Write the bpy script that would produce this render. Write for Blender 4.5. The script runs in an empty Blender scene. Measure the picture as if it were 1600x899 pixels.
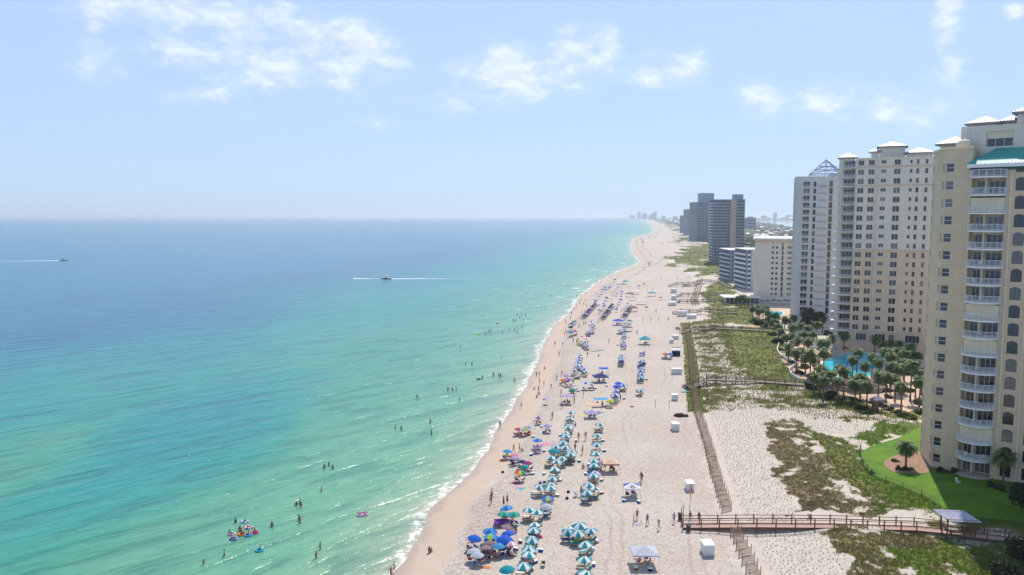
import bpy, math, random
import numpy as np
from mathutils import Vector, Matrix

random.seed(7)
RNG = np.random.default_rng(11)
R = math.radians
SC = bpy.context.scene
COL = SC.collection

# ------------------------------------------------------------------ camera, sky, sun, exposure
CAMZ = 48.0
FPX = 1245.0
PITCH = math.atan((449.5 - 337.5) / FPX)
cam_d = bpy.data.cameras.new("camera")
cam = bpy.data.objects.new("camera", cam_d)
COL.objects.link(cam)
cam.location = (0, 0, CAMZ)
cam.rotation_euler = (math.pi / 2 - PITCH, 0, 0)
cam_d.sensor_width = 36.0
cam_d.sensor_fit = 'HORIZONTAL'
cam_d.lens = 36.0 * FPX / 1600.0
cam_d.clip_start = 0.5
cam_d.clip_end = 300000.0
SC.camera = cam

SUN_EL, SUN_AZ = R(52), R(20)          # azimuth measured from +Y towards +X
SKY_STRENGTH = 0.13
SUN_STRENGTH = 4.8
EXPOSURE = 0.06

W = bpy.data.worlds.new("World")
SC.world = W
W.use_nodes = True
SC.view_settings.view_transform = 'Standard'
SC.view_settings.look = 'None'
SC.view_settings.exposure = EXPOSURE
SC.view_settings.gamma = 1.0
SC.view_settings.use_curve_mapping = False
SC.cycles.use_denoising = True
SC.cycles.max_bounces = 6
SC.cycles.diffuse_bounces = 3
SC.cycles.glossy_bounces = 2
SC.cycles.transmission_bounces = 2
SC.cycles.transparent_max_bounces = 8
SC.cycles.volume_bounces = 0
SC.cycles.caustics_reflective = False
SC.cycles.caustics_refractive = False
SC.cycles.sample_clamp_indirect = 4.0


class N:
    """tiny node-tree helper"""
    def __init__(s, tree):
        s.t = tree
        s.t.nodes.clear()

    def n(s, typ, ins=None, **props):
        nd = s.t.nodes.new(typ)
        for k, v in props.items():
            setattr(nd, k, v)
        for k, v in (ins or {}).items():
            sock = nd.inputs[k]
            if isinstance(v, bpy.types.NodeSocket):
                s.t.links.new(v, sock)
            else:
                sock.default_value = v
        return nd

    def m(s, op, a, b=0.0, c=None, clamp=False):
        ins = {0: a, 1: b}
        if c is not None:
            ins[2] = c
        return s.n('ShaderNodeMath', ins, operation=op, use_clamp=clamp).outputs[0]

    def vm(s, op, a, b=(0, 0, 0)):
        nd = s.n('ShaderNodeVectorMath', {0: a, 1: b}, operation=op)
        return nd.outputs['Value'] if op in ('LENGTH', 'DOT_PRODUCT', 'DISTANCE') else nd.outputs[0]

    def mix(s, f, a, b, blend='MIX'):
        nd = s.n('ShaderNodeMix', data_type='RGBA', blend_type=blend)
        for i, v in ((0, f), (6, a), (7, b)):
            if isinstance(v, bpy.types.NodeSocket):
                s.t.links.new(v, nd.inputs[i])
            else:
                nd.inputs[i].default_value = v if i == 0 else (v if len(v) == 4 else (*v, 1))
        return nd.outputs[2]

    def ss(s, x, a, b):
        return s.n('ShaderNodeMapRange', {0: x, 1: a, 2: b, 3: 0.0, 4: 1.0},
                   interpolation_type='SMOOTHSTEP', clamp=True).outputs[0]

    def noise(s, vec, scale, detail=4.0, rough=0.55, dist=0.0):
        return s.n('ShaderNodeTexNoise', {'Vector': vec, 'Scale': scale, 'Detail': detail,
                                          'Roughness': rough, 'Distortion': dist}).outputs[0]


def build_world():
    k = N(W.node_tree)
    sky = k.n('ShaderNodeTexSky', sky_type='NISHITA')
    sky.sun_disc = False
    sky.sun_elevation = SUN_EL
    sky.sun_rotation = SUN_AZ
    sky.altitude = 0.0
    sky.air_density = 1.0
    sky.dust_density = 0.6
    sky.ozone_density = 2.0
    tc = k.n('ShaderNodeTexCoord').outputs['Generated']
    sep = k.n('ShaderNodeSeparateXYZ', {0: tc})
    dx, dy, dz = sep.outputs
    # cumulus: fractal puffs gathered round a few cloud banks of the sky sphere
    base = k.mix(1.0, sky.outputs[0], (0.84, 0.98, 1.22), 'MULTIPLY')
    base = k.mix(k.m('SUBTRACT', 0.80, k.m('MULTIPLY', k.ss(dz, 0.22, 0.75), 0.62)), base, (3.85, 5.15, 7.15))          # thick summer haze evens the sky out
    pos = k.n('ShaderNodeVectorMath', {0: tc, 1: (1.0, 1.0, 1.7)}, operation='MULTIPLY').outputs[0]
    n1 = k.noise(pos, 20.0, 9.0, 0.60, 0.2)
    n2 = k.noise(pos, 4.0, 3.0, 0.5)
    banks = None
    def bank(px, py, rx, ry, amp):
        d = ray(px, py)
        l = math.sqrt(sum(c * c for c in d))
        c = [q / l for q in d]
        v = k.vm('SUBTRACT', tc, tuple(c))
        v = k.vm('DIVIDE', v, (1.8 * rx / FPX, 1.8 * rx / FPX, 1.7 * ry / FPX))
        ln = k.vm('LENGTH', v)
        return k.m('MULTIPLY', k.ss(ln, 1.0, 0.0), amp)
    for b in [(250, 8, 120, 34, .9), (385, 28, 95, 46, 1.0), (325, 70, 100, 34, .8), (540, 78, 95, 46, 1.0), (455, 105, 120, 44, .85),
              (150, 95, 50, 34, .5), (150, 42, 14, 10, .9), (335, 160, 70, 26, .6), (590, 192, 60, 18, .45),
              (690, 160, 70, 26, .5), (785, 115, 68, 52, 1.0), (905, 92, 60, 44, 1.0), (945, 78, 28, 34, .9),
              (1035, 108, 66, 26, .95), (1088, 98, 24, 24, .8), (1192, 152, 36, 34, .9), (1300, 160, 60, 32, .75),
              (1420, 168, 90, 32, .7), (1483, 22, 18, 52, .9), (1495, 100, 16, 22, .8), (1582, 17, 12, 10, .8), (1460, 135, 30, 22, .6)]:
        v = bank(*b)
        banks = v if banks is None else k.m('MAXIMUM', banks, v)
    # the same kind of cloud goes on above and around the view
    rest = k.m('MULTIPLY', k.ss(n2, 0.56, 0.70), k.ss(dz, 0.30, 0.42))
    back = k.m('MULTIPLY', k.ss(n2, 0.56, 0.70), k.ss(k.m('ABSOLUTE', dx), 0.62, 0.75))
    back = k.m('MULTIPLY', back, k.ss(dz, 0.03, 0.1))
    banks = k.m('MAXIMUM', banks, k.m('MAXIMUM', rest, back))
    dens = k.m('ADD', k.m('MULTIPLY', n1, 1.05), k.m('MULTIPLY', banks, 0.42))
    veil = k.m('MULTIPLY', k.ss(dens, 0.52, 1.0), 0.28)
    dens = k.m('ADD', veil, k.m('MULTIPLY', k.ss(dens, 0.70, 1.02), 0.34))
    dens = k.m('MULTIPLY', dens, k.ss(banks, 0.02, 0.35))
    n3 = k.noise(k.vm('ADD', pos, (0.0, 0.0, 0.012)), 20.0, 9.0, 0.60, 0.2)
    lit = k.m('ADD', 1.0, k.m('MULTIPLY', k.m('SUBTRACT', n1, n3), 0.9))
    cn = k.n('ShaderNodeVectorMath', {0: (7.3, 7.6, 8.2)}, operation='SCALE')
    k.t.links.new(lit, cn.inputs['Scale'])
    col = k.mix(dens, base, cn.outputs[0])
    bg = k.n('ShaderNodeBackground', {'Color': col, 'Strength': SKY_STRENGTH})
    out = k.n('ShaderNodeOutputWorld', {'Surface': bg.outputs[0]})


def ray(px, py):
    a, b = (px - 800.0) / FPX, (449.5 - py) / FPX
    return (a, math.cos(PITCH) + b * math.sin(PITCH), -math.sin(PITCH) + b * math.cos(PITCH))


build_world()
sun_d = bpy.data.lights.new("sun", 'SUN')
sun_d.energy = SUN_STRENGTH
sun_d.angle = R(0.55)
sun_d.color = (1.0, 0.955, 0.89)
sun = bpy.data.objects.new("sun", sun_d)
COL.objects.link(sun)
sv = Vector((math.sin(SUN_AZ) * math.cos(SUN_EL), math.cos(SUN_AZ) * math.cos(SUN_EL), math.sin(SUN_EL)))
sun.rotation_euler = sv.to_track_quat('Z', 'Y').to_euler()
sun.location = (60, 60, 150)

# ------------------------------------------------------------------ small helpers


def lin(r, g, b):
    f = lambda c: (c / 255 / 12.92) if c / 255 <= 0.04045 else ((c / 255 + 0.055) / 1.055) ** 2.4
    return (f(r), f(g), f(b))


MATS = {}


def mat(name, col, rough=0.7, var=0.12, scale=3.0, bump=0.0, metal=0.0, spec=0.4, transl=0.0, bscale=None, streak=False):
    """plain procedural material: base colour broken up by two octaves of noise"""
    if name in MATS:
        return MATS[name]
    m = bpy.data.materials.new(name)
    m.use_nodes = True
    k = N(m.node_tree)
    tc = k.n('ShaderNodeTexCoord').outputs['Object']
    n = k.noise(tc, scale, 4.0, 0.6)
    if streak:                                            # rain streaks and faint weathering down the walls
        sv_ = k.n('ShaderNodeVectorMath', {0: tc, 1: (1.6, 1.6, .07)}, operation='MULTIPLY').outputs[0]
        n = k.m('ADD', k.m('MULTIPLY', n, .55), k.m('MULTIPLY', k.noise(sv_, 1.0, 5.0, .65), .45))
    f = k.ss(n, 0.3, 0.7)
    lo = tuple(c * (1 - var) for c in col)
    hi = tuple(min(1, c * (1 + var)) for c in col)
    c = k.mix(f, lo, hi)
    p = k.n('ShaderNodeBsdfPrincipled', {'Base Color': c, 'Roughness': rough, 'Metallic': metal, 'Specular IOR Level': spec})
    if bump:
        bn = k.noise(tc, bscale or scale * 6, 3.0, 0.6)
        b = k.n('ShaderNodeBump', {'Height': bn, 'Strength': bump, 'Distance': 0.1})
        k.t.links.new(b.outputs[0], p.inputs['Normal'])
    sh = p.outputs[0]
    if transl:
        tr = k.n('ShaderNodeBsdfTranslucent', {'Color': c})
        sh = k.n('ShaderNodeMixShader', {0: transl, 1: sh, 2: tr.outputs[0]}).outputs[0]
    k.n('ShaderNodeOutputMaterial', {'Surface': sh})
    MATS[name] = m
    return m


class MB:
    """mesh builder: collects verts / faces / material slots, builds one mesh"""
    def __init__(s):
        s.v, s.f, s.mi = [], [], []

    def add(s, vs, fs, m=0):
        o = len(s.v)
        s.v += [tuple(p) for p in vs]
        s.f += [tuple(i + o for i in f) for f in fs]
        s.mi += [m] * len(fs)

    def box(s, x0, x1, y0, y1, z0, z1, m=0, rot=0.0, about=(0, 0)):
        vs = [(x, y, z) for z in (z0, z1) for x, y in ((x0, y0), (x1, y0), (x1, y1), (x0, y1))]
        if rot:
            c, si = math.cos(rot), math.sin(rot)
            vs = [(about[0] + (x - about[0]) * c - (y - about[1]) * si, about[1] + (x - about[0]) * si + (y - about[1]) * c, z) for x, y, z in vs]
        s.add(vs, [(0, 3, 2, 1), (4, 5, 6, 7), (0, 1, 5, 4), (1, 2, 6, 5), (2, 3, 7, 6), (3, 0, 4, 7)], m)

    def tube(s, p0, p1, r0, r1=None, n=6, m=0, caps=True):
        r1 = r0 if r1 is None else r1
        p0, p1 = Vector(p0), Vector(p1)
        d = p1 - p0
        if d.length < 1e-6:
            return
        q = d.to_track_quat('Z', 'Y')
        vs = []
        for p, r in ((p0, r0), (p1, r1)):
            for i in range(n):
                a = 2 * math.pi * i / n
                vs.append(p + q @ Vector((math.cos(a) * r, math.sin(a) * r, 0)))
        fs = [(i, (i + 1) % n, n + (i + 1) % n, n + i) for i in range(n)]
        if caps:
            fs += [tuple(range(n - 1, -1, -1)), tuple(range(n, 2 * n))]
        s.add(vs, fs, m)

    def bar(s, p0, p1, w, h, m=0):
        """rectangular bar between two points, w sideways, h upwards"""
        p0, p1 = Vector(p0), Vector(p1)
        d = (p1 - p0).normalized()
        side = d.cross(Vector((0, 0, 1)))
        if side.length < 1e-5:
            side = Vector((1, 0, 0))
        side.normalize()
        up = side.cross(d).normalized()
        vs = []
        for p in (p0, p1):
            for a, b in ((-1, -1), (1, -1), (1, 1), (-1, 1)):
                vs.append(p + side * (a * w / 2) + up * (b * h / 2))
        s.add(vs, [(0, 1, 2, 3), (7, 6, 5, 4), (0, 4, 5, 1), (1, 5, 6, 2), (2, 6, 7, 3), (3, 7, 4, 0)], m)

    def lathe(s, prof, n=12, m=0, cx=0, cy=0):
        """prof: list of (r, z)"""
        vs, fs = [], []
        for r, z in prof:
            for i in range(n):
                a = 2 * math.pi * i / n
                vs.append((cx + math.cos(a) * r, cy + math.sin(a) * r, z))
        for j in range(len(prof) - 1):
            for i in range(n):
                fs.append((j * n + i, j * n + (i + 1) % n, (j + 1) * n + (i + 1) % n, (j + 1) * n + i))
        s.add(vs, fs, m)

    def prism(s, pts, z0, z1, m=0, mtop=None):
        n = len(pts)
        vs = [(x, y, z0) for x, y in pts] + [(x, y, z1) for x, y in pts]
        s.add(vs, [(i, (i + 1) % n, n + (i + 1) % n, n + i) for i in range(n)], m)
        s.add([(x, y, z1) for x, y in pts], [tuple(range(n))], m if mtop is None else mtop)

    def hip(s, x0, x1, y0, y1, z0, z1, m=0, ridge=0.35, over=0.5):
        x0, x1, y0, y1 = x0 - over, x1 + over, y0 - over, y1 + over
        w, d = x1 - x0, y1 - y0
        if w >= d:
            a, b = (x0 + d * .5 * (1 - ridge * .2), (y0 + y1) / 2), (x1 - d * .5 * (1 - ridge * .2), (y0 + y1) / 2)
            if b[0] < a[0]:
                a = b = ((x0 + x1) / 2, (y0 + y1) / 2)
        else:
            a, b = ((x0 + x1) / 2, y0 + w * .5), ((x0 + x1) / 2, y1 - w * .5)
        vs = [(x0, y0, z0), (x1, y0, z0), (x1, y1, z0), (x0, y1, z0), (*a, z1), (*b, z1)]
        if w >= d:
            fs = [(0, 1, 5, 4), (1, 2, 5), (2, 3, 4, 5), (3, 0, 4)]
        else:
            fs = [(0, 1, 4), (1, 2, 5, 4), (2, 3, 5), (3, 0, 4, 5)]
        s.add(vs, fs, m)
        s.box(x0, x1, y0, y1, z0 - 0.35, z0 - 0.003, m)

    def mesh(s, name, mats, smooth=False):
        me = bpy.data.meshes.new(name)
        me.from_pydata(s.v, [], s.f)
        for mm in (mats if isinstance(mats, (list, tuple)) else [mats]):
            me.materials.append(mm)
        if max(s.mi, default=0) > 0:
            me.polygons.foreach_set('material_index', s.mi)
        if smooth:
            me.polygons.foreach_set('use_smooth', [True] * len(s.f))
        me.update()
        return me

    def build(s, name, mats, parent=None, smooth=False, loc=(0, 0, 0), rz=0):
        return put(name, s.mesh(name, mats, smooth), parent, loc, rz)


def put(name, me, parent=None, loc=(0, 0, 0), rz=0.0, rot=None, sc=None):
    o = bpy.data.objects.new(name, me)
    COL.objects.link(o)
    o.parent = parent
    o.location = loc
    o.rotation_euler = rot or (0, 0, rz)
    if sc is not None:
        o.scale = (sc, sc, sc) if not isinstance(sc, (tuple, list)) else sc
    return o


def tag(o, label, cat, group=None):
    o['label'] = label
    o['category'] = cat
    if group:
        o['group'] = group
    return o


def thing(name, label, cat, loc=(0, 0, 0), rz=0.0, group=None, rot=None, sc=None):
    return tag(put(name, None, None, loc, rz, rot, sc), label, cat, group)


def paint(o, *ms):
    """give this object its own materials while it shares its mesh"""
    for i, m in enumerate(ms):
        o.material_slots[i].link = 'OBJECT'
        o.material_slots[i].material = m
    return o


ONES = "first second third fourth fifth sixth seventh eighth ninth tenth eleventh twelfth thirteenth fourteenth fifteenth sixteenth seventeenth eighteenth nineteenth".split()
TENS = {2: ("twentieth", "twenty"), 3: ("thirtieth", "thirty"), 4: ("fortieth", "forty"), 5: ("fiftieth", "fifty"), 6: ("sixtieth", "sixty"),
        7: ("seventieth", "seventy"), 8: ("eightieth", "eighty"), 9: ("ninetieth", "ninety")}


def nth(i):
    """1 -> first"""
    if i < 20:
        return ONES[i - 1]
    if i >= 100:
        return "hundredth" if i == 100 else "hundred-and-" + nth(i - 100)
    t, o = divmod(i, 10)
    return TENS[t][0] if o == 0 else TENS[t][1] + "-" + ONES[o - 1]


# ------------------------------------------------------------------ lie of the land
def _hash(ix, iy, seed):
    h = (ix.astype(np.int64) * 374761393 + iy.astype(np.int64) * 668265263 + seed * 1442695041) & 0x7fffffff
    h = ((h ^ (h >> 13)) * 1274126177) & 0x7fffffff
    return ((h ^ (h >> 16)) & 0xffff) / 65535.0


def vnoise(x, y, seed=0):
    x, y = np.asarray(x, float), np.asarray(y, float)
    ix, iy = np.floor(x), np.floor(y)
    fx, fy = x - ix, y - iy
    fx, fy = fx * fx * (3 - 2 * fx), fy * fy * (3 - 2 * fy)
    a, b = _hash(ix, iy, seed), _hash(ix + 1, iy, seed)
    c, d = _hash(ix, iy + 1, seed), _hash(ix + 1, iy + 1, seed)
    return (a + (b - a) * fx) * (1 - fy) + (c + (d - c) * fx) * fy


def fbm(x, y, seed=0, o=4):
    t, amp, s = 0, .5, 0
    for i in range(o):
        t = t + amp * vnoise(x * 2 ** i, y * 2 ** i, seed + i * 17)
        s += amp
        amp *= .5
    return t / s


def sstep(x, a, b):
    t = np.clip((np.asarray(x, float) - a) / (b - a), 0, 1)
    return t * t * (3 - 2 * t)


def flat_at(px, py, z=1.3):
    d = ray(px, py)
    t = (CAMZ - z) / -d[2]
    return d[0] * t, d[1] * t


def pix(x, y, z):
    """project world points (arrays) to photo pixels: used to look up the authoring outlines below"""
    c, s = math.cos(PITCH), math.sin(PITCH)
    zz = np.asarray(z) - CAMZ
    depth = y * c - zz * s
    up = y * s + zz * c
    return 800 + FPX * x / depth, 449.5 - FPX * up / depth


SHORE = [(560, 1000), (612, 899), (642, 855), (671, 804), (686, 782), (711, 753), (742, 726), (762, 692), (781, 663), (803, 629), (817, 609), (830, 582),
         (841, 556), (850, 535), (865, 513), (883, 493), (897, 478), (905, 464), (930, 445), (953, 431), (975, 420.5), (989, 416), (1001, 409),
         (993, 401), (988, 392), (986, 381), (990, 372), (1003, 368.3), (1018, 365.5), (1023, 360), (1018, 353), (1008, 346.5), (1000, 343), (985, 340.5)]
FENCE = [(1205, 1000), (1172, 899), (1145, 837), (1129, 795), (1113, 744), (1104, 704), (1085, 641), (1080, 600), (1076, 550), (1069, 505), (1082, 480), (1083, 450),
         (1075, 432), (1050, 415), (1038, 407), (1060, 398), (1062, 391), (1050, 385), (1042, 380), (1055, 372), (1052, 363), (1046, 357), (1032, 350), (1015, 344.5), (1006, 342), (990, 340.2)]
_s = np.array([flat_at(x, y, 0.0) for x, y in SHORE])
_f = np.array([flat_at(x, y, 1.6) for x, y in FENCE])
_s = _s[np.argsort(_s[:, 1])]
_f = _f[np.argsort(_f[:, 1])]


def shore_d(x, y):
    """metres inland of the waterline (negative = out at sea)"""
    xs = np.interp(y, _s[:, 1], _s[:, 0])
    near = sstep(y, 900, 500)
    wob = near * (1.6 * (fbm(np.asarray(y) / 16, np.zeros_like(np.asarray(y, float)), 5, 3) - .5) * 2)
    return (np.asarray(x) - xs) * 0.96 + wob


def fence_d(x, y):
    return np.asarray(x) - np.interp(y, _f[:, 1], _f[:, 0])


def zt(x, y):
    """terrain height"""
    x, y = np.asarray(x, float), np.asarray(y, float)
    d = shore_d(x, y)
    sea = -np.minimum(0.03 * np.maximum(-d, 0), 4.0)
    b = 0.62 * sstep(d, 0, 7) + 0.45 * sstep(d, 6.0, 9.0) + 0.35 * sstep(d, 10, 40)
    f = fence_d(x, y)
    near = sstep(y, 1500, 700)
    dune = sstep(f, 0.5, 7) * (0.25 + 1.0 * sstep(f, 5, 18) * (fbm(x / 11, y / 11, 3, 4)) * 1.5) * (1 - sstep(f, 19, 26)) * near
    flat = sstep(f, 17, 26) * 0.8
    rip = (fbm(x / 1.3, y / 1.3, 9, 2) - .5) * 0.10 * sstep(d, 9, 12) * sstep(y, 300, 180) * (1 - sstep(f, 19, 26))
    mound = (fbm(x / 14, y / 14, 21, 3) - .5) * 0.3 * sstep(d, 12, 20) * (1 - sstep(f, 17, 26)) * near
    return sea + b + dune + flat + rip + mound


def at(px, py, h=0.0):
    """where the sight line of a photo pixel meets the ground (h metres above it)"""
    d = ray(px, py)
    z = 1.3
    for _ in range(7):
        t = (CAMZ - z - h) / -d[2]
        x, y = d[0] * t, d[1] * t
        z = float(zt(x, y))
    return Vector((x, y, z))


def sea_at(px, py, h=0.0):
    d = ray(px, py)
    t = (CAMZ - h) / -d[2]
    return Vector((d[0] * t, d[1] * t, 0.0))


def in_poly(px, py, poly):
    px, py = np.asarray(px, float), np.asarray(py, float)
    ins = np.zeros(px.shape, bool)
    n = len(poly)
    for i in range(n):
        x1, y1 = poly[i]
        x2, y2 = poly[(i + 1) % n]
        c = ((y1 > py) != (y2 > py)) & (px < (x2 - x1) * (py - y1) / ((y2 - y1) or 1e-9) + x1)
        ins ^= c
    return ins

# ------------------------------------------------------------------ ground sheet
WHITE = [(1085, 641), (1200, 640), (1302, 657), (1436, 664), (1436, 672), (1380, 668), (1345, 682), (1290, 680), (1205, 664), (1212, 745), (1226, 751),
         (1244, 800), (1284, 833), (1310, 855), (1345, 920), (1360, 960), (1190, 960), (1172, 899), (1145, 837), (1129, 795), (1113, 744), (1104, 704)]
BROWN = [(1190, 663), (1215, 662), (1240, 690), (1262, 722), (1290, 745), (1320, 775), (1345, 808), (1246, 808), (1228, 759), (1215, 740), (1207, 717), (1203, 682)]
SANDY = [(1215, 660), (1255, 668), (1275, 695), (1300, 720), (1312, 748), (1335, 775), (1380, 808), (1345, 808), (1320, 775), (1290, 745), (1262, 722), (1240, 690)]
OLIVE = [(1255, 668), (1290, 680), (1330, 690), (1345, 720), (1375, 755), (1500, 815), (1380, 808), (1335, 775), (1312, 748), (1300, 720), (1275, 695)]
BROWN2 = [(1284, 831), (1600, 848), (1700, 1000), (1370, 1000), (1335, 895), (1310, 855)]
GREEN = [(1325, 690), (1380, 664), (1445, 662), (1445, 690), (1400, 680), (1360, 695), (1348, 712), (1370, 745), (1480, 784), (1480, 820), (1420, 800), (1345, 752)]
NGREEN = [(1122, 512), (1205, 512), (1245, 560), (1262, 604), (1175, 600), (1142, 562), (1126, 530)]
NMIX = [(1072, 503), (1132, 505), (1140, 520), (1150, 562), (1178, 600), (1087, 606)]
NMIX2 = [(1084, 606), (1270, 606), (1340, 636), (1436, 648), (1436, 664), (1302, 658), (1200, 642), (1085, 641)]
NSTRIP2 = [(1190, 604), (1300, 612), (1400, 640), (1436, 640), (1436, 660), (1350, 650), (1280, 634), (1200, 622)]
PATCH1 = [(1098, 480), (1140, 470), (1215, 486), (1215, 512), (1068, 505), (1072, 502), (1110, 500)]
PATCH2 = [(1102, 452), (1128, 440), (1150, 452), (1150, 482), (1108, 480), (1106, 468)]
FARV = [(1034, 412), (1046, 404), (1062, 401), (1057, 397), (1063, 391), (1055, 386.5), (1038, 384), (1056, 377), (1058, 367), (1050, 358), (1035, 350), (1015, 344),
        (1003, 341.2), (1900, 341), (1900, 440), (1136, 442), (1112, 430), (1092, 436), (1080, 424), (1055, 418)]


def cover(x, y, jit=True):
    """plant cover (0..1) and its hue (0 straw-brown .. 1 fresh green) and white-sand share"""
    z = np.full(np.shape(x), 1.8)
    sc = np.clip(np.asarray(y) / 140.0, .7, 9)
    fr = sstep(y, 350, 800)
    w1 = (fbm(x / 3.0, y / 3.0, 31, 4) - .5) * 6.5 * (1 - fr) + (fbm(x / 22, y / 40, 33, 4) - .5) * 60 * fr
    w2 = (fbm(x / 3.0 + 50, y / 3.0, 47, 4) - .5) * 11 * (1 - fr) + (fbm(x / 22 + 50, y / 40, 49, 4) - .5) * 120 * fr
    px, py = pix(x + w1, y + w2, z)
    big = fbm(x / 7, y / 7, 61, 4)
    fine = fbm(x / 2.2, y / 2.2, 67, 4)
    veg = np.zeros(np.shape(x))
    hue = np.full(np.shape(x), .35)
    white = in_poly(px, py, WHITE).astype(float)
    def lay(poly, v, h):
        nonlocal veg, hue
        m = in_poly(px, py, poly)
        veg = np.where(m, v, veg)
        hue = np.where(m, h, hue)
    lay(SANDY, np.clip(.46 + (fine - .48) * 2.4 + (big - .46) * .8, 0.0, .9), .2)
    lay(OLIVE, np.clip(.86 + (fine - .48) * 1.8 + (big - .46) * 1.0, 0.1, 1), .45)
    lay(BROWN, np.clip(.86 + (fine - .48) * 2.4 + (big - .46) * 1.0, 0.05, .98), .0 + .32 * fbm(x / 9, y / 9, 71, 3))
    lay(BROWN2, np.clip(.84 + (fine - .48) * 2.4 + (big - .46) * 1.5, 0.05, .98), .22 + .6 * sstep(fbm(x / 8, y / 8, 77, 3), .45, .6))
    lay([(1470, 790), (1720, 790), (1720, 1000), (1480, 1000), (1500, 900), (1440, 835)], np.clip(.8 + (big - .45) * 2, .3, 1), .75)
    lay(GREEN, np.clip(.8 + (big - .45) * 3.0, .3, 1), .9)
    lay(NMIX, np.clip(.42 + (fine - .5) * 1.6 + (big - .5) * 1.2, .0, .8), .36)
    lay(NMIX2, np.clip(.38 + (fine - .5) * 1.6 + (big - .5) * 2.0, 0, .8), .36)
    lay(NSTRIP2, np.clip(.88 + (big - .45) * 3, .2, 1), .55)
    lay(NGREEN, np.clip(.97 + (big - .42) * 1.6, .45, 1), .58 + .3 * (big - .5))
    lay(PATCH1, np.clip(.95 + (big - .45) * 3, .2, 1), .6)
    lay(PATCH2, np.clip(.85 + (big - .45) * 2, .3, 1), .62)
    farn = fbm(x / 40, y / 90, 81, 4)
    m = in_poly(px, py, FARV)
    veg = np.where(m, np.clip(.62 + (farn - .47) * 4.5, .0, 1), veg)
    hue = np.where(m, .5, hue)
    f = fence_d(x, y)
    ux, uy = pix(x, y, z)
    strip = (f > -1.6) & (f < 2.6) & (uy > 503) & (uy < 642)
    veg = np.where(strip, .95, veg)
    hue = np.where(strip, .45, hue)
    white = np.maximum(white, sstep(f, 1.5, 3.5) * (y < 1200))
    inl = sstep(f, 60, 75) * (y > 330)
    veg = np.maximum(veg, inl)
    return veg, np.clip(hue, 0, 1), white


def fan(rows, cols):
    """ground positions on a fan of sight rows/columns: fine near, coarse far"""
    Y = np.array([flat_at(800, r, 1.0)[1] for r in rows])
    T = (np.array(cols) - 800.0) / FPX
    X = Y[:, None] * T[None, :]
    return X, np.repeat(Y[:, None], len(cols), 1)


def grid_mesh(name, X, Y, Z, keep, attrs, mats):
    nr, nc = X.shape
    idx = np.arange(nr * nc).reshape(nr, nc)
    a, b, c, d = idx[:-1, :-1], idx[:-1, 1:], idx[1:, 1:], idx[1:, :-1]
    k = keep[:-1, :-1] | keep[:-1, 1:] | keep[1:, 1:] | keep[1:, :-1]
    q = np.stack([a[k], b[k], c[k], d[k]], 1)
    used, inv = np.unique(q.ravel(), return_inverse=True)
    co = np.stack([X.ravel()[used], Y.ravel()[used], Z.ravel()[used]], 1).astype(np.float32)
    return np_mesh(name, co, inv.reshape(-1, 4), {n: v.ravel()[used] for n, v in attrs.items()}, mats, True)


def np_mesh(name, co, q, attrs=None, mats=None, smooth=False):
    nv, (nf, k) = len(co), q.shape
    me = bpy.data.meshes.new(name)
    me.vertices.add(nv)
    me.vertices.foreach_set('co', np.ascontiguousarray(co, dtype=np.float32).ravel())
    me.loops.add(nf * k)
    me.loops.foreach_set('vertex_index', q.astype(np.int32).ravel())
    me.polygons.add(nf)
    me.polygons.foreach_set('loop_start', np.arange(0, nf * k, k, dtype=np.int32))
    me.polygons.foreach_set('use_smooth', np.full(nf, smooth))
    for n, v in (attrs or {}).items():
        if v.ndim == 1:
            at_ = me.attributes.new(n, 'FLOAT', 'POINT')
            at_.data.foreach_set('value', np.ascontiguousarray(v, dtype=np.float32))
        else:
            at_ = me.attributes.new(n, 'FLOAT_COLOR', 'POINT')
            at_.data.foreach_set('color', np.ascontiguousarray(v, dtype=np.float32).ravel())
    for m in (mats or []):
        me.materials.append(m)
    me.update(calc_edges=True)
    me.validate()
    return me


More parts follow.
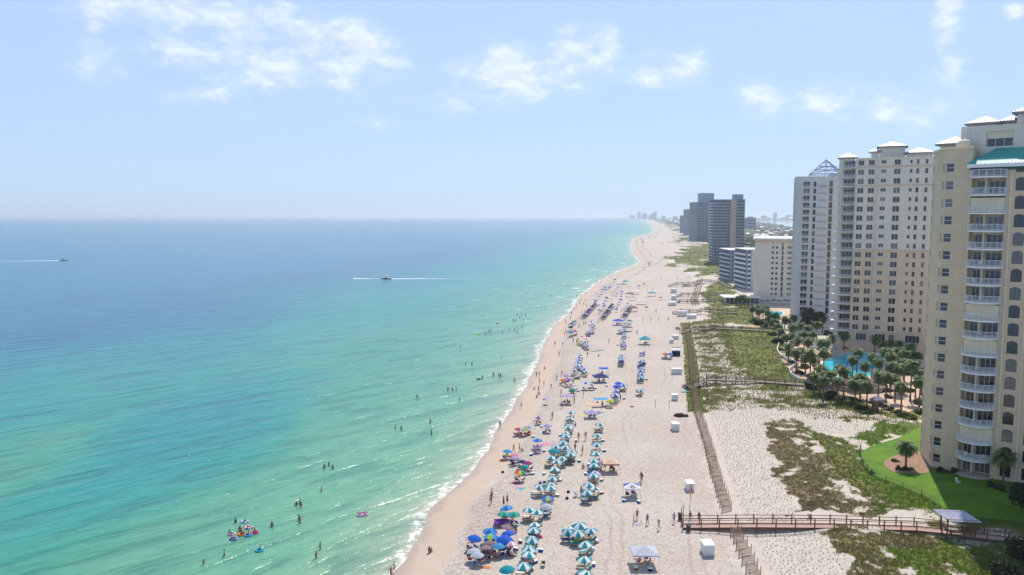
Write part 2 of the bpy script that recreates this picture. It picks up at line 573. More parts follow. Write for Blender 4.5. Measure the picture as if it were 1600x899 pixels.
def ground_material():
    m = bpy.data.materials.new("sand_and_dune")
    m.use_nodes = True
    k = N(m.node_tree)
    at_ = lambda n: k.n('ShaderNodeAttribute', attribute_name=n).outputs['Fac']
    d, veg, hue, white = at_('d'), at_('veg'), at_('hue'), at_('white')
    pos = k.n('ShaderNodeNewGeometry').outputs['Position']
    flat = k.n('ShaderNodeVectorMath', {0: pos, 1: (1, 1, 0)}, operation='MULTIPLY').outputs[0]
    nb = k.noise(flat, 0.045, 4.0, 0.6)                      # broad trampled / raked tone
    nm = k.noise(flat, 0.6, 4.0, 0.65)
    nf = k.noise(flat, 2.3, 3.0, 0.7)                        # footprints
    dry = k.mix(k.ss(nb, .35, .65), lin(185, 170, 155), lin(194, 181, 168))
    dry = k.mix(k.m('MULTIPLY', k.ss(nm, .48, .70), .5), dry, lin(168, 150, 134))
    dry = k.mix(k.m('MULTIPLY', k.ss(nf, .50, .62), .7), dry, lin(146, 128, 113))
    dry = k.mix(k.m('MULTIPLY', k.ss(k.noise(flat, 1.1, 4.0, .7), .56, .66), .5), dry, lin(214, 198, 186))
    wht = k.mix(k.ss(nm, .4, .7), lin(196, 184, 169), lin(186, 171, 154))
    sand = k.mix(white, dry, wht)
    # damp band and swash
    wob = k.m('ADD', d, k.m('MULTIPLY', k.m('SUBTRACT', k.noise(flat, .16, 4.0, .6), .5), 5.0))
    damp = k.m('SUBTRACT', 1.0, k.ss(wob, 5.2, 7.2))
    sand = k.mix(k.m('MULTIPLY', damp, .75), sand, lin(186, 162, 141))
    wet = k.m('SUBTRACT', 1.0, k.ss(wob, .4, 2.6))
    sand = k.mix(k.m('MULTIPLY', wet, .8), sand, lin(160, 140, 121))
    # cusp edge of coarser, darker grains just above the damp band, wrack lines further along
    edge = k.m('MULTIPLY', k.ss(wob, 6.4, 7.6), k.m('SUBTRACT', 1.0, k.ss(wob, 9.5, 14.0)))
    edge = k.m('MULTIPLY', edge, k.ss(k.noise(flat, 1.3, 4.0, .75), .46, .62))
    sand = k.mix(k.m('MULTIPLY', edge, .55), sand, lin(132, 110, 94))
    # faint vehicle tracks along the back beach
    for off in (27.0, 28.7, 38.0, 39.7):
        tw = k.m('ABSOLUTE', k.m('SUBTRACT', k.m('ADD', d, k.m('MULTIPLY', k.m('SUBTRACT', k.noise(flat, .02, 2.0), .5), 14.0)), off))
        tw = k.m('MULTIPLY', k.m('SUBTRACT', 1.0, k.ss(tw, .1, .35)), k.ss(k.noise(flat, .05, 3.0), .42, .6))
        sand = k.mix(k.m('MULTIPLY', tw, k.m('MULTIPLY', k.m('SUBTRACT', 1.0, white), .4)), sand, lin(150, 128, 113))
    yy = k.n('ShaderNodeSeparateXYZ', {0: pos}).outputs[1]
    wr = k.m('ABSOLUTE', k.m('SUBTRACT', k.m('ADD', d, k.m('MULTIPLY', k.m('SUBTRACT', k.noise(flat, .012, 3.0), .5), 26.0)), 19.0))
    wr = k.m('MULTIPLY', k.m('SUBTRACT', 1.0, k.ss(wr, .6, 2.2)), k.ss(yy, 330, 520))
    wr = k.m('MULTIPLY', wr, k.ss(k.noise(flat, .06, 4.0, .7), .46, .56))
    sand = k.mix(k.m('MULTIPLY', wr, .6), sand, lin(104, 84, 72))
    # plants: straw, olive, green; broken by noise so bare sand shows through
    straw = k.mix(k.ss(nm, .4, .65), lin(122, 106, 82), lin(104, 94, 64))
    olive = k.mix(k.ss(nf, .4, .65), lin(100, 106, 50), lin(122, 122, 64))
    grn = k.mix(k.ss(nf, .4, .65), lin(80, 100, 30), lin(104, 122, 42))
    pl = k.mix(k.ss(hue, .05, .45), straw, olive)
    pl = k.mix(k.ss(hue, .55, .95), pl, grn)
    dist_far = k.ss(yy, 700, 2000)
    pl = k.mix(k.ss(k.noise(flat, .16, 5.0, .7), .42, .62), pl, k.mix(1.0, pl, (1.12, .98, .9), 'MULTIPLY'))
    pl = k.mix(k.ss(k.noise(flat, .07, 5.0, .75), .52, .42), pl, k.mix(1.0, pl, (.62, .68, .62), 'MULTIPLY'))
    pl = k.mix(dist_far, pl, k.mix(k.ss(k.noise(flat, .02, 5.0, .7), .4, .6), lin(52, 60, 40), lin(104, 100, 74)))
    brk = k.noise(flat, 1.1, 5.0, .7)
    brk_far = k.noise(flat, .03, 5.0, .7)
    brk = k.m('ADD', k.m('MULTIPLY', brk, k.m('SUBTRACT', 1.0, dist_far)), k.m('MULTIPLY', brk_far, dist_far))
    vf = k.ss(k.m('ADD', brk, k.m('SUBTRACT', veg, 1.0)), -.12, .14)
    vf = k.m('MULTIPLY', vf, k.ss(veg, .02, .2))
    col = k.mix(vf, sand, pl)
    rough = k.m('SUBTRACT', .92, k.m('MULTIPLY', wet, .5))
    h = k.m('ADD', k.m('MULTIPLY', nf, .6), k.m('MULTIPLY', k.noise(flat, 7.0, 2.0), .25))
    h = k.m('MULTIPLY', h, k.ss(wob, 5.5, 8.0))
    bp = k.n('ShaderNodeBump', {'Height': h, 'Strength': .8, 'Distance': .4})
    p = k.n('ShaderNodeBsdfPrincipled', {'Base Color': col, 'Roughness': rough, 'Specular IOR Level': .25, 'Normal': bp.outputs[0]})
    k.n('ShaderNodeOutputMaterial', {'Surface': p.outputs[0]})
    return m


def sea_material():
    m = bpy.data.materials.new("gulf_water")
    m.use_nodes = True
    k = N(m.node_tree)
    d = k.n('ShaderNodeAttribute', attribute_name='d').outputs['Fac']
    pos = k.n('ShaderNodeNewGeometry').outputs['Position']
    flat = k.n('ShaderNodeVectorMath', {0: pos, 1: (1, 1, 0)}, operation='MULTIPLY').outputs[0]
    # crests run roughly 45 deg to the shore: u across crests, v along them
    rot = k.n('ShaderNodeVectorRotate', {'Vector': flat, 'Angle': R(-47)}, rotation_type='Z_AXIS').outputs[0]
    swell_v = k.n('ShaderNodeVectorMath', {0: rot, 1: (0.045, 0.21, 0)}, operation='MULTIPLY').outputs[0]
    chop_v = k.n('ShaderNodeVectorMath', {0: rot, 1: (0.22, 0.62, 0)}, operation='MULTIPLY').outputs[0]
    swell = k.noise(swell_v, 1.0, 3.0, .5, .6)
    chop = k.noise(chop_v, 1.0, 4.0, .6, .4)
    rip = k.noise(flat, 2.2, 3.0, .6)
    # bottom colour by depth: bars and troughs shift the bands
    bars = k.noise(k.n('ShaderNodeVectorMath', {0: flat, 1: (1.0, .45, 0)}, operation='MULTIPLY').outputs[0], .017, 4.0, .55)
    dd = k.m('ADD', d, k.m('MULTIPLY', k.m('SUBTRACT', bars, .5), k.n('ShaderNodeMapRange', {0: d, 1: 0.0, 2: -150.0, 3: 4.0, 4: 190.0}).outputs[0]))
    # darker patches and a paler one in the water colour off the beach
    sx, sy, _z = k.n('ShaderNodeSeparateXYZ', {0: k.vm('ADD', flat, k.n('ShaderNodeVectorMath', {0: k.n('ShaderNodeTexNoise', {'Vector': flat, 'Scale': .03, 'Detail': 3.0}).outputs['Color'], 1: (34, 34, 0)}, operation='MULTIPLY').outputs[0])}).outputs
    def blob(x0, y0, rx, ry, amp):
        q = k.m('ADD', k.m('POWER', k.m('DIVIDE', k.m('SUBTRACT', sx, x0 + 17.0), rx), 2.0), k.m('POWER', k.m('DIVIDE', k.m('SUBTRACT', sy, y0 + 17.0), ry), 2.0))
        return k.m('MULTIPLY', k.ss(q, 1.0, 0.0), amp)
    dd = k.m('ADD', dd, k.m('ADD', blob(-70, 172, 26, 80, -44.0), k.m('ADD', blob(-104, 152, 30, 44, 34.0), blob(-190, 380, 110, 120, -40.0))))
    u = k.m('DIVIDE', dd, -300.0, clamp=True)
    ramp = k.n('ShaderNodeValToRGB', {0: u})
    cr = ramp.color_ramp
    stops = [(0.0, lin(176, 168, 140)), (0.012, lin(138, 160, 128)), (0.05, lin(98, 152, 118)), (.17, lin(62, 138, 110)), (.30, lin(34, 133, 120)), (.45, lin(12, 120, 124)),
             (.60, lin(10, 108, 126)), (.8, lin(6, 96, 124)), (1.0, lin(8, 104, 132))]
    cr.elements[0].position, cr.elements[0].color = stops[0][0], (*stops[0][1], 1)
    cr.elements[1].position, cr.elements[1].color = stops[-1][0], (*stops[-1][1], 1)
    for p_, c_ in stops[1:-1]:
        e = cr.elements.new(p_)
        e.color = (*c_, 1)
    col = ramp.outputs[0]
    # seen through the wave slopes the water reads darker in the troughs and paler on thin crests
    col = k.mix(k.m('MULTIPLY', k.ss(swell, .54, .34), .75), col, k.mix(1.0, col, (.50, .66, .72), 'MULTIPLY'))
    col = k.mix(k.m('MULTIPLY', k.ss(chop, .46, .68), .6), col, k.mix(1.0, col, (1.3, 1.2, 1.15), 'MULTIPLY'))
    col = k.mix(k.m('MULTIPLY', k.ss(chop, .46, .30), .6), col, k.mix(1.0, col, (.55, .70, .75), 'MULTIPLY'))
    # foam: lacy edge at the swash, broken crests in the last thirty metres
    fn = k.noise(flat, .55, 6.0, .72)
    wob = k.m('ADD', d, k.m('MULTIPLY', k.m('SUBTRACT', k.noise(flat, .10, 3.0), .5), 5.5))
    lf = k.m('MULTIPLY', k.ss(k.noise(flat, .07, 3.0), .4, .65), 2.0)                     # the swash runs further in places
    e1 = k.m('MULTIPLY', k.ss(k.m('ADD', wob, lf), -1.3, .3), k.ss(fn, .46, .60))
    cre = k.m('MULTIPLY', k.m('MULTIPLY', k.ss(swell, .61, .66), k.ss(chop, .46, .60)), k.ss(k.noise(flat, .9, 4.0, .7), .44, .56))
    brk_v = k.n('ShaderNodeVectorMath', {0: rot, 1: (0.03, 0.02, 0)}, operation='MULTIPLY').outputs[0]
    zone = k.m('MULTIPLY', k.ss(d, -24, -3), k.ss(k.noise(brk_v, 1.0, 3.0), .52, .64))
    e2 = k.m('MULTIPLY', cre, zone)
    yy = k.n('ShaderNodeSeparateXYZ', {0: pos}).outputs[1]
    e3 = k.m('MULTIPLY', k.m('MULTIPLY', k.ss(d, -75, -15), k.ss(yy, 300, 480)), k.m('MULTIPLY', k.ss(k.noise(flat, .06, 5.0, .7), .60, .68), .8))
    glint = k.m('MULTIPLY', k.ss(swell, .57, .66), k.ss(k.noise(chop_v, 4.0, 2.0), .70, .75))      # sun glints painted as scattered small white flecks
    e2 = k.m('MULTIPLY', e2, .42)
    foam = k.m('MAXIMUM', k.m('MAXIMUM', e1, e2), k.m('MAXIMUM', e3, k.m('MULTIPLY', glint, .5)))
    foam = k.m('MINIMUM', foam, 1.0)
    col = k.mix(foam, col, lin(232, 234, 230))
    ht = k.m('ADD', k.m('MULTIPLY', swell, 1.0), k.m('ADD', k.m('MULTIPLY', chop, .40), k.m('MULTIPLY', rip, .07)))
    bp = k.n('ShaderNodeBump', {'Height': ht, 'Strength': .8, 'Distance': 1.0})
    rough = k.m('ADD', .22, k.m('MULTIPLY', foam, .6))
    p = k.n('ShaderNodeBsdfPrincipled', {'Base Color': col, 'Roughness': rough, 'IOR': 1.33, 'Specular IOR Level': .5, 'Normal': bp.outputs[0]})
    k.n('ShaderNodeOutputMaterial', {'Surface': p.outputs[0]})
    return m


def struct(o):
    o['kind'] = 'structure'
    return o


def stuff(o, label, cat):
    o['kind'] = 'stuff'
    o['label'] = label
    o['category'] = cat
    return o


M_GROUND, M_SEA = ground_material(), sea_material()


def make_land():
    rows = [4000, 2600, 1900, 1500, 1300, 1180, 1100, 1040, 1000, 970] + list(np.arange(950, 500, -1.6)) + list(np.arange(500, 400, -1.0)) + list(np.arange(400, 345, -.6)) + \
        [344.3, 343.6, 343, 342.4, 341.8, 341.2, 340.6, 340, 339.6, 339.2]
    cols = [-500, 0, 200, 350, 450, 520] + list(np.arange(560, 1000, 3.0)) + list(np.arange(1000, 1480, 2.0)) + list(np.arange(1480, 1660, 6.0)) + [1700, 1760, 1850, 2000, 2300, 2800]
    X, Y = fan(rows, cols)
    D = shore_d(X, Y)
    Z = zt(X, Y)
    veg, hue, white = cover(X, Y)
    me = grid_mesh("beach", X, Y, Z, D > -14, {'d': D, 'veg': veg, 'hue': hue, 'white': white}, [M_GROUND])
    struct(put("beach", me))
    rows = [4000, 2600, 1900, 1500, 1300, 1180, 1100, 1040, 1000, 970] + list(np.arange(950, 500, -3.0)) + list(np.arange(500, 400, -1.5)) + list(np.arange(400, 345, -.8)) + \
        [344.3, 343.6, 343, 342.4, 341.8, 341.2, 340.6, 340, 339.6, 339.2, 338.9]
    cols = [-2600, -1500, -900, -500] + list(np.arange(-250, 560, 30)) + list(np.arange(560, 1100, 3.0)) + [1130]
    X, Y = fan(rows, cols)
    D = shore_d(X, Y)
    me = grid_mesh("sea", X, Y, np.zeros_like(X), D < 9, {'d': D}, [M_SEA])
    struct(put("sea", me))


make_land()


# ------------------------------------------------------------------ plants of the dunes (nobody could count them)
def plant_material(name, transl=.25, rough=.7):
    m = bpy.data.materials.new(name)
    m.use_nodes = True
    k = N(m.node_tree)
    c = k.n('ShaderNodeAttribute', attribute_name='tint').outputs['Color']
    p = k.n('ShaderNodeBsdfPrincipled', {'Base Color': c, 'Roughness': rough, 'Specular IOR Level': .25})
    t = k.n('ShaderNodeBsdfTranslucent', {'Color': c})
    x = k.n('ShaderNodeMixShader', {0: transl, 1: p.outputs[0], 2: t.outputs[0]})
    k.n('ShaderNodeOutputMaterial', {'Surface': x.outputs[0]})
    return m


M_BLADE = plant_material("grass_blades")
M_LEAF = plant_material("leaves", .2, .6)


def ground_points(n, x0, x1, y0, y1):
    """random ground points, as many per picture area near as far"""
    px, py = RNG.uniform(x0, x1, n), RNG.uniform(y0, y1, n)
    a, b = (px - 800) / FPX, (449.5 - py) / FPX
    dy, dz = math.cos(PITCH) + b * math.sin(PITCH), -math.sin(PITCH) + b * math.cos(PITCH)
    t = (CAMZ - 2.0) / -dz
    return a * t, dy * t


def blades(name, x, y, hgt, wid, tint, nb, label, cat, spread=.18, lean=.5):
    """tufts of thin triangular blades"""
    n = len(x)
    z = zt(x, y) - .02
    N_ = n * nb
    ang = RNG.uniform(0, 2 * np.pi, N_)
    rad = RNG.uniform(0, 1, N_) * np.repeat(spread, nb)
    bx, by, bz = np.repeat(x, nb) + np.cos(ang) * rad, np.repeat(y, nb) + np.sin(ang) * rad, np.repeat(z, nb)
    h = np.repeat(hgt, nb) * RNG.uniform(.6, 1.15, N_)
    w = np.repeat(wid, nb)
    fa = RNG.uniform(0, 2 * np.pi, N_)
    la = ang + RNG.normal(0, .6, N_)
    ln = h * lean * RNG.uniform(.3, 1.0, N_)
    p0 = np.stack([bx - np.cos(fa) * w, by - np.sin(fa) * w, bz], 1)
    p1 = np.stack([bx + np.cos(fa) * w, by + np.sin(fa) * w, bz], 1)
    p2 = np.stack([bx + np.cos(la) * ln, by + np.sin(la) * ln, bz + h], 1)
    co = np.stack([p0, p1, p2], 1).reshape(-1, 3)
    tc = np.repeat(tint, nb * 3, 0) * np.repeat(RNG.uniform(.75, 1.25, N_), 3)[:, None]
    tc = np.concatenate([np.clip(tc, 0, 1), np.ones((len(tc), 1))], 1)
    me = np_mesh(name, co, np.arange(N_ * 3).reshape(-1, 3), {'tint': tc}, [M_BLADE])
    stuff(put(name, me), label, cat)


def make_dune_plants():
    straw, olive, green, fresh = (np.array(lin(*c)) for c in ((142, 124, 94), (118, 122, 58), (100, 120, 44), (116, 144, 40)))
    # dense cover
    x, y = ground_points(90000, 1060, 1640, 500, 960)
    veg, hue, white = cover(x, y)
    brk = fbm(x / .9, y / .9, 91, 3)
    ok = (RNG.uniform(0, 1, len(x)) < veg * .8) & (brk + veg > .78) & (veg > .05)
    ok &= ~((pix(x, y, 2.2)[0] > 1452) & (y > 128)) & (fence_d(x, y) < 44)
    ok &= ~in_poly(*pix(x, y, 2.2), LAWN)
    x, y, hue, veg = x[ok], y[ok], hue[ok], veg[ok]
    hh = np.clip(hue + RNG.normal(0, .12, len(x)), 0, 1)[:, None]
    tint = np.where(hh < .45, straw + (olive - straw) * hh / .45, olive + (green - olive) * (hh - .45) / .55)
    tint = np.where((hh > .82), fresh, tint)
    s = np.clip(y / 130, .75, 3) ** .55
    hgt = (.30 + .16 * fbm(x / 3, y / 3, 5)) * s
    blades("dune_grass", x, y, hgt, .045 * s, tint, 5, "olive and straw coloured dune grass behind the sand fence", "dune grass", spread=.26 * s)
    # coarser scrub on the far dunes
    x, y = ground_points(26000, 1030, 1270, 352, 500)
    veg, hue, white = cover(x, y)
    ok = (RNG.uniform(0, 1, len(x)) < veg * .55) & (veg > .2) & (fence_d(x, y) < 90)
    x, y, hue = x[ok], y[ok], hue[ok]
    s = np.clip(y / 330, 1, 5)
    hh = np.clip(hue - .1 + RNG.normal(0, .22, len(x)), 0, .9)[:, None]
    tint = np.where(hh < .45, straw + (olive - straw) * hh / .45, olive + (green * .8 - olive) * (hh - .45) / .55)
    blades("dune_scrub", x, y, .5 * s ** .5, .10 * s, tint, 4, "olive scrub patched over the distant dunes", "dune scrub", spread=.5 * s)
    # planted sprigs in rows on the white sand
    gx, gy = [], []
    for yy in np.arange(98, 360, .95):
        xf = float(np.interp(yy, _f[:, 1], _f[:, 0]))
        xs = xf + 3.4 + np.arange(0, 46, .62)
        gx.append(xs + .25 * np.sin(yy * 1.7) + RNG.normal(0, .1, len(xs)))
        gy.append(np.full(len(xs), yy) + RNG.normal(0, .14, len(xs)) + .28 * np.sin(xs * 2.1))
    x, y = np.concatenate(gx), np.concatenate(gy)
    px, py = pix(x, y, 1.9)
    inside = in_poly(px, py, WHITE) | in_poly(px, py, NMIX) | in_poly(px, py, NMIX2)
    ok = inside & (RNG.uniform(0, 1, len(x)) < .93)
    x, y = x[ok], y[ok]
    north = in_poly(*pix(x, y, 1.9), NMIX) | in_poly(*pix(x, y, 1.9), NMIX2)
    tint = np.where(north[:, None], olive * .6 + straw * .45, straw * .62)
    hgt = np.where(north, .50, .26) * RNG.uniform(.7, 1.3, len(x))
    blades("sea_oat_sprigs", x, y, hgt, np.where(north, .06, .035), tint, 5, "small planted sea oat sprigs in rows on the white dune sand", "sea oats", spread=np.where(north, .16, .10), lean=.7)

# ------------------------------------------------------------------ building kit
STUCCO = dict(rough=.85, var=.09, scale=.35, bump=.12, bscale=8, streak=True)
M_TAN = mat("tan_stucco", lin(206, 184, 154), **STUCCO)
M_TAN2 = mat("pale_tan_stucco", lin(222, 204, 176), **STUCCO)
M_CREAM = mat("cream_stucco", lin(216, 206, 190), **STUCCO)
M_PEACH = mat("peach_stucco", lin(212, 188, 160), **STUCCO)
M_WHITE = mat("white_paint", lin(228, 226, 222), .6, .05, 1.0)
M_GREYW = mat("weathered_white_stucco", lin(198, 197, 196), **STUCCO)
M_TRIM = mat("trim_band", lin(204, 180, 160), .8, .06)
M_PINK = mat("pinkish_concrete", lin(196, 170, 164), **STUCCO)
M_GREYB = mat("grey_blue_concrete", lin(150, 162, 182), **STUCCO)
M_ROOFW = mat("white_membrane_roof", lin(226, 220, 214), .7, .06, .4)
M_SEAM = mat("pale_seamed_metal", lin(130, 126, 136), .5, .08, 1.0)
M_TEAL = mat("teal_metal_roof", lin(78, 172, 160), .45, .08, .8)
M_DARKGREEN = mat("dark_green_trim", lin(46, 84, 76), .5)
M_SHUT = mat("cream_shutter", lin(226, 212, 184), .6, .04)
M_RAIL = mat("white_railing", lin(214, 216, 220), .5, .04)
M_DARK = mat("dark_recess", lin(60, 60, 66), .8)


def glass_mat(name, col, rough=.08):
    if name in MATS:
        return MATS[name]
    m = bpy.data.materials.new(name)
    m.use_nodes = True
    k = N(m.node_tree)
    oi = k.n('ShaderNodeObjectInfo').outputs['Random']
    tc = k.n('ShaderNodeTexCoord').outputs['Object']
    cur = k.ss(k.noise(k.vm('ADD', tc, (0, 0, 0)), 1.2, 2.0), .5, .62)
    f = k.m('MULTIPLY', k.ss(oi, .6, 1.0), .45)
    c = k.mix(f, col, lin(142, 138, 132))                     # some curtains drawn behind the glass
    c = k.mix(k.m('MULTIPLY', cur, .18), c, lin(120, 124, 130))
    p = k.n('ShaderNodeBsdfPrincipled', {'Base Color': c, 'Roughness': rough, 'Specular IOR Level': .8, 'IOR': 1.5})
    k.n('ShaderNodeOutputMaterial', {'Surface': p.outputs[0]})
    MATS[name] = m
    return m


M_GLASS = glass_mat("window_glass", lin(30, 36, 46))
M_GLASSB = glass_mat("bluish_glass", lin(40, 54, 74))
M_BALGLASS = mat("balcony_glass", lin(150, 156, 166), .3, .05)


def wall(mb, a, b, z0, z1, ops, depth=.22, m=0, mrev=None):
    """wall from footprint point a to b (outside on the right-hand side), with real openings and reveals.
    ops: (u0, u1, z0, z1) along the wall in metres"""
    a, b = Vector((*a, 0)), Vector((*b, 0))
    L = (b - a).length
    u = (b - a) / L
    n = Vector((u.y, -u.x, 0))
    mrev = m if mrev is None else mrev
    us = sorted({0.0, L} | {min(max(q, 0), L) for o in ops for q in o[:2]})
    zs = sorted({z0, z1} | {min(max(q, z0), z1) for o in ops for q in o[2:4]})
    P = lambda s, z, d=0.0: a + u * s + Vector((0, 0, z)) - n * d
    hole = {}
    for i in range(len(us) - 1):
        for j in range(len(zs) - 1):
            uc, zc = (us[i] + us[i + 1]) / 2, (zs[j] + zs[j + 1]) / 2
            hole[i, j] = any(o[0] < uc < o[1] and o[2] < zc < o[3] for o in ops)
    # merge solid cells into vertical runs to save faces
    for i in range(len(us) - 1):
        j = 0
        while j < len(zs) - 1:
            if hole[i, j]:
                j += 1
                continue
            j2 = j
            while j2 < len(zs) - 1 and not hole[i, j2]:
                j2 += 1
            mb.add([P(us[i], zs[j]), P(us[i + 1], zs[j]), P(us[i + 1], zs[j2]), P(us[i], zs[j2])], [(0, 1, 2, 3)], m)
            j = j2
    for o in ops:
        u0, u1, w0, w1 = o[:4]
        for p, q in (((u0, w0), (u1, w0)), ((u1, w0), (u1, w1)), ((u1, w1), (u0, w1)), ((u0, w1), (u0, w0))):
            mb.add([P(*p), P(*q), P(*q, depth), P(*p, depth)], [(0, 3, 2, 1)], mrev)


_win = {}


def window_mesh(w, h, cols=2, rows=1, arch=False, glass=None, frame=None, bar=.07):
    """returns (frame mesh, pane mesh): origin bottom centre on the outer wall plane, facing -y"""
    glass, frame = glass or M_GLASS, frame or M_RAIL
    key = (round(w, 3), round(h, 3), cols, rows, arch, glass.name, frame.name, bar)
    if key in _win:
        return _win[key]
    f, g = MB(), MB()
    y0, y1 = .14, .20
    for x in [-w / 2 + bar / 2 + i * (w - bar) / cols for i in range(cols + 1)]:
        f.box(x - bar / 2, x + bar / 2, y0, y1, 0, h)
    for z in [bar / 2 + j * (h - bar) / rows for j in range(rows + 1)]:
        f.box(-w / 2 + bar, w / 2 - bar, y0 + .003, y1 - .003, z - bar / 2, z + bar / 2)
    g.box(-w / 2 + .002, w / 2 - .002, y1 - .03, y1 + .02, .002, h - .002)
    if arch:                                                  # masonry spandrels that round the head
        r = w / 2
        rise = w * .22
        pts = [(math.cos(t) * r, h - rise + math.sin(t) * rise) for t in [math.pi * i / 10 for i in range(11)]]
        for i in range(10):
            (xa, za), (xb, zb) = pts[i], pts[i + 1]
            f.add([(xa, .02, za), (xb, .02, zb), (xb, .02, h), (xa, .02, h)], [(0, 1, 2, 3), (3, 2, 1, 0)], 1)
            f.add([(xa, .02, za), (xb, .02, zb), (xb, .16, zb), (xa, .16, za)], [(0, 1, 2, 3), (3, 2, 1, 0)], 1)
    _win[key] = (f.mesh("window_frame", [frame, M_TAN2]), g.mesh("window_pane", glass))
    return _win[key]


def place_window(root, a, b, u, z, w, h, name="window", sub=True, **kw):
    """window centred at u along the wall a-b, sill at z"""
    a, b = Vector((*a, 0)), Vector((*b, 0))
    d = (b - a).normalized()
    p = a + d * u
    fm, pm = window_mesh(w, h, **kw)
    o = put(name, fm, root, (p.x, p.y, z), math.atan2(d.y, d.x))
    put("pane", pm, o)
    return o


_plain = {}


def place_plain_window(root, a, b, u, z, w, h, cols=1, glass=None, name="window"):
    """small far window: pane, mullions and sill as one mesh"""
    glass = glass or M_GLASS
    key = (round(w, 3), round(h, 3), cols, glass.name)
    if key not in _plain:
        g = MB()
        g.box(-w / 2 + .003, w / 2 - .003, .16, .24, .003, h - .003)
        for i in range(1, cols):
            x = -w / 2 + i * w / cols
            g.box(x - .05, x + .05, .12, .159, .01, h - .01, 1)
        g.box(-w / 2 - .08, w / 2 + .08, -.08, -.003, -.10, -.004, 1)
        _plain[key] = g.mesh("window", [glass, M_RAIL])
    a, b = Vector((*a, 0)), Vector((*b, 0))
    d = (b - a).normalized()
    p = a + d * u
    return put(name, _plain[key], root, (p.x, p.y, z), math.atan2(d.y, d.x))


def base_at(px, py):
    v = at(px, py)
    return v


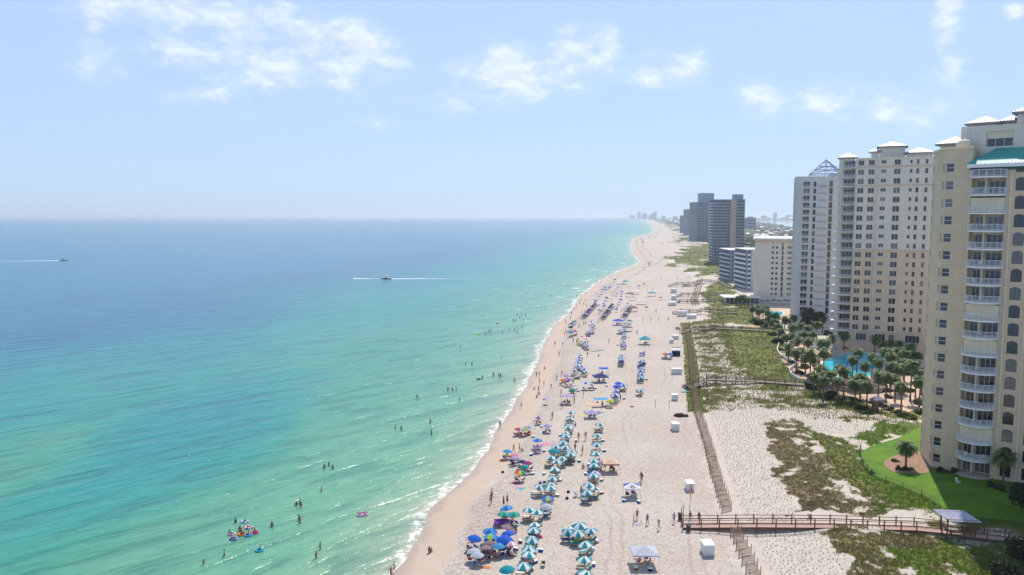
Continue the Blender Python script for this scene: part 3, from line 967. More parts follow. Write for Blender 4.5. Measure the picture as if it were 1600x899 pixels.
# ---- the tan tower with the teal roof, close by on the land side
def tower_tan():
    p0 = at(1454, 730)
    p0.z = 2.15
    rz = R(-42)
    t = thing("apartment_tower", "tan high-rise with teal roof and curved white balconies beside the lawn", "apartment tower", p0, rz)
    FH, NF = 3.08, 18
    top = 57.5
    P = [(-3.9, 7.9), (0, 0), (4.3, 0)]
    L0 = math.hypot(3.9, 7.9)
    back = [(-1.5, 17), (-3.9, 7.9)]
    w = MB()
    fl = lambda k: .25 + k * FH
    # corner faces
    opsA = [(L0 - 1.25, L0 - .22, fl(k) + .9, fl(k) + 2.45) for k in range(NF)] + [(.25, 1.0, fl(k) + .9, fl(k) + 2.45) for k in range(NF)]
    opsB = [(.22, 1.5, fl(k) + .9, fl(k) + 2.45) for k in range(NF)]
    opsC = [(Lx, Lx + 1.5, fl(k) + .9, fl(k) + 2.45) for k in range(NF) for Lx in (1.0, 6.2)]
    wall(w, back[0], back[1], 0, top, opsC)
    wall(w, P[0], P[1], 0, top, opsA)
    wall(w, P[1], P[2], 0, top, opsB)
    # bay with balconies, wall set back
    bx0, bx1, bd = 4.3, 9.5, 1.6
    wall(w, (bx0, 0), (bx0, bd), 0, 55.0, [])
    wall(w, (bx1, bd), (bx1, 0), 0, 55.0, [])
    dops = []
    for k in range(NF):
        dops += [(.5, 1.8, fl(k) + .05, fl(k) + 2.35), (2.4, 4.8, fl(k) + .05, fl(k) + 2.35)]
    wall(w, (bx0, bd), (bx1, bd), 0, 55.5, dops)
    # right wing with arched windows
    rx1 = 34.0
    AW, AH = 1.65, 2.2
    cols = [11.7, 14.9, 18.6, 22.4]
    opsR = [(c - bx1 - AW / 2, c - bx1 + AW / 2, fl(k) + .55, fl(k) + .55 + AH) for k in range(NF) for c in cols]
    wall(w, (bx1, 0), (rx1, 0), 0, 55.0, opsR)
    wall(w, (rx1, 0), (rx1, 20), 0, 55, [])
    wall(w, (rx1, 20), (-1.5, 20), 0, top, [])
    wall(w, (-1.5, 20), back[0], 0, top, [])
    # parapet tops / roof slab
    w.add([(-3.9, 7.9, top - .8), (0, 0, top - .8), (4.3, 0, top - .8), (4.3, 6, top - .8), (-1.5, 20, top - .8), (-1.5, 17, top - .8)], [(0, 1, 2, 3, 4, 5)])
    w.add([(4.3, 0, 55.0), (4.3, 6, 55.0), (4.3, 6, top), (4.3, 0, top)], [(0, 1, 2, 3)])
    w.build("wall", [M_TAN], t)
    b = MB()
    b.box(-.25, 4.5, -.18, .2, top - .02, top + .35)
    b.bar((-4.1, 8.1, top + .165), (-.1, .0, top + .165), .38, .36)
    b.build("parapet_cap", [M_TAN2], t)
    for k in range(1, NF):                                    # moulded joint at each floor
        b = MB()
        z = .25 + k * FH - .2
        b.box(.03, 4.26, -.05, -.003, z - .07, z + .07)
        b.box(9.55, 33.9, -.05, -.003, z - .07, z + .07)
        b.build("floor_joint", [M_TRIM], t)
    for x in (10.3, 13.3, 16.6, 20.4, 24.4):
        b = MB()
        b.box(x - .12, x + .12, -.13, -.055, 0, 54.1)
        b.build("pilaster", [M_TAN2], t)
    for k in range(NF):
        place_window(t, P[0], P[1], L0 - .735, fl(k) + .9, 1.03, 1.55, cols=1, rows=2)
        place_window(t, P[0], P[1], .625, fl(k) + .9, .75, 1.55, cols=1, rows=2)
        place_window(t, P[1], P[2], .86, fl(k) + .9, 1.28, 1.55, cols=1, rows=2)
        for Lx in (1.0, 6.2):
            place_window(t, back[0], back[1], Lx + .75, fl(k) + .9, 1.5, 1.55, cols=2, rows=1)
        if k in (1 + 1, 7, 9, 15):                           # storm shutters rolled down on some floors
            s = MB()
            s.box(bx0 + .05, bx1 - .05, -.02, .12, fl(k) + .02, fl(k) + 2.5)
            for q in range(1, 4):
                s.box(bx0 + .05 + q * 1.27 - .05, bx0 + .05 + q * 1.27 + .05, -.06, -.022, fl(k) + .02, fl(k) + 2.5)
            s.build("storm_shutter", [M_SHUT], t)
        place_window(t, (bx0, bd), (bx1, bd), 1.15, fl(k) + .05, 1.3, 2.3, name="balcony_door", cols=2, rows=1)
        place_window(t, (bx0, bd), (bx1, bd), 3.6, fl(k) + .05, 2.4, 2.3, name="balcony_door", cols=3, rows=1)
        for c in cols[:3]:
            place_window(t, (bx1, 0), (rx1, 0), c - bx1, fl(k) + .55, AW, AH, arch=True, cols=2, rows=1, bar=.05, frame=M_DARKGREEN)
        c_ = MB()
        c_.box(bx0 + 1.95, bx0 + 2.25, .5, .8, fl(k) + .02, fl(k) + FH - .28)
        c_.build("column", [M_TAN2], t)
    # curved balconies
    bm, rm, gm, pm = MB(), MB(), MB(), MB()
    nseg = 16
    cx, hw, pr = (bx0 + bx1) / 2, (bx1 - bx0) / 2 + .25, 2.3
    arc = [(cx + math.cos(math.pi - math.pi * i / nseg) * hw, -math.sin(math.pi * i / nseg) * pr) for i in range(nseg + 1)]
    inner = [(bx1 - .02, bd - .02), (bx0 + .02, bd - .02)]
    poly = arc + [(bx1 - .02, .0), *inner, (bx0 + .02, .0)]
    bm.prism(poly, 0, .26)
    bm.add([(x, y, 0) for x, y in reversed(poly)], [tuple(range(len(poly)))])
    for i in range(nseg):
        (xa, ya), (xb, yb) = arc[i], arc[i + 1]
        ins = .08
        A, B = (xa, ya + ins), (xb, yb + ins)
        rm.bar((*A, 1.38), (*B, 1.38), .07, .07)
        rm.bar((*A, .42), (*B, .42), .05, .05)
        gm.add([(*A, .45), (*B, .45), (*B, 1.34), (*A, 1.34)], [(0, 1, 2, 3)])
        for q in (0, .25, .5, .75):
            x, y = A[0] + (B[0] - A[0]) * q, A[1] + (B[1] - A[1]) * q
            r_ = .035 if q == 0 and i % 2 == 0 else .014
            rm.box(x - r_, x + r_, y - r_, y + r_, .30, 1.36)
    ms, mr = bm.mesh("balcony", [M_WHITE]), rm.mesh("railing", [M_RAIL])
    for k in range(1, NF):
        o = put("balcony", ms, t, (0, 0, fl(k) - .30))
        put("railing", mr, o)
    g = MB()
    g.prism([(x, y * 1.05) for x, y in poly], 0, .22)
    g.build("terrace", [M_PINK], t)
    # teal mansard roof over bay and wing
    r, tr = MB(), MB()
    ez, rt = 54.7, 57.6
    x0, x1 = bx0 - .6, rx1 + .6
    r.add([(x0, -1.2, ez), (x1, -1.2, ez), (x1 - 2, 4.6, rt), (x0 + 3.4, 4.6, rt), (x0, 4.6, ez)], [(0, 1, 2, 3), (0, 3, 4)])
    n = 62
    for i in range(n):                                        # standing seams
        s = i / (n - 1)
        xa = x0 + (x1 - x0) * s
        xb = x0 + 3.4 + (x1 - 2 - x0 - 3.4) * s
        r.bar((xa, -1.2, ez + .05), (xb, 4.6, rt + .05), .07, .10)
    for i in range(7):
        s = i / 6
        r.bar((x0, -1.2 + 5.8 * s, ez + .05), (x0 + 3.4 * (1 - s) + .1, 4.5, rt - (rt - ez) * s * .98), .06, .08)
    r.build("roof", [M_TEAL], t)
    tr.box(x0 + .003, x1, -1.2, -1.0, ez - .62, ez - .02)
    tr.box(x0 + .003, x0 + .2, -.99, 4.6, ez - .62, ez - .02)
    tr.build("fascia", [M_WHITE], t)
    e2 = MB()
    e2.box(x0 + .2, x1, -.98, .0, ez - .55, ez - .45)
    e2.box(bx0 - .2, x1, -.42, -.003, ez - 1.05, ez - .55, 1)
    e2.build("soffit", [M_TAN2, M_DARKGREEN], t)
    # penthouse set back above, with arched openings and little hipped roofs
    pw = MB()
    px0, px1, py0, pz0, pz1 = 1.2, 33.0, 4.7, 54.0, 61.7
    aops = [(c - px0 - .9, c - px0 + .9, 58.4, 60.6) for c in (12.6, 16.6, 20.6, 24.6)] + [(4.0, 8.2, 57.9, 60.6)]
    wall(pw, (px0, 13), (px0, py0), pz0, pz1, [(1.5, 3.2, 58.4, 60.4)])
    wall(pw, (px0, py0), (px1, py0), pz0, pz1, aops, depth=.25)
    wall(pw, (px1, py0), (px1, 18), pz0, pz1, [])
    wall(pw, (px1, 18), (px0, 13), pz0, pz1, [])
    pw.add([(px0, py0, pz1 - .3), (px1, py0, pz1 - .3), (px1, 18, pz1 - .3), (px0, 13, pz1 - .3)], [(0, 1, 2, 3)])
    pw.build("penthouse_wall", [M_CREAM], t)
    rec = MB()
    rec.box(px0 + 4.0, px0 + 8.2, py0 + .26, py0 + 2.4, 57.8, 60.7)
    rec.build("loggia", [M_TAN2], t)
    place_window(t, (px0, py0), (px1, py0), 6.1, 57.92, 4.0, 1.5, cols=3)
    for c in (12.6, 16.6, 20.6, 24.6):
        place_window(t, (px0, py0), (px1, py0), c - px0, 58.4, 1.8, 2.2, arch=True, cols=2, rows=2)
    place_window(t, (px0, 13), (px0, py0), 2.35, 58.4, 1.7, 2.0, cols=2)
    for (x0_, x1_, y0_, y1_, z0_, z1_, ap) in ((-3.0, 1.0, 8.4, 12.4, 56, 59.2, 60.6), (2.2, 6.2, 6.4, 10.4, 60, 62.4, 63.7), (9.4, 14.4, 6.8, 11.6, 60, 63.9, 65.7), (15.4, 26, 6.6, 14, 60, 65.6, 68.0), (7.0, 9.2, 8.0, 10.6, 60, 62.6, 63.6)):
        c = MB()
        c.box(x0_, x1_, y0_, y1_, z0_, z1_ - .36)
        c.build("roof_lantern", [M_CREAM], t)
        h = MB()
        h.hip(x0_, x1_, y0_, y1_, z1_, ap, over=.75)
        nn = int((x1_ - x0_ + 1.5) / .5)
        xm, ym = (x0_ + x1_) / 2, (y0_ + y1_) / 2
        for i in range(nn + 1):
            xa = x0_ - .75 + (x1_ - x0_ + 1.5) * i / nn
            q = 1 - abs(xa - xm) / ((x1_ - x0_) / 2 + .75)
            dd = (y1_ - y0_) / 2 + .75
            run = min(1, q * ((x1_ - x0_) / 2 + .75) / dd)
            if run > .05:
                h.bar((xa, y0_ - .75, z1_ + .04), (xa, y0_ - .75 + dd * run, z1_ + .04 + (ap - z1_) * run), .05, .08, 1)
        h.build("lantern_roof", [M_SEAM, M_GREYB], t)
    ch = MB()
    ch.lathe([(1.3, 56.6), (1.3, 58.6), (1.1, 59.0), (.6, 59.3), (0.01, 59.4)], 14, cx=2.2, cy=3.0)
    ch.build("rooftop_tank", [M_TAN2], t, smooth=True)


# ---- cream and peach tower behind the pool
def tower_cream():
    p0 = at(1318, 540)
    p0 = Vector((119.3, 279.0, 2.15))
    t = thing("apartment_tower", "cream and peach high-rise with hipped pale roofs standing behind the palms", "apartment tower", p0, R(-25))
    FH, NF = 3.17, 20
    L, top = 24.2, 65.6
    fl = lambda k: 2.2 + k * FH
    lo, mid = MB(), MB()
    # columns: (u, w, h, sill)
    cols = [(1.7, 1.85, 1.75, .75), (5.0, 1.85, 1.75, .75), (8.8, 1.5, 1.2, 1.2), (13.0, 2.0, 1.85, .7), (17.2, .75, 1.2, 1.1), (19.2, .85, 1.7, .8), (21.9, .85, 1.7, .8)]
    zsplit = fl(10) + .1
    zsplit0 = fl(1) + .1
    ops = [(c[0] - c[1] / 2, c[0] + c[1] / 2, fl(k) + c[3], fl(k) + c[3] + c[2]) for k in range(1, NF) for c in cols]
    gops = [(2.0, 5.4, fl(0) + .1, fl(0) + 2.6), (8.0, 11.4, fl(0) + .1, fl(0) + 2.6), (12.4, 14.2, fl(0) + .1, fl(0) + 2.6), (17.6, 22.0, fl(0) + .1, fl(0) + 2.6)]
    front = ((0, 0), (L, 0))
    m = [M_PEACH, M_TAN, M_CREAM]
    w = MB()
    wall(w, *front, zsplit, top, [o for o in ops if o[2] > zsplit], m=2)
    wall(w, *front, zsplit0, zsplit, [o for o in ops if zsplit0 < o[2] < zsplit], m=0)
    wall(w, *front, -1, zsplit0, gops, m=1)
    wall(w, (L, 0), (L, 26), -1, top, [], m=2)
    wall(w, (L, 26), (-5.5, 30), -1, top, [], m=2)
    # loggia bay on the seaward corner
    wall(w, (-4.2, 2.6), (0, 2.6), -1, top - .5, [(.5, 3.8, fl(k) + .1, fl(k) + 2.5) for k in range(NF)], m=2, depth=.4)
    wall(w, (0, 2.6), (0, 0), -1, top, [], m=2)
    sops = [(u0, u0 + 1.8, fl(k) + .2, fl(k) + 2.4) for k in range(NF) for u0 in (3.0, 8, 13, 18, 23)]
    wall(w, (-5.5, 30), (-5.5, 2.0), -1, top, sops, m=2)
    wall(w, (-5.5, 2.0), (-4.2, 2.0), -1, top, [], m=2)
    wall(w, (-4.2, 2.0), (-4.2, 2.6), -1, top, [], m=2)
    w.add([(-5.5, 2.6, top - .6), (0, 2.6, top - .6), (0, 0, top - .6), (L, 0, top - .6), (L, 26, top - .6), (-5.5, 30, top - .6)], [(0, 1, 2, 3, 4, 5)], 2)
    w.build("wall", m, t)
    for z, mm in ((zsplit, M_TRIM), (zsplit0, M_TRIM), (fl(17) + .15, M_TRIM), (fl(19) + .15, M_TRIM), (top - .1, M_CREAM)):
        b = MB()
        b.box(-.06, L + .08, -.16, -.003, z - .22, z + .22)
        b.build("string_course", [mm], t)
    st = MB()
    st.box(6.75, 7.1, -.35, -.17, -1, top - .3)
    st.build("pilaster", [M_CREAM], t)
    for k in range(1, NF):
        for c in cols:
            if k == NF - 1:
                place_window(t, *front, c[0], fl(k) + c[3], c[1], c[2], arch=True, cols=2 if c[1] > 1 else 1)
            else:
                place_plain_window(t, *front, c[0], fl(k) + c[3], c[1], c[2], cols=2 if c[1] > 1 else 1)
    for o in gops:
        place_window(t, *front, (o[0] + o[1]) / 2, o[2], o[1] - o[0], o[3] - o[2], cols=max(2, int((o[1] - o[0]) / .9)), name="terrace_door")
    sl, rl = MB(), MB()
    sl.box(-4.6, -.02, -.2, 2.55, 0, .22)
    sl.box(-6.7, -4.63, 1.2, 4.6, 0, .22)
    for z in (1.12, .66):
        rl.bar((-4.5, -.12, z), (-.1, -.12, z), .06, .07)
        rl.bar((-6.6, 1.3, z), (-6.6, 4.5, z), .06, .07)
        rl.bar((-6.6, 1.3, z), (-4.65, 1.3, z), .06, .07)
    for i in range(15):
        rl.box(-4.5 + i * .31 - .03, -4.5 + i * .31 + .03, -.15, -.09, .22, 1.1)
        rl.box(-6.63, -6.57, 1.3 + i * .22 - .02, 1.3 + i * .22 + .02, .22, 1.1)
    ms, mr = sl.mesh("balcony", [M_WHITE]), rl.mesh("railing", [M_RAIL])
    for k in range(NF):
        place_plain_window(t, (-4.2, 2.6), (0, 2.6), 2.15, fl(k) + .1, 3.3, 2.4, cols=3, name="balcony_door")
        o = put("balcony", ms, t, (0, 0, fl(k) - .12))
        put("railing", mr, o)
        for u0 in (3.0, 8, 13):
            place_plain_window(t, (-5.5, 30), (-5.5, 2.0), u0 + .9, fl(k) + .2, 1.8, 2.2, cols=2)
    for (x0, x1, y0, y1, z0, z1, ap) in ((7.2, 15.2, 4, 12, 65, 69.8, 71.7), (-5.2, -.6, 2.4, 6.6, 65, 66.3, 67.8), (15.8, 23.6, 3, 10.5, 65, 67.3, 69.2), (4.6, 7.0, 4.5, 8.5, 65, 68.2, 69.2)):
        c = MB()
        c.box(x0, x1, y0, y1, z0, z1 - .36)
        c.build("roof_lantern", [M_CREAM], t)
        h = MB()
        h.hip(x0, x1, y0, y1, z1, ap, over=.9)
        h.build("lantern_roof", [M_SEAM], t)
    an = MB()
    an.tube((11.2, 8, 71.5), (11.2, 8, 73.4), .05, .02, 5)
    an.build("roof_finial", [M_GREYB], t)
    # podium by the pool
    pd = MB()
    pd.box(-9, 28, -7.5, -.2, -2, 1.9)
    pd.box(-9, 28, -7.5, -7.2, 1.9, 2.8)
    pd.build("podium", [M_PEACH], t)


# ---- weathered white tower with the open truss pyramid
def tower_truss():
    p0 = Vector((126.3, 352.0, 2.15))
    t = thing("apartment_tower", "weathered white tower crowned by an open steel pyramid truss", "apartment tower", p0, R(-17.5))
    FH, NF, L, top = 3.07, 19, 24.0, 63.0
    fl = lambda k: 3.0 + k * FH
    w = MB()
    ops = []
    for k in range(NF):
        ops += [(1.5, 4.1, fl(k) + .3, fl(k) + 2.5), (5.6, 6.7, fl(k) + .3, fl(k) + 2.5), (12.0, 13.4, fl(k) + .1, fl(k) + 2.75)]
    wall(w, (0, 0), (L, 0), -1, top, ops, depth=.3)
    wall(w, (L, 0), (L, 22), -1, top, [])
    wall(w, (L, 22), (-1.8, 22), -1, top, [])
    wall(w, (-1.8, 22), (-1.8, 1.5), -1, top, [(u, u + 2.4, fl(k) + .2, fl(k) + 2.5) for k in range(NF) for u in (1.5, 6.5, 11.5, 16.5)])
    wall(w, (-1.8, 1.5), (0, 0), -1, top, [])
    w.add([(0, 0, top - .5), (L, 0, top - .5), (L, 22, top - .5), (-1.8, 22, top - .5), (-1.8, 1.5, top - .5)], [(0, 1, 2, 3, 4)])
    w.box(12, 16, 3, 8, top - .4, top + 1.2)
    w.box(19, L - .4, 2, 9, top - .4, top + .9)
    w.build("wall", [M_GREYW], t)
    bs, br = MB(), MB()
    bs.box(.9, 4.7, -1.3, -.003, 0, .2)
    br.box(.95, 4.65, -1.28, -1.22, .95, 1.05)
    br.box(.95, 1.01, -1.21, -.01, .95, 1.05)
    br.box(4.59, 4.65, -1.21, -.01, .95, 1.05)
    for i in range(14):
        br.box(1.02 + i * .272, 1.07 + i * .272, -1.28, -1.23, .2, .95)
    bl = MB()
    bl.box(7.4, 11.2, -.55, -.003, 0, .18)
    ms, mr, ml = bs.mesh("balcony", [M_WHITE]), br.mesh("railing", [M_RAIL]), bl.mesh("ledge", [M_GREYB])
    for k in range(NF):
        place_plain_window(t, (0, 0), (L, 0), 2.8, fl(k) + .3, 2.6, 2.2, cols=2)
        place_plain_window(t, (0, 0), (L, 0), 6.15, fl(k) + .3, 1.1, 2.2)
        place_plain_window(t, (0, 0), (L, 0), 12.7, fl(k) + .1, 1.4, 2.65)
        for u in (1.5, 6.5, 11.5, 16.5):
            place_plain_window(t, (-1.8, 22), (-1.8, 1.5), u + 1.2, fl(k) + .2, 2.4, 2.3, cols=2)
        o = put("balcony", ms, t, (0, 0, fl(k) + .05))
        put("railing", mr, o)
        put("ledge", ml, t, (0, 0, fl(k) + .3))
    # open pyramid
    p = MB()
    x0, x1, y0, y1, z0, ap = 4.2, 17.6, 2, 15.4, top + 1.2, top + 7.6
    A = [(x0, y0, z0), (x1, y0, z0), (x1, y1, z0), (x0, y1, z0)]
    T = ((x0 + x1) / 2, (y0 + y1) / 2, ap)
    lerp = lambda a, b, s: tuple(a[i] + (b[i] - a[i]) * s for i in range(3))
    for i in range(4):
        a, b = A[i], A[(i + 1) % 4]
        p.tube(a, T, .22, n=5)
        p.tube(a, b, .2, n=5)
        for s in (.28, .55, .8):
            p.tube(lerp(a, T, s), lerp(b, T, s), .15, n=5)
        mid = lerp(a, b, .5)
        p.tube(mid, T, .14, n=5)
        for s0, s1 in ((0, .28), (.28, .55)):
            p.tube(lerp(a, T, s0), lerp(mid, T, s1), .12, n=4)
            p.tube(lerp(b, T, s0), lerp(mid, T, s1), .12, n=4)
        p.tube((a[0], a[1], top - .5), a, .12, n=5)
    p.tube(T, (T[0], T[1], ap + 1.4), .05, n=4)
    p.build("pyramid_truss", [M_GREYB], t)


# ---- beige mid-rise with the overhanging white roof
def midrise_beige():
    v = at(1177, 472)
    t = thing("apartment_block", "beige eleven-storey block with flat white overhanging roof beside the weathered tower", "apartment block", (v.x, v.y, 2.15), R(-18))
    FH, NF, L, top = 2.74, 11, 22.0, 33.4
    fl = lambda k: 3.2 + k * FH
    w = MB()
    ops = []
    for k in range(NF):
        ops += [(8.6, 9.7, fl(k) + .8, fl(k) + 2.0), (10.7, 11.8, fl(k) + .8, fl(k) + 2.0), (13.6, 14.6, fl(k) + .1, fl(k) + 2.4), (16.6, 20.0, fl(k) + .9, fl(k) + 2.1)]
    wall(w, (0, 0), (L, 0), -1, top, ops, depth=.3)
    wall(w, (L, 0), (L, 40), -1, top, [])
    wall(w, (L, 40), (0, 40), -1, top, [])
    wall(w, (0, 40), (0, 0), -1, top, [(u, u + 3, fl(k) + .3, fl(k) + 2.3) for k in range(NF) for u in (4, 11, 18, 25, 32)])
    w.build("wall", [M_CREAM], t)
    r = MB()
    r.box(-1.0, L + .3, -.9, 41, top, top + .7)
    r.build("roof", [M_ROOFW], t)
    s = MB()
    s.box(L - 2.6, L + 1.5, -1.2, 6, -1, top + 2.6)
    s.build("stair_tower", [M_TAN2], t)
    c = MB()
    c.box(-.02, L - 2.7, -.06, -.003, top - 1.8, top - .02)
    c.build("cornice_band", [M_TRIM], t)
    for k in range(NF):
        place_plain_window(t, (0, 0), (L, 0), 9.15, fl(k) + .8, 1.1, 1.2)
        place_plain_window(t, (0, 0), (L, 0), 11.25, fl(k) + .8, 1.1, 1.2)
        place_plain_window(t, (0, 0), (L, 0), 14.1, fl(k) + .1, 1.0, 2.3, glass=M_GLASSB)
        place_plain_window(t, (0, 0), (L, 0), 18.3, fl(k) + .9, 3.4, 1.2, cols=4)


def balcony_block(name, label, cat, loc, rz, L, D, NF, FH, bays, side_bays, wallm, frontwall=None, base=0.0, roofm=None, top_extra=1.0, slabm=None, blank=None, roof_parts=(), railm=None):
    """slab block whose front and seaward side are grids of recessed balconies: slabs, fin walls, glazed backs"""
    t = thing(name, label, cat, loc, rz)
    top = base + NF * FH + top_extra
    slabm = slabm or M_RAIL
    w = MB()
    rec = 1.4
    blank = blank or []
    # core set back behind the balconies, full height
    w.box(rec, L - .02, rec, D, -1, top - .4)
    w.build("core_wall", [wallm], t)
    for (x0, x1) in blank:                                    # solid piers on the front
        b = MB()
        b.box(x0, x1, -.25, rec - .01, -1, top)
        b.build("pier", [frontwall or wallm], t)
    n = len(bays)
    fins = MB()
    for x in sorted({b for bb in bays for b in bb}):
        fins.box(x - .14, x + .14, -.02, rec - .003, -1, top - .5)
    for y in [rec + i * (D - rec) / side_bays for i in range(side_bays + 1)]:
        fins.box(-.02, rec - .003, y - .16, y + .16, -1, top - .5)
    fins.build("fin_walls", [wallm], t)
    slab, rail = MB(), MB()
    for (x0, x1) in bays:
        slab.box(x0 + .145, x1 - .145, -.3, rec - .004, 0, .22)
        rail.box(x0 + .145, x1 - .145, -.28, -.2, .222, 1.15)
    slab.box(-.3, rec - .004, rec + .2, D - .2, 0, .22)
    rail.box(-.28, -.2, rec + .2, D - .2, .222, 1.15)
    ms, mr = slab.mesh("balcony", [slabm]), rail.mesh("railing", [railm or M_BALGLASS])
    for k in range(NF):
        z = base + k * FH
        o = put("balcony", ms, t, (0, 0, z))
        put("railing", mr, o)
        for (x0, x1) in bays:
            wd = x1 - x0 - .9
            place_plain_window(t, (rec, rec - .25), (L, rec - .25), (x0 + x1) / 2 - rec, z + .25, wd, FH - .75, cols=max(1, int(wd / 1.4)), glass=M_GLASSB)
        for i in range(side_bays):
            y0, y1 = rec + i * (D - rec) / side_bays, rec + (i + 1) * (D - rec) / side_bays
            wd = y1 - y0 - 1.0
            place_plain_window(t, (rec - .25, D), (rec - .25, rec), D - (y0 + y1) / 2, z + .25, wd, FH - .75, cols=max(1, int(wd / 1.4)), glass=M_GLASSB)
    r = MB()
    r.box(-.5, L + .4, -.5, D + .4, top - .38, top)
    r.build("roof", [roofm or wallm], t)
    for i, (x0, x1, y0, y1, h) in enumerate(roof_parts):
        q = MB()
        q.box(x0, x1, y0, y1, top + .003, top + h)
        q.box(x0 - .2, x1 + .2, y0 - .2, y1 + .2, top + h + .003, top + h + .4)
        q.build("rooftop_block", [wallm], t)
    return t


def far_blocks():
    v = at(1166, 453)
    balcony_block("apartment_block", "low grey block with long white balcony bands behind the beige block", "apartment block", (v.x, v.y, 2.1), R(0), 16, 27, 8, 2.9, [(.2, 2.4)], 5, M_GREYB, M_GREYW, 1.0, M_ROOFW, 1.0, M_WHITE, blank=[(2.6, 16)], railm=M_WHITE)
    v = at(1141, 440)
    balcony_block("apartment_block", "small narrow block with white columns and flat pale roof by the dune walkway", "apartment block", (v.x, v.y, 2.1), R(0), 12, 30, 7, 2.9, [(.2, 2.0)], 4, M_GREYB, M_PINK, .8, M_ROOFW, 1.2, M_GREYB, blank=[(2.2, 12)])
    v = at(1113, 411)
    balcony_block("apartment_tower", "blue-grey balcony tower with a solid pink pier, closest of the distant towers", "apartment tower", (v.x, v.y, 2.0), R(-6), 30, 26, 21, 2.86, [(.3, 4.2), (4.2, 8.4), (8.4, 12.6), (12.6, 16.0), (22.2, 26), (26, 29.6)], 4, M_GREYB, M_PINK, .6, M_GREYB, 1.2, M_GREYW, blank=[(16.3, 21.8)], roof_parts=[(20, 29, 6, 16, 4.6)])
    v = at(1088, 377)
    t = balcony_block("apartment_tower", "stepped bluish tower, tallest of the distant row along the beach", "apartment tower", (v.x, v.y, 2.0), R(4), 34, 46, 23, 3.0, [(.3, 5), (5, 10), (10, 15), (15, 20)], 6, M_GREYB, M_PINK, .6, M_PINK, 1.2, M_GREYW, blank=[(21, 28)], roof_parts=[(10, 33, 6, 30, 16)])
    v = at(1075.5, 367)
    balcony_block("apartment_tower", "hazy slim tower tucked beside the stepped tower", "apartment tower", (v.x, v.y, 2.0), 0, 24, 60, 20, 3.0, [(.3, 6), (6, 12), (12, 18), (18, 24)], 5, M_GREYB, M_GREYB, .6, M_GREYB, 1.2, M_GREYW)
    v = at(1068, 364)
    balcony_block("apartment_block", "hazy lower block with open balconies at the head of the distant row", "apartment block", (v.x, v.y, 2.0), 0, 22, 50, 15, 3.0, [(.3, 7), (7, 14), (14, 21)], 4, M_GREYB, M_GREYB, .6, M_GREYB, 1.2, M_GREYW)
    # pavilion with the white roof
    v = at(1134, 474)
    t = thing("pool_pavilion", "single-storey glazed pavilion with wide white roof on the dune edge", "pavilion", (v.x, v.y, 2.0), R(-6))
    w = MB()
    for i in range(9):
        w.box(i * 2.1 - .12, i * 2.1 + .12, 0, .24, 0, 3.4)
    for i in range(6):
        w.box(-.003, .24, 2.0 + i * 2 - .12, 2.0 + i * 2 + .12, 0, 3.4)
    w.box(.0, 16.8, .06, .18, 0, .5)
    w.build("post", [M_WHITE], t)
    for i in range(8):
        g = MB()
        g.box(i * 2.1 + .13, i * 2.1 + 1.97, .08, .14, .51, 3.3)
        g.build("pane", [M_GLASSB], t)
    c = MB()
    c.box(.3, 16.8, .6, 12, 0, 3.3)
    c.build("core_wall", [M_GREYW], t)
    r = MB()
    r.box(-1.2, 18, -1.2, 13.2, 3.41, 3.8)
    r.box(9.5, 13, 3, 7, 3.803, 4.0, 1)
    r.build("roof", [M_ROOFW, M_GREYB], t)
    # distant skyline on the headland and across the bay: each a tower of its own
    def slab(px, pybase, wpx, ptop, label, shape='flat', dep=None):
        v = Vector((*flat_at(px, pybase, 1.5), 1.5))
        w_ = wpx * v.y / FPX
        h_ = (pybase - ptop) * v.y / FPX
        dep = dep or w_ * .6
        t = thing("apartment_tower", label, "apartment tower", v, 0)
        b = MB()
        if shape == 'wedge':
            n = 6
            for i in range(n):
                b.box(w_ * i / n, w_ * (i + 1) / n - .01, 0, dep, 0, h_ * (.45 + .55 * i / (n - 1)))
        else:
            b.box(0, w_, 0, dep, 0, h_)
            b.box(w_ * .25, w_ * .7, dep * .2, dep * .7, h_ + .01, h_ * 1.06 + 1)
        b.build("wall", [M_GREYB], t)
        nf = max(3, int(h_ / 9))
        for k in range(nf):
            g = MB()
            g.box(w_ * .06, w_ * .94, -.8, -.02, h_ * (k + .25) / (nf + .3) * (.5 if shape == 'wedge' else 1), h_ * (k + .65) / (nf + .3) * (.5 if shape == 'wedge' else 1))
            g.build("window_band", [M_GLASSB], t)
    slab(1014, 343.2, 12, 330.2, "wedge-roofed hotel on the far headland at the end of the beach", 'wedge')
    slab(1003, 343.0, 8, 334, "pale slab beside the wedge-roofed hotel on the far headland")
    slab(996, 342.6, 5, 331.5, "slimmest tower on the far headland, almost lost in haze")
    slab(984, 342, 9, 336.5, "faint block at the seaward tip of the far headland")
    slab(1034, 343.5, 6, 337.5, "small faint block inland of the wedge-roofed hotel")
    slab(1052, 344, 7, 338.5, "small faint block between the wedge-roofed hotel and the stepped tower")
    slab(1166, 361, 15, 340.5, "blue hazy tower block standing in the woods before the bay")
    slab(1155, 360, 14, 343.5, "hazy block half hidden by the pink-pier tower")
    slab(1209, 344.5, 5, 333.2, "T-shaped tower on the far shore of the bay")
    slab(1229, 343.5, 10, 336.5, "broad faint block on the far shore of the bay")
    slab(1190, 343.5, 9, 337.5, "low faint block at the end of the bay's far shore")

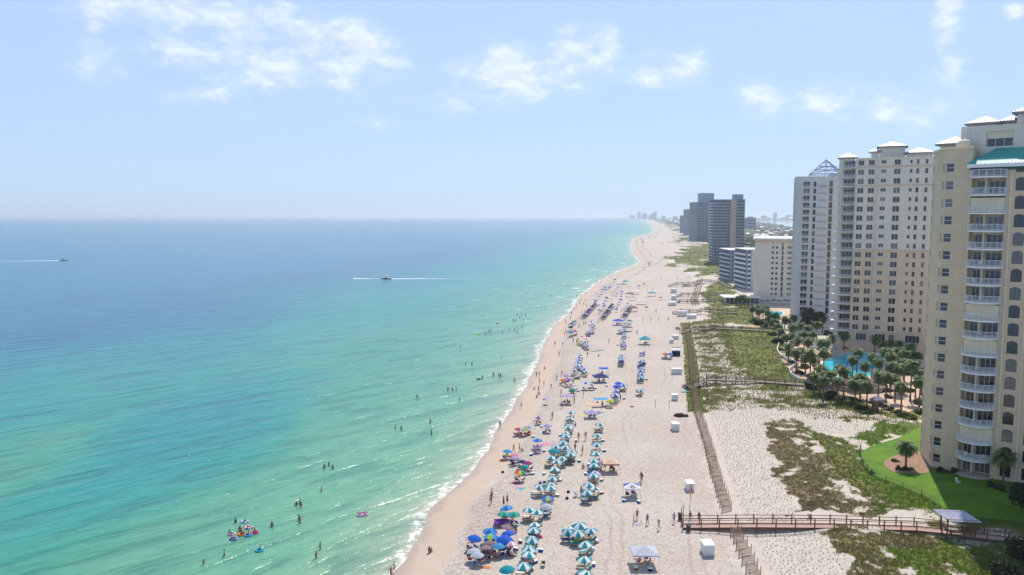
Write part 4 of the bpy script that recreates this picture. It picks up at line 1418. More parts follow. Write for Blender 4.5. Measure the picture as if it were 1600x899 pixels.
# ------------------------------------------------------------------ lawn, pools, paving (setting)
LAWN = [(1345, 713), (1350, 704), (1372, 694), (1405, 684), (1437, 668), (1452, 668), (1458, 720), (1640, 748), (1640, 812), (1560, 812), (1500, 806), (1470, 791),
        (1440, 774), (1400, 758), (1366, 744), (1352, 729)]
def lawn_material():
    m = bpy.data.materials.new("mown_lawn")
    m.use_nodes = True
    k = N(m.node_tree)
    pos = k.n('ShaderNodeNewGeometry').outputs['Position']
    c = k.mix(k.ss(k.noise(pos, .22, 4.0, .6), .35, .65), lin(76, 112, 8), lin(98, 130, 16))
    c = k.mix(k.m('MULTIPLY', k.ss(k.noise(pos, .5, 5.0, .7), .58, .74), .6), c, lin(128, 132, 50))       # dry patches
    c = k.mix(k.m('MULTIPLY', k.ss(k.noise(pos, 5.0, 3.0, .7), .5, .65), .4), c, lin(56, 84, 14))
    wv = k.n('ShaderNodeTexWave', {'Vector': pos, 'Scale': .35, 'Distortion': 1.5}).outputs[0]
    c = k.mix(k.m('MULTIPLY', wv, .22), c, lin(64, 98, 10))                                               # mowing passes
    b = k.n('ShaderNodeBump', {'Height': k.noise(pos, 9.0, 3.0), 'Strength': .5, 'Distance': .15})
    p = k.n('ShaderNodeBsdfPrincipled', {'Base Color': c, 'Roughness': .85, 'Specular IOR Level': .2, 'Normal': b.outputs[0]})
    k.n('ShaderNodeOutputMaterial', {'Surface': p.outputs[0]})
    return m


M_LAWN = lawn_material()
M_PAVE = mat("tan_paving", lin(196, 164, 136), .85, .12, .4, bump=.1)
M_POOL = None


def sheet(name, pts, z, m, thick=.25):
    b = MB()
    pts = [tuple(p) for p in pts]
    a = sum(pts[i][0] * pts[(i + 1) % len(pts)][1] - pts[(i + 1) % len(pts)][0] * pts[i][1] for i in range(len(pts)))
    if a < 0:
        pts = pts[::-1]
    b.prism(pts, z - thick, z)
    return b.build(name, [m])


def smooth_poly(pts, n=4):
    """Catmull-Rom through a closed outline"""
    out = []
    L = len(pts)
    for i in range(L):
        p0, p1, p2, p3 = (np.array(pts[(i + j - 1) % L], float) for j in range(4))
        for k in range(n):
            t = k / n
            out.append(tuple(.5 * ((2 * p1) + (-p0 + p2) * t + (2 * p0 - 5 * p1 + 4 * p2 - p3) * t * t + (-p0 + 3 * p1 - 3 * p2 + p3) * t ** 3)))
    return out


def water_mat(name, shallow, deep):
    m = bpy.data.materials.new(name)
    m.use_nodes = True
    k = N(m.node_tree)
    pos = k.n('ShaderNodeNewGeometry').outputs['Position']
    n = k.noise(pos, 1.2, 3.0)
    c = k.mix(k.ss(k.noise(pos, .12, 2.0), .4, .6), shallow, deep)
    b = k.n('ShaderNodeBump', {'Height': n, 'Strength': .12, 'Distance': .2})
    p = k.n('ShaderNodeBsdfPrincipled', {'Base Color': c, 'Roughness': .05, 'IOR': 1.33, 'Normal': b.outputs[0]})
    k.n('ShaderNodeOutputMaterial', {'Surface': p.outputs[0]})
    return m


GZ = 2.25


def ground_poly(pp, z=GZ):
    return [flat_at(x, y, z) for x, y in pp]


def make_site():
    struct(sheet("lawn", smooth_poly(ground_poly(LAWN[:-0 or None]), 3), GZ + .05, M_LAWN))
    # planting bed round the palm at the tower's foot
    struct(sheet("planting_bed", smooth_poly(ground_poly([(1381, 724), (1400, 712), (1432, 706), (1446, 716), (1452, 738), (1428, 740), (1396, 738)]), 4), GZ + .09,
                 mat("brown_mulch", lin(150, 116, 92), .95, .2, 1.5, bump=.4)))
    struct(sheet("pool_deck", smooth_poly(ground_poly([(1219, 548), (1250, 536), (1300, 532), (1380, 540), (1446, 552), (1452, 600), (1446, 626), (1410, 648), (1372, 640), (1330, 622), (1290, 612), (1258, 596), (1228, 572)]), 3), GZ + .06, M_PAVE))
    M_POOL = water_mat("pool_water", lin(40, 190, 200), lin(56, 206, 214))
    rim = mat("pool_coping", lin(214, 200, 186), .7, .08)
    for name, pp in (("swimming_pool", [(1283, 574), (1291, 564), (1312, 556), (1345, 552), (1388, 556), (1398, 568), (1378, 576), (1352, 578), (1366, 586), (1340, 590), (1308, 582), (1290, 578)]),
                     ("swimming_pool", [(1302, 591), (1322, 588), (1346, 590), (1347, 596), (1330, 598), (1308, 596)]),
                     ("swimming_pool", [(1199, 492), (1204, 488), (1216, 487), (1224, 490), (1218, 494), (1206, 494.5)])):
        g = smooth_poly(ground_poly(pp), 4)
        c = np.mean(g, 0)
        big = [tuple(c + (np.array(p) - c) * (1 + .7 / np.linalg.norm(np.array(p) - c))) for p in g]
        struct(sheet("pool_coping", big, GZ + .16, rim))
        struct(sheet(name, g, GZ + .165, M_POOL, .2))
    struct(sheet("pool_deck", ground_poly([(1178, 484), (1240, 480), (1242, 500), (1205, 504), (1176, 494)]), GZ + .05, M_PAVE))
    struct(sheet("path", ground_poly([(1150, 508), (1240, 512), (1240, 515), (1150, 511)]), GZ + .03, M_PAVE))
    # bay behind the woods
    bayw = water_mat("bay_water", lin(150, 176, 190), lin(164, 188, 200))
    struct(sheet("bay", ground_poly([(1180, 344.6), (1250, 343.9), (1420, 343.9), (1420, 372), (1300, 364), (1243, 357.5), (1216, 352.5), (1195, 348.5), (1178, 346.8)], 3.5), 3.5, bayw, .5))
    # curved low wall beside the dunes
    pts = [flat_at(x, y, GZ) for x, y in ((1217, 540), (1214, 549), (1219, 558), (1232, 565), (1247, 571), (1240, 575), (1233, 581), (1236, 588), (1250, 597))]
    wl = MB()
    M = mat("garden_wall_plaster", lin(206, 198, 184), .8, .08)
    for i in range(len(pts) - 1):
        a, b = pts[i], pts[i + 1]
        wl.bar((*a, GZ + .4), (*b, GZ + .4), .3, 1.3)
    root = thing("garden_wall", "low curving plaster wall between the green dune and the palms", "garden wall", (pts[4][0], pts[4][1], 0))
    o = wl.build("wall_body", [M], root)
    o.location = (-pts[4][0], -pts[4][1], 0)
    # raised round planter
    c = flat_at(1338, 606, GZ)
    root = thing("planter", "round stone planter wall in front of the pool", "planter", (*c, GZ))
    pl = MB()
    n = 28
    for i in range(n):
        a0, a1 = 2 * math.pi * i / n, 2 * math.pi * (i + 1) / n
        pl.bar((math.cos(a0) * 7.4, math.sin(a0) * 7.0, .6), (math.cos(a1) * 7.4, math.sin(a1) * 7.0, .6), .4, 1.5)
    pl.build("stone_wall", [mat("pale_stone", lin(170, 156, 142), .9, .2, 2.0, bump=.3)], root)
    soil = MB()
    soil.lathe([(7.3, .9), (5, 1.1), (.01, 1.15)], 20)
    soil.build("soil", [mat("planter_soil", lin(92, 76, 60), .95)], root)


# ------------------------------------------------------------------ timber walkways
M_WOOD = mat("weathered_red_brown_timber", lin(122, 84, 66), .85, .22, 2.0, bump=.2)
M_DECK = mat("sun_bleached_deck_boards", lin(178, 146, 128), .85, .15, 3.0, bump=.2)
M_WOODG = mat("grey_weathered_timber", lin(112, 98, 88), .9, .2, 2.0, bump=.2)
M_DECKG = mat("grey_deck_boards", lin(150, 136, 122), .9, .15, 3.0)


def walkway(label, pts, width, step, timber, deckm, rail_h=1.1, posts_from=0.0, both=True):
    """pts: deck-centre points (x, y, z). Deck boards, posts, rails."""
    P = [Vector(p) for p in pts]
    root = thing("boardwalk", label, "boardwalk", P[0])
    o0 = P[0]
    deck, stringer = MB(), MB()
    rails = {-1: MB(), 1: MB()}
    mids = {-1: MB(), 1: MB()}
    post_mesh = {}
    for a, b in zip(P[:-1], P[1:]):
        L = (b - a).length
        d = (b - a) / L
        side = Vector((d.y, -d.x, 0)).normalized()
        n = max(1, int(L / .3))
        for i in range(n):
            c = a + d * (L * (i + .5) / n) - o0
            w2 = width / 2
            bw = L / n * .46
            vs = []
            for dz in (-.05, 0):
                for u_, v_ in ((-bw, -w2), (bw, -w2), (bw, w2), (-bw, w2)):
                    vs.append(c + d * u_ + side * v_ + Vector((0, 0, dz + .003 * (i % 3))))
            deck.add(vs, [(0, 3, 2, 1), (4, 5, 6, 7), (0, 1, 5, 4), (1, 2, 6, 5), (2, 3, 7, 6), (3, 0, 4, 7)])
        for s in (-1, 1):
            e = side * (s * (width / 2 - .12))
            stringer.bar(a - o0 + e - Vector((0, 0, .19)), b - o0 + e - Vector((0, 0, .19)), .08, .26)
            e = side * (s * (width / 2 + .05))
            rails[s].bar(a - o0 + e + Vector((0, 0, rail_h)), b - o0 + e + Vector((0, 0, rail_h)), .14, .06)
            mids[s].bar(a - o0 + e + Vector((0, 0, rail_h * .55)), b - o0 + e + Vector((0, 0, rail_h * .55)), .06, .13)
            m = max(1, round(L / step))
            for i in range(m + (b == P[-1])):
                c = a + d * (L * i / m) + e
                g = float(zt(c.x, c.y))
                h0 = min(g - .3, c.z - .3)
                key = round(c.z - h0, 1)
                if key not in post_mesh:
                    q = MB()
                    q.box(-.075, .075, -.075, .075, -key, rail_h + .12)
                    q.box(-.09, .09, -.09, .09, rail_h + .123, rail_h + .16)
                    post_mesh[key] = q.mesh("post", [timber])
                put("post", post_mesh[key], root, c - o0, math.atan2(d.y, d.x))
    dk = deck.build("deck_boards", [deckm], root)
    dk['kind'] = 'stuff'
    st = stringer.build("joists", [timber], root)
    for s in (-1, 1):
        rails[s].build("top_rail", [timber], root)
        mids[s].build("mid_rail", [timber], root)
    return root


def gpt(px, py, z):
    x, y = flat_at(px, py, z)
    return (x, y, z)


def make_walkways():
    walkway("reddish timber boardwalk crossing the dunes to the beach, the one with the shelter roof",
            [gpt(1066, 821, 1.75), gpt(1180, 820, 2.35), gpt(1300, 821, 2.6), gpt(1430, 825, 2.7), gpt(1470, 829, 2.7), gpt(1540, 838, 2.7), gpt(1640, 850, 2.7)], 1.9, 2.55, M_WOOD, M_DECK)
    walkway("dark timber boardwalk with steps down to the beach, running to the pool garden",
            [gpt(1078, 606.5, 1.7), gpt(1104, 592.5, 3.1), gpt(1180, 595.5, 3.0), gpt(1258, 601, 2.7)], 1.8, 2.6, M_WOODG, M_DECKG)
    x0, y0, _ = gpt(1265, 602, 2.6)
    walkway("narrow dark boardwalk at the top edge of the green dune enclosure",
            [gpt(1065, 520.5, 1.6), gpt(1076, 515, 2.6), gpt(1112, 513.5, 2.6), gpt(1118, 512.8, 3.1), gpt(1200, 517, 2.8)], 1.7, 3.6, M_WOODG, M_DECKG)
    walkway("stepped brown boardwalk behind the white boxes, ending beside the pavilion",
            [gpt(1051, 491, 1.5), gpt(1064, 486.5, 3.0), gpt(1090, 487.5, 3.0), gpt(1095, 485.5, 3.6), gpt(1150, 489, 3.2)], 1.8, 3.6, M_WOODG, M_DECKG)
    walkway("pale boardwalk, lower of the two thin parallel ones",
            [gpt(1058, 473, 1.5), gpt(1062, 471, 2.4), gpt(1110, 470.6, 2.6), gpt(1140, 471.5, 2.6)], 1.5, 4.2, M_WOODG, M_DECKG)
    walkway("pale boardwalk, upper of the two thin parallel ones",
            [gpt(1057, 464, 1.5), gpt(1065, 460.3, 2.8), gpt(1108, 460, 2.8), gpt(1132, 461, 2.8)], 1.5, 4.4, M_WOODG, M_DECKG)
    walkway("most distant boardwalk, bending towards the small narrow block",
            [gpt(1044, 448, 1.5), gpt(1057, 444, 3.2), gpt(1085, 443.3, 3.2), gpt(1096, 438.4, 3.4), gpt(1124, 441, 3.4), gpt(1140, 448.5, 3.0)], 1.8, 4.6, M_WOODG, M_DECKG)
    # shelter over the near boardwalk
    c = Vector(gpt(1497, 833, 2.7))
    t = thing("shelter", "open timber shelter with tilted corrugated metal roof over the reddish boardwalk", "shelter", c, R(-8))
    for x in (-1.9, 1.8):
        for y in (-1.15, 1.25):
            p = MB()
            p.box(x - .09, x + .09, y - .09, y + .09, -1.2, 2.35 + .1 * y)
            p.build("post", [M_WOOD], t)
    r = MB()
    n = 20
    x0, x1 = -2.2, 2.1
    vs, fs = [], []
    for i in range(n * 2 + 1):
        x = x0 + (x1 - x0) * i / (n * 2)
        dz = .09 * (i % 2)
        vs += [(x + .45, -1.6, 2.22 + dz), (x - .75, 1.7, 2.70 + dz)]
    for i in range(n * 2):
        fs.append((2 * i, 2 * i + 2, 2 * i + 3, 2 * i + 1))
    r.add(vs, fs)
    r.build("corrugated_roof", [mat("galvanised_sheet", lin(184, 180, 190), .5, .2, 3.0)], t)
    b = MB()
    for y, z in ((-1.15, 2.3), (1.25, 2.62)):
        b.bar((-2.2, y, z), (2.1, y, z), .1, .16)
    b.build("beam", [M_WOOD], t)
    s = MB()
    for y in (-1.0, 1.05):
        s.box(-1.6, 1.6, y - .2, y + .2, .42, .48)
        s.box(-1.4, -1.25, y - .15, y + .15, 0, .42)
        s.box(1.25, 1.4, y - .15, y + .15, 0, .42)
    s.build("bench", [M_WOOD], t)
    # landing of the pool boardwalk
    c = Vector(gpt(1262, 603, 2.6))
    t = thing("landing", "pale wooden landing with white railings where the dark boardwalk meets the garden", "landing", c, R(-12))
    d = MB()
    d.box(-1, 4.5, -2, 2, -.15, 0)
    d.build("deck", [M_DECKG], t)
    rl = MB()
    for x in (-1, .8, 2.6, 4.4):
        rl.box(x - .06, x + .06, 1.9, 2.02, 0, 1.1)
        rl.box(x - .06, x + .06, -2.02, -1.9, -1, 1.1)
    for y in (-1.96, 1.96):
        rl.bar((-1, y, 1.1), (4.4, y, 1.1), .1, .08)
        rl.bar((-1, y, .6), (4.4, y, .6), .05, .08)
    rl.build("railing", [M_RAIL], t)


# ------------------------------------------------------------------ sand fences: a stepped row of short slatted panels
def make_fences():
    M = mat("sand_fence_lath", lin(206, 184, 160), .95, .2, 3.0, transl=.42)
    MP = mat("sand_fence_post", lin(140, 122, 104), .95, .2, 2.0)
    Wd = 2.0
    sl = MB()
    for i in range(15):
        x = -Wd / 2 + Wd * (i + .5) / 15
        sl.box(x - .030, x + .030, -.012, .012, .04, 1.12 + .05 * math.sin(i * 2.7))
    for z in (.25, .6, .95):
        sl.box(-Wd / 2, Wd / 2, .013, .03, z - .012, z + .012)
    pm = MB()
    pm.tube((0, 0, -.3), (0, 0, 1.5), .06, .05, 6)
    ms, mp = sl.mesh("lath_panel", [M]), pm.mesh("post", [MP])
    y = 99.0
    k = 0
    while y < 331:
        x = float(np.interp(y, _f[:, 1], _f[:, 0])) + .6
        k += 1
        y_ = y
        y += 2.35 if y < 200 else 3.0
        px, py = pix(np.array(x), np.array(y_), np.array(1.5))
        if 806 < py < 826:
            continue
        g = float(zt(x, y_))
        rz = R(24 + 5 * math.sin(k * 1.3))
        green = 503 < py < 640
        t = thing("sand_fence", f"slatted sand fence panel, {nth(k)} of the stepped row counted from the camera end", "sand fence", (x, y_, g), rz, "stepped sand fence along the dune foot")
        o = put("lath_panel", ms, t)
        o['kind'] = 'stuff'
        put("post", mp, t, (-Wd / 2, .05, 0))
        put("post", mp, t, (Wd / 2, .05, 0))
    # brush fence at the far dune toe, between the thin boardwalks
    k = 0
    for (px, py) in [(1093, 441), (1095, 446), (1092, 450), (1090, 454), (1089, 458), (1088, 462), (1086, 466), (1084, 470), (1085, 474), (1087, 477)]:
        v = at(px, py)
        k += 1
        t = thing("sand_fence", f"brown weathered brush fence panel crossing the thin boardwalks, {nth(k)} from the far end", "sand fence", v, R(20), "brown brush fence at the far dune toe")
        for dx in (-1.7, 0, 1.7):
            o = put("lath_panel", ms, t, (dx, 0, 0), R(35), sc=(1.2, 1, 1.3))
            o['kind'] = 'stuff'
        put("post", mp, t, (-2.4, .05, 0))
        put("post", mp, t, (2.4, .05, 0))
    # thin wire fence round the lawn
    pp = [(1345, 700), (1342, 712), (1349, 728), (1362, 743), (1384, 754), (1410, 764), (1440, 777), (1468, 793)]
    P = [at(*q) for q in pp]
    t = thing("lawn_fence", "thin dark wire fence curving round the bright lawn", "fence", P[0])
    M = mat("dark_green_wire", lin(44, 66, 48), .6)
    for a, b in zip(P[:-1], P[1:]):
        n = max(1, int((b - a).length / 2.4))
        for i in range(n):
            c = a + (b - a) * i / n - P[0]
            q = MB()
            q.tube(c + Vector((0, 0, -.2)), c + Vector((0, 0, 1.25)), .05, n=5)
            q.build("post", [M], t)
        q = MB()
        for z in (.15, .35, .55, .75, .95, 1.15):
            q.bar(a - P[0] + Vector((0, 0, z)), b - P[0] + Vector((0, 0, z)), .025, .035)
        q.build("wire_panel", [M], t)


# ------------------------------------------------------------------ palms, shrubs, trees
def palm_protos():
    out = []
    MT = mat("palm_trunk_bark", lin(104, 90, 76), .95, .25, 4.0, bump=.4)
    for v in range(4):
        rng = random.Random(100 + v)
        h = 1.0
        tr = MB()
        n = 9
        lean = rng.uniform(-.05, .05)
        pts = [(lean * (i / n) ** 2 * 6, rng.uniform(-.02, .02), 6.0 * i / n) for i in range(n + 1)]
        for i in range(n):
            r = .20 - .05 * i / n + (.05 if i == 0 else 0)
            tr.tube(pts[i], pts[i + 1], r * 1.08, r * .92, 8, caps=False)
        top = Vector(pts[-1])
        co, ti = [], []
        g0, g1, dead = np.array(lin(70, 92, 44)), np.array(lin(104, 122, 60)), np.array(lin(134, 112, 70))
        nf = 34
        for f in range(nf):
            az = f * 2.399 + rng.uniform(-.2, .2)
            el = 1.25 - 1.9 * (f / nf) + rng.uniform(-.12, .12)
            L = rng.uniform(1.75, 2.3)
            c = g0 + (g1 - g0) * rng.random()
            if f > nf - 5:
                c = dead * rng.uniform(.7, 1.0)
            hd = Vector((math.cos(az), math.sin(az), 0))
            p = top.copy()
            e = el
            steps = 9
            prev = None
            spine = [p.copy()]
            for s in range(steps):
                p = p + (hd * math.cos(e) + Vector((0, 0, math.sin(e)))) * (L / steps)
                e -= .19 + .05 * s / steps
                spine.append(p.copy())
            side = Vector((-hd.y, hd.x, 0))
            for s in range(1, steps + 1):
                a, b = spine[s - 1], spine[s]
                d = (b - a).normalized()
                ll = .62 * math.sin(math.pi * min(1, (s + 1.2) / (steps + 1.8))) + .12
                for sg in (-1, 1):
                    for q in (0, .5):
                        o = a + (b - a) * q
                        tip = o + side * sg * ll * .85 + d * ll * .55 + Vector((0, 0, -.24 * ll + rng.uniform(-.08, .08)))
                        co += [o, o + d * .13, tip]
                        ti += [c * rng.uniform(.7, 1.25)] * 3
        co = np.array([tuple(q) for q in co])
        tc = np.concatenate([np.clip(np.array(ti), 0, 1), np.ones((len(ti), 1))], 1)
        out.append((tr.mesh("palm_trunk", [MT], True), np_mesh("palm_crown", co, np.arange(len(co)).reshape(-1, 3), {'tint': tc}, [M_LEAF])))
    return out


def leaf_ball(name, rx, rz, n, cols, seed, leaf=.16, z0=0.0):
    """shrub or tree crown: leaf faces in lumpy clusters through the volume"""
    rg = np.random.default_rng(seed)
    nc = max(6, n // 60)
    cen = rg.normal(0, 1, (nc, 3))
    cen /= np.linalg.norm(cen, axis=1)[:, None]
    cen *= rg.uniform(.35, .88, (nc, 1))
    k = rg.integers(0, nc, n)
    off = rg.normal(0, 1, (n, 3))
    off /= np.linalg.norm(off, axis=1)[:, None]
    p = cen[k] + off * (rg.uniform(.5, 1, (n, 1)) ** .5) * rg.uniform(.22, .4, (nc, 1))[k]
    p[:, 2] = np.abs(p[:, 2]) if z0 == 0 else p[:, 2]
    p = p * np.array([rx, rx, rz]) + np.array([0, 0, z0])
    a, b = rg.normal(0, 1, (n, 3)), rg.normal(0, 1, (n, 3))
    a /= np.linalg.norm(a, axis=1)[:, None]
    b = np.cross(a, b)
    b /= np.linalg.norm(b, axis=1)[:, None]
    s = leaf * rg.uniform(.6, 1.4, (n, 1))
    co = np.stack([p - a * s, p + b * s * .7, p + a * s, p - b * s * .7], 1).reshape(-1, 3)
    c0, c1 = np.array(lin(*cols[0])), np.array(lin(*cols[1]))
    t = rg.uniform(0, 1, (nc, 1))[k] * .7 + rg.uniform(0, .3, (n, 1))
    c = c0 + (c1 - c0) * t
    tc = np.concatenate([np.repeat(c, 4, 0), np.ones((n * 4, 1))], 1)
    return np_mesh(name, co, np.arange(n * 4).reshape(-1, 4), {'tint': tc}, [M_LEAF])


def make_trees():
    pp = palm_protos()
    rng = random.Random(5)
    def palm(px, py, ptop, label, v=None, group="garden palms", base=None):
        b = base or Vector((*flat_at(px, py, GZ), GZ))
        # crown centre at picture row ptop fixes the trunk length
        hgt = max(2.2, (py - ptop) * (CAMZ - GZ) / (py - 337.5) * .93)
        v = rng.randrange(4) if v is None else v
        t = thing("palm_tree", label, "palm tree", b, rng.uniform(0, 6.28), group)
        k = hgt / 6.0
        cs = rng.uniform(1.0, 1.28)
        tr = put("trunk", pp[v][0], t, sc=(1, 1, k))
        me = pp[v][1]
        zt_ = 6.0
        cr = put("crown", me, t, (0, 0, hgt - zt_ * cs), sc=cs)
    # named single palms beside the tan tower
    palm(1415, 732, 694, "lone palm with a thick crown in the mulch bed beside the tan tower", 0, "palms on the lawn", )
    palm(1567, 757, 709, "slim palm against the arched windows of the tan tower", 1, "palms on the lawn")
    garden = [(1286, 600, 545), (1331, 604, 557), (1338, 596, 545), (1392, 604, 552), (1399, 616, 572), (1412, 594, 548),
              (1422, 628, 564), (1430, 622, 578), (1266, 590, 548), (1272, 588, 560), (1258, 584, 556), (1246, 560, 528), (1252, 572, 545), (1239, 548, 522), (1262, 560, 530),
              (1280, 572, 531), (1291, 560, 532), (1334, 612, 590), (1366, 552, 528), (1392, 560, 534), (1404, 556, 536), (1424, 560, 540), (1300, 612, 580),
              (1292, 618, 582), (1318, 616, 576), (1286, 628, 590), (1272, 616, 585), (1336, 630, 596), (1354, 636, 598), (1372, 622, 582), (1384, 630, 584), (1228, 548, 524), (1222, 536, 516),
              (1236, 536, 508), (1250, 530, 506), (1216, 528, 508), (1262, 536, 510), (1276, 530, 504), (1210, 520, 500), (1226, 514, 496), (1240, 516, 494), (1285, 520, 498), (1408, 640, 600), (1440, 618, 575), (1436, 636, 590), (1384, 588, 546), (1402, 582, 544), (1390, 614, 566), (1412, 606, 562), (1308, 628, 592), (1344, 622, 586), (1398, 628, 588), (1256, 548, 520), (1270, 552, 520), (1244, 580, 548), (1232, 566, 538), (1300, 552, 526), (1318, 548, 522), (1378, 568, 534), (1416, 574, 542), (1280, 612, 572), (1352, 602, 568), (1374, 600, 562), (1312, 604, 572), (1392, 594, 556), (1362, 590, 554), (1404, 612, 570)]
    garden.sort(key=lambda q: -q[1])
    for i, (x, y, tp) in enumerate(garden):
        palm(x, y, tp, f"garden palm round the pools, {nth(i + 1)} counting from the dune side inland", group="palms round the pools")
    for i, (x, y, tp) in enumerate([(1186, 500, 484), (1192, 502, 482), (1200, 504, 486), (1196, 498, 478), (1152, 478, 464), (1158, 480, 462), (1163, 480, 463), (1168, 481, 466), (1176, 500, 480), (1183, 496, 478)]):
        palm(x, y, tp, f"small distant palm before the pavilion and beige block, {nth(i + 1)} of ten", group="palms by the pavilion")
    # shrubs
    sh = [leaf_ball(f"shrub_{i}", 1.0, .9, 620, cols, 50 + i) for i, cols in enumerate([((44, 66, 28), (92, 118, 50)), ((36, 54, 30), (70, 90, 44)), ((70, 92, 34), (128, 148, 62)), ((40, 52, 30), (84, 84, 46))])]
    spots = [(1222, 548, 1.6), (1228, 560, 1.7), (1240, 568, 1.5), (1258, 576, 1.8), (1270, 590, 2.2), (1276, 598, 1.9), (1268, 608, 2.0), (1282, 606, 1.8), (1294, 624, 1.7), (1312, 628, 1.6), (1330, 634, 1.7),
             (1345, 640, 1.9), (1356, 646, 1.6), (1240, 540, 1.9), (1216, 536, 2.4), (1208, 524, 2.4), (1196, 512, 2.2), (1186, 508, 2.2), (1178, 504, 2.0), (1212, 510, 2.6), (1228, 506, 2.8), (1246, 512, 3.0),
             (1260, 506, 3.0), (1275, 510, 3.2), (1296, 524, 2.4), (1310, 530, 2.2), (1338, 536, 2.0), (1360, 540, 2.2), (1380, 546, 2.0), (1404, 552, 2.0), (1420, 548, 2.2), (1432, 560, 2.4), (1436, 580, 2.2), (1432, 600, 2.0), (1438, 606, 1.9),
             (1412, 610, 1.4), (1404, 606, 1.2), (1390, 642, 1.3), (1402, 646, 1.6), (1440, 646, 2.0), (1436, 632, 1.9), (1388, 622, 1.1),
             (1398, 722, .9), (1404, 734, .8), (1414, 736, .8), (1424, 734, .7), (1470, 738, .9), (1480, 740, 1.0), (1492, 738, .8), (1552, 762, 1.1), (1566, 766, 1.2), (1582, 770, 1.2), (1598, 772, 1.3), (1362, 740, .7), (1412, 652, 1.5), (1426, 655, 1.5), (1300, 618, 1.6), (1318, 632, 1.6), (1336, 626, 1.5), (1366, 630, 1.5), (1378, 636, 1.5), (1384, 612, 1.7), (1396, 600, 1.6), (1420, 586, 1.9), (1408, 570, 1.9), (1246, 552, 1.8), (1258, 562, 1.7), (1264, 598, 1.9), (1250, 584, 1.6), (1232, 556, 1.7), (1284, 548, 1.8), (1322, 544, 1.9), (1416, 560, 2.0), (1428, 572, 2.0), (1438, 592, 2.0), (1424, 612, 1.5), (1290, 538, 2.0), (1254, 524, 2.4), (1240, 528, 2.2), (1226, 530, 2.2), (1266, 524, 2.4)]
    spots.sort(key=lambda q: -q[1])
    for i, (x, y, s) in enumerate(spots):
        b = Vector((*flat_at(x, y, GZ), GZ))
        near = y > 700
        if near:
            lab = f"low dark shrub planted along the foot of the tan tower, {nth(i + 1)} from the camera side"
        else:
            lab = f"rounded garden shrub among the pool palms, {nth(i + 1)} counting inland from the tan tower"
        t = thing("shrub", lab, "shrub", b, rng.uniform(0, 6), "garden shrubs", sc=(s, s, s * rng.uniform(.7, 1.1)))
        put("foliage", sh[rng.randrange(4)], t)
    # leafy trees in the tower's shade at the picture's lower edge, and small broadleaf trees by the towers
    MT = mat("tree_bark", lin(92, 80, 70), .95, .25, 4.0, bump=.4)
    def tree(px, py, hh, rr, label, cols, seed, n=3600):
        b = Vector((*flat_at(px, py, GZ), GZ))
        t = thing("tree", label, "tree", b)
        tr = MB()
        rg = random.Random(seed)
        tr.tube((0, 0, -.3), (.1, 0, hh * .45), .22, .15, 8)
        for i in range(6):
            a = i * 1.05 + rg.uniform(-.3, .3)
            tr.tube((.1, 0, hh * (.3 + .03 * i)), (math.cos(a) * rr * .6, math.sin(a) * rr * .6, hh * rg.uniform(.6, .85)), .1, .04, 6)
        tr.build("trunk", [MT], t)
        put("crown", leaf_ball("tree_crown", rr, hh * .38, n, cols, seed, .2, hh * .64), t)
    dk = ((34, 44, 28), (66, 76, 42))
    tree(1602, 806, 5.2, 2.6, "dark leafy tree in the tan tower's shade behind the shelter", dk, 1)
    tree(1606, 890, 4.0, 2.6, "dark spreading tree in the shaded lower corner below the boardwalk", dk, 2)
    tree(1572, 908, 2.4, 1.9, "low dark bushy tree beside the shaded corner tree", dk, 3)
    tree(1262, 512, 8, 3.6, "reddish-brown tree at the foot of the weathered tower", ((66, 52, 40), (96, 84, 56)), 4)
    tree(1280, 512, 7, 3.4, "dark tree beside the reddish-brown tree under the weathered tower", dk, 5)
    tree(1208, 512, 6, 3.4, "round dense tree at the edge of the dune by the narrow boardwalk", ((40, 62, 32), (74, 96, 46)), 6)
    # far woods: crowns that read as one mass
    x, y = ground_points(26000, 1035, 1320, 344.5, 400)
    f = fence_d(x, y)
    px, py = pix(x, y, 3.0)
    bay = in_poly(px, py, [(1176, 344.4), (1420, 343), (1420, 374), (1300, 365), (1243, 358.5), (1216, 353.2), (1195, 349), (1175, 347)])
    ok = (f > 95) & (y > 620) & ~bay & (fbm(x / 90, y / 160, 3) > .40)
    x, y = x[ok], y[ok]
    n = len(x)
    base = np.array([[0, 0, 1.0], [1, 0, .35], [.31, .95, .42], [-.81, .59, .3], [-.81, -.59, .4], [.31, -.95, .33], [.9, .6, -.3], [-.3, 1, -.3], [-1, 0, -.3], [-.3, -1, -.3], [.8, -.6, -.3]])
    tri = np.array([[0, 1, 2], [0, 2, 3], [0, 3, 4], [0, 4, 5], [0, 5, 1], [1, 6, 2], [2, 7, 3], [3, 8, 4], [4, 9, 5], [5, 10, 1], [6, 7, 2], [7, 8, 3], [8, 9, 4], [9, 10, 5], [10, 6, 1]])
    s = RNG.uniform(2.4, 5.0, n) * np.clip(y / 1500, .8, 2.2)
    hgt = RNG.uniform(3.2, 6.0, n) * np.clip(y / 2500, .8, 1.25)
    jit = RNG.uniform(.75, 1.25, (n, len(base), 3))
    co = base[None] * jit * np.stack([s, s, hgt], 1)[:, None, :]
    co += np.stack([x, y, np.full(n, 4.0)], 1)[:, None, :]
    q = (tri[None] + (np.arange(n) * len(base))[:, None, None]).reshape(-1, 3)
    c = np.array(lin(46, 64, 34)) + (np.array(lin(84, 98, 56)) - np.array(lin(46, 64, 34))) * RNG.uniform(0, 1, (n, 1))
    tc = np.concatenate([np.repeat(c, len(base), 0), np.ones((n * len(base), 1))], 1)
    me = np_mesh("woodland", co.reshape(-1, 3), q, {'tint': tc}, [M_LEAF])
    stuff(put("woodland", me), "hazy low woodland stretching inland behind the distant towers", "woodland")
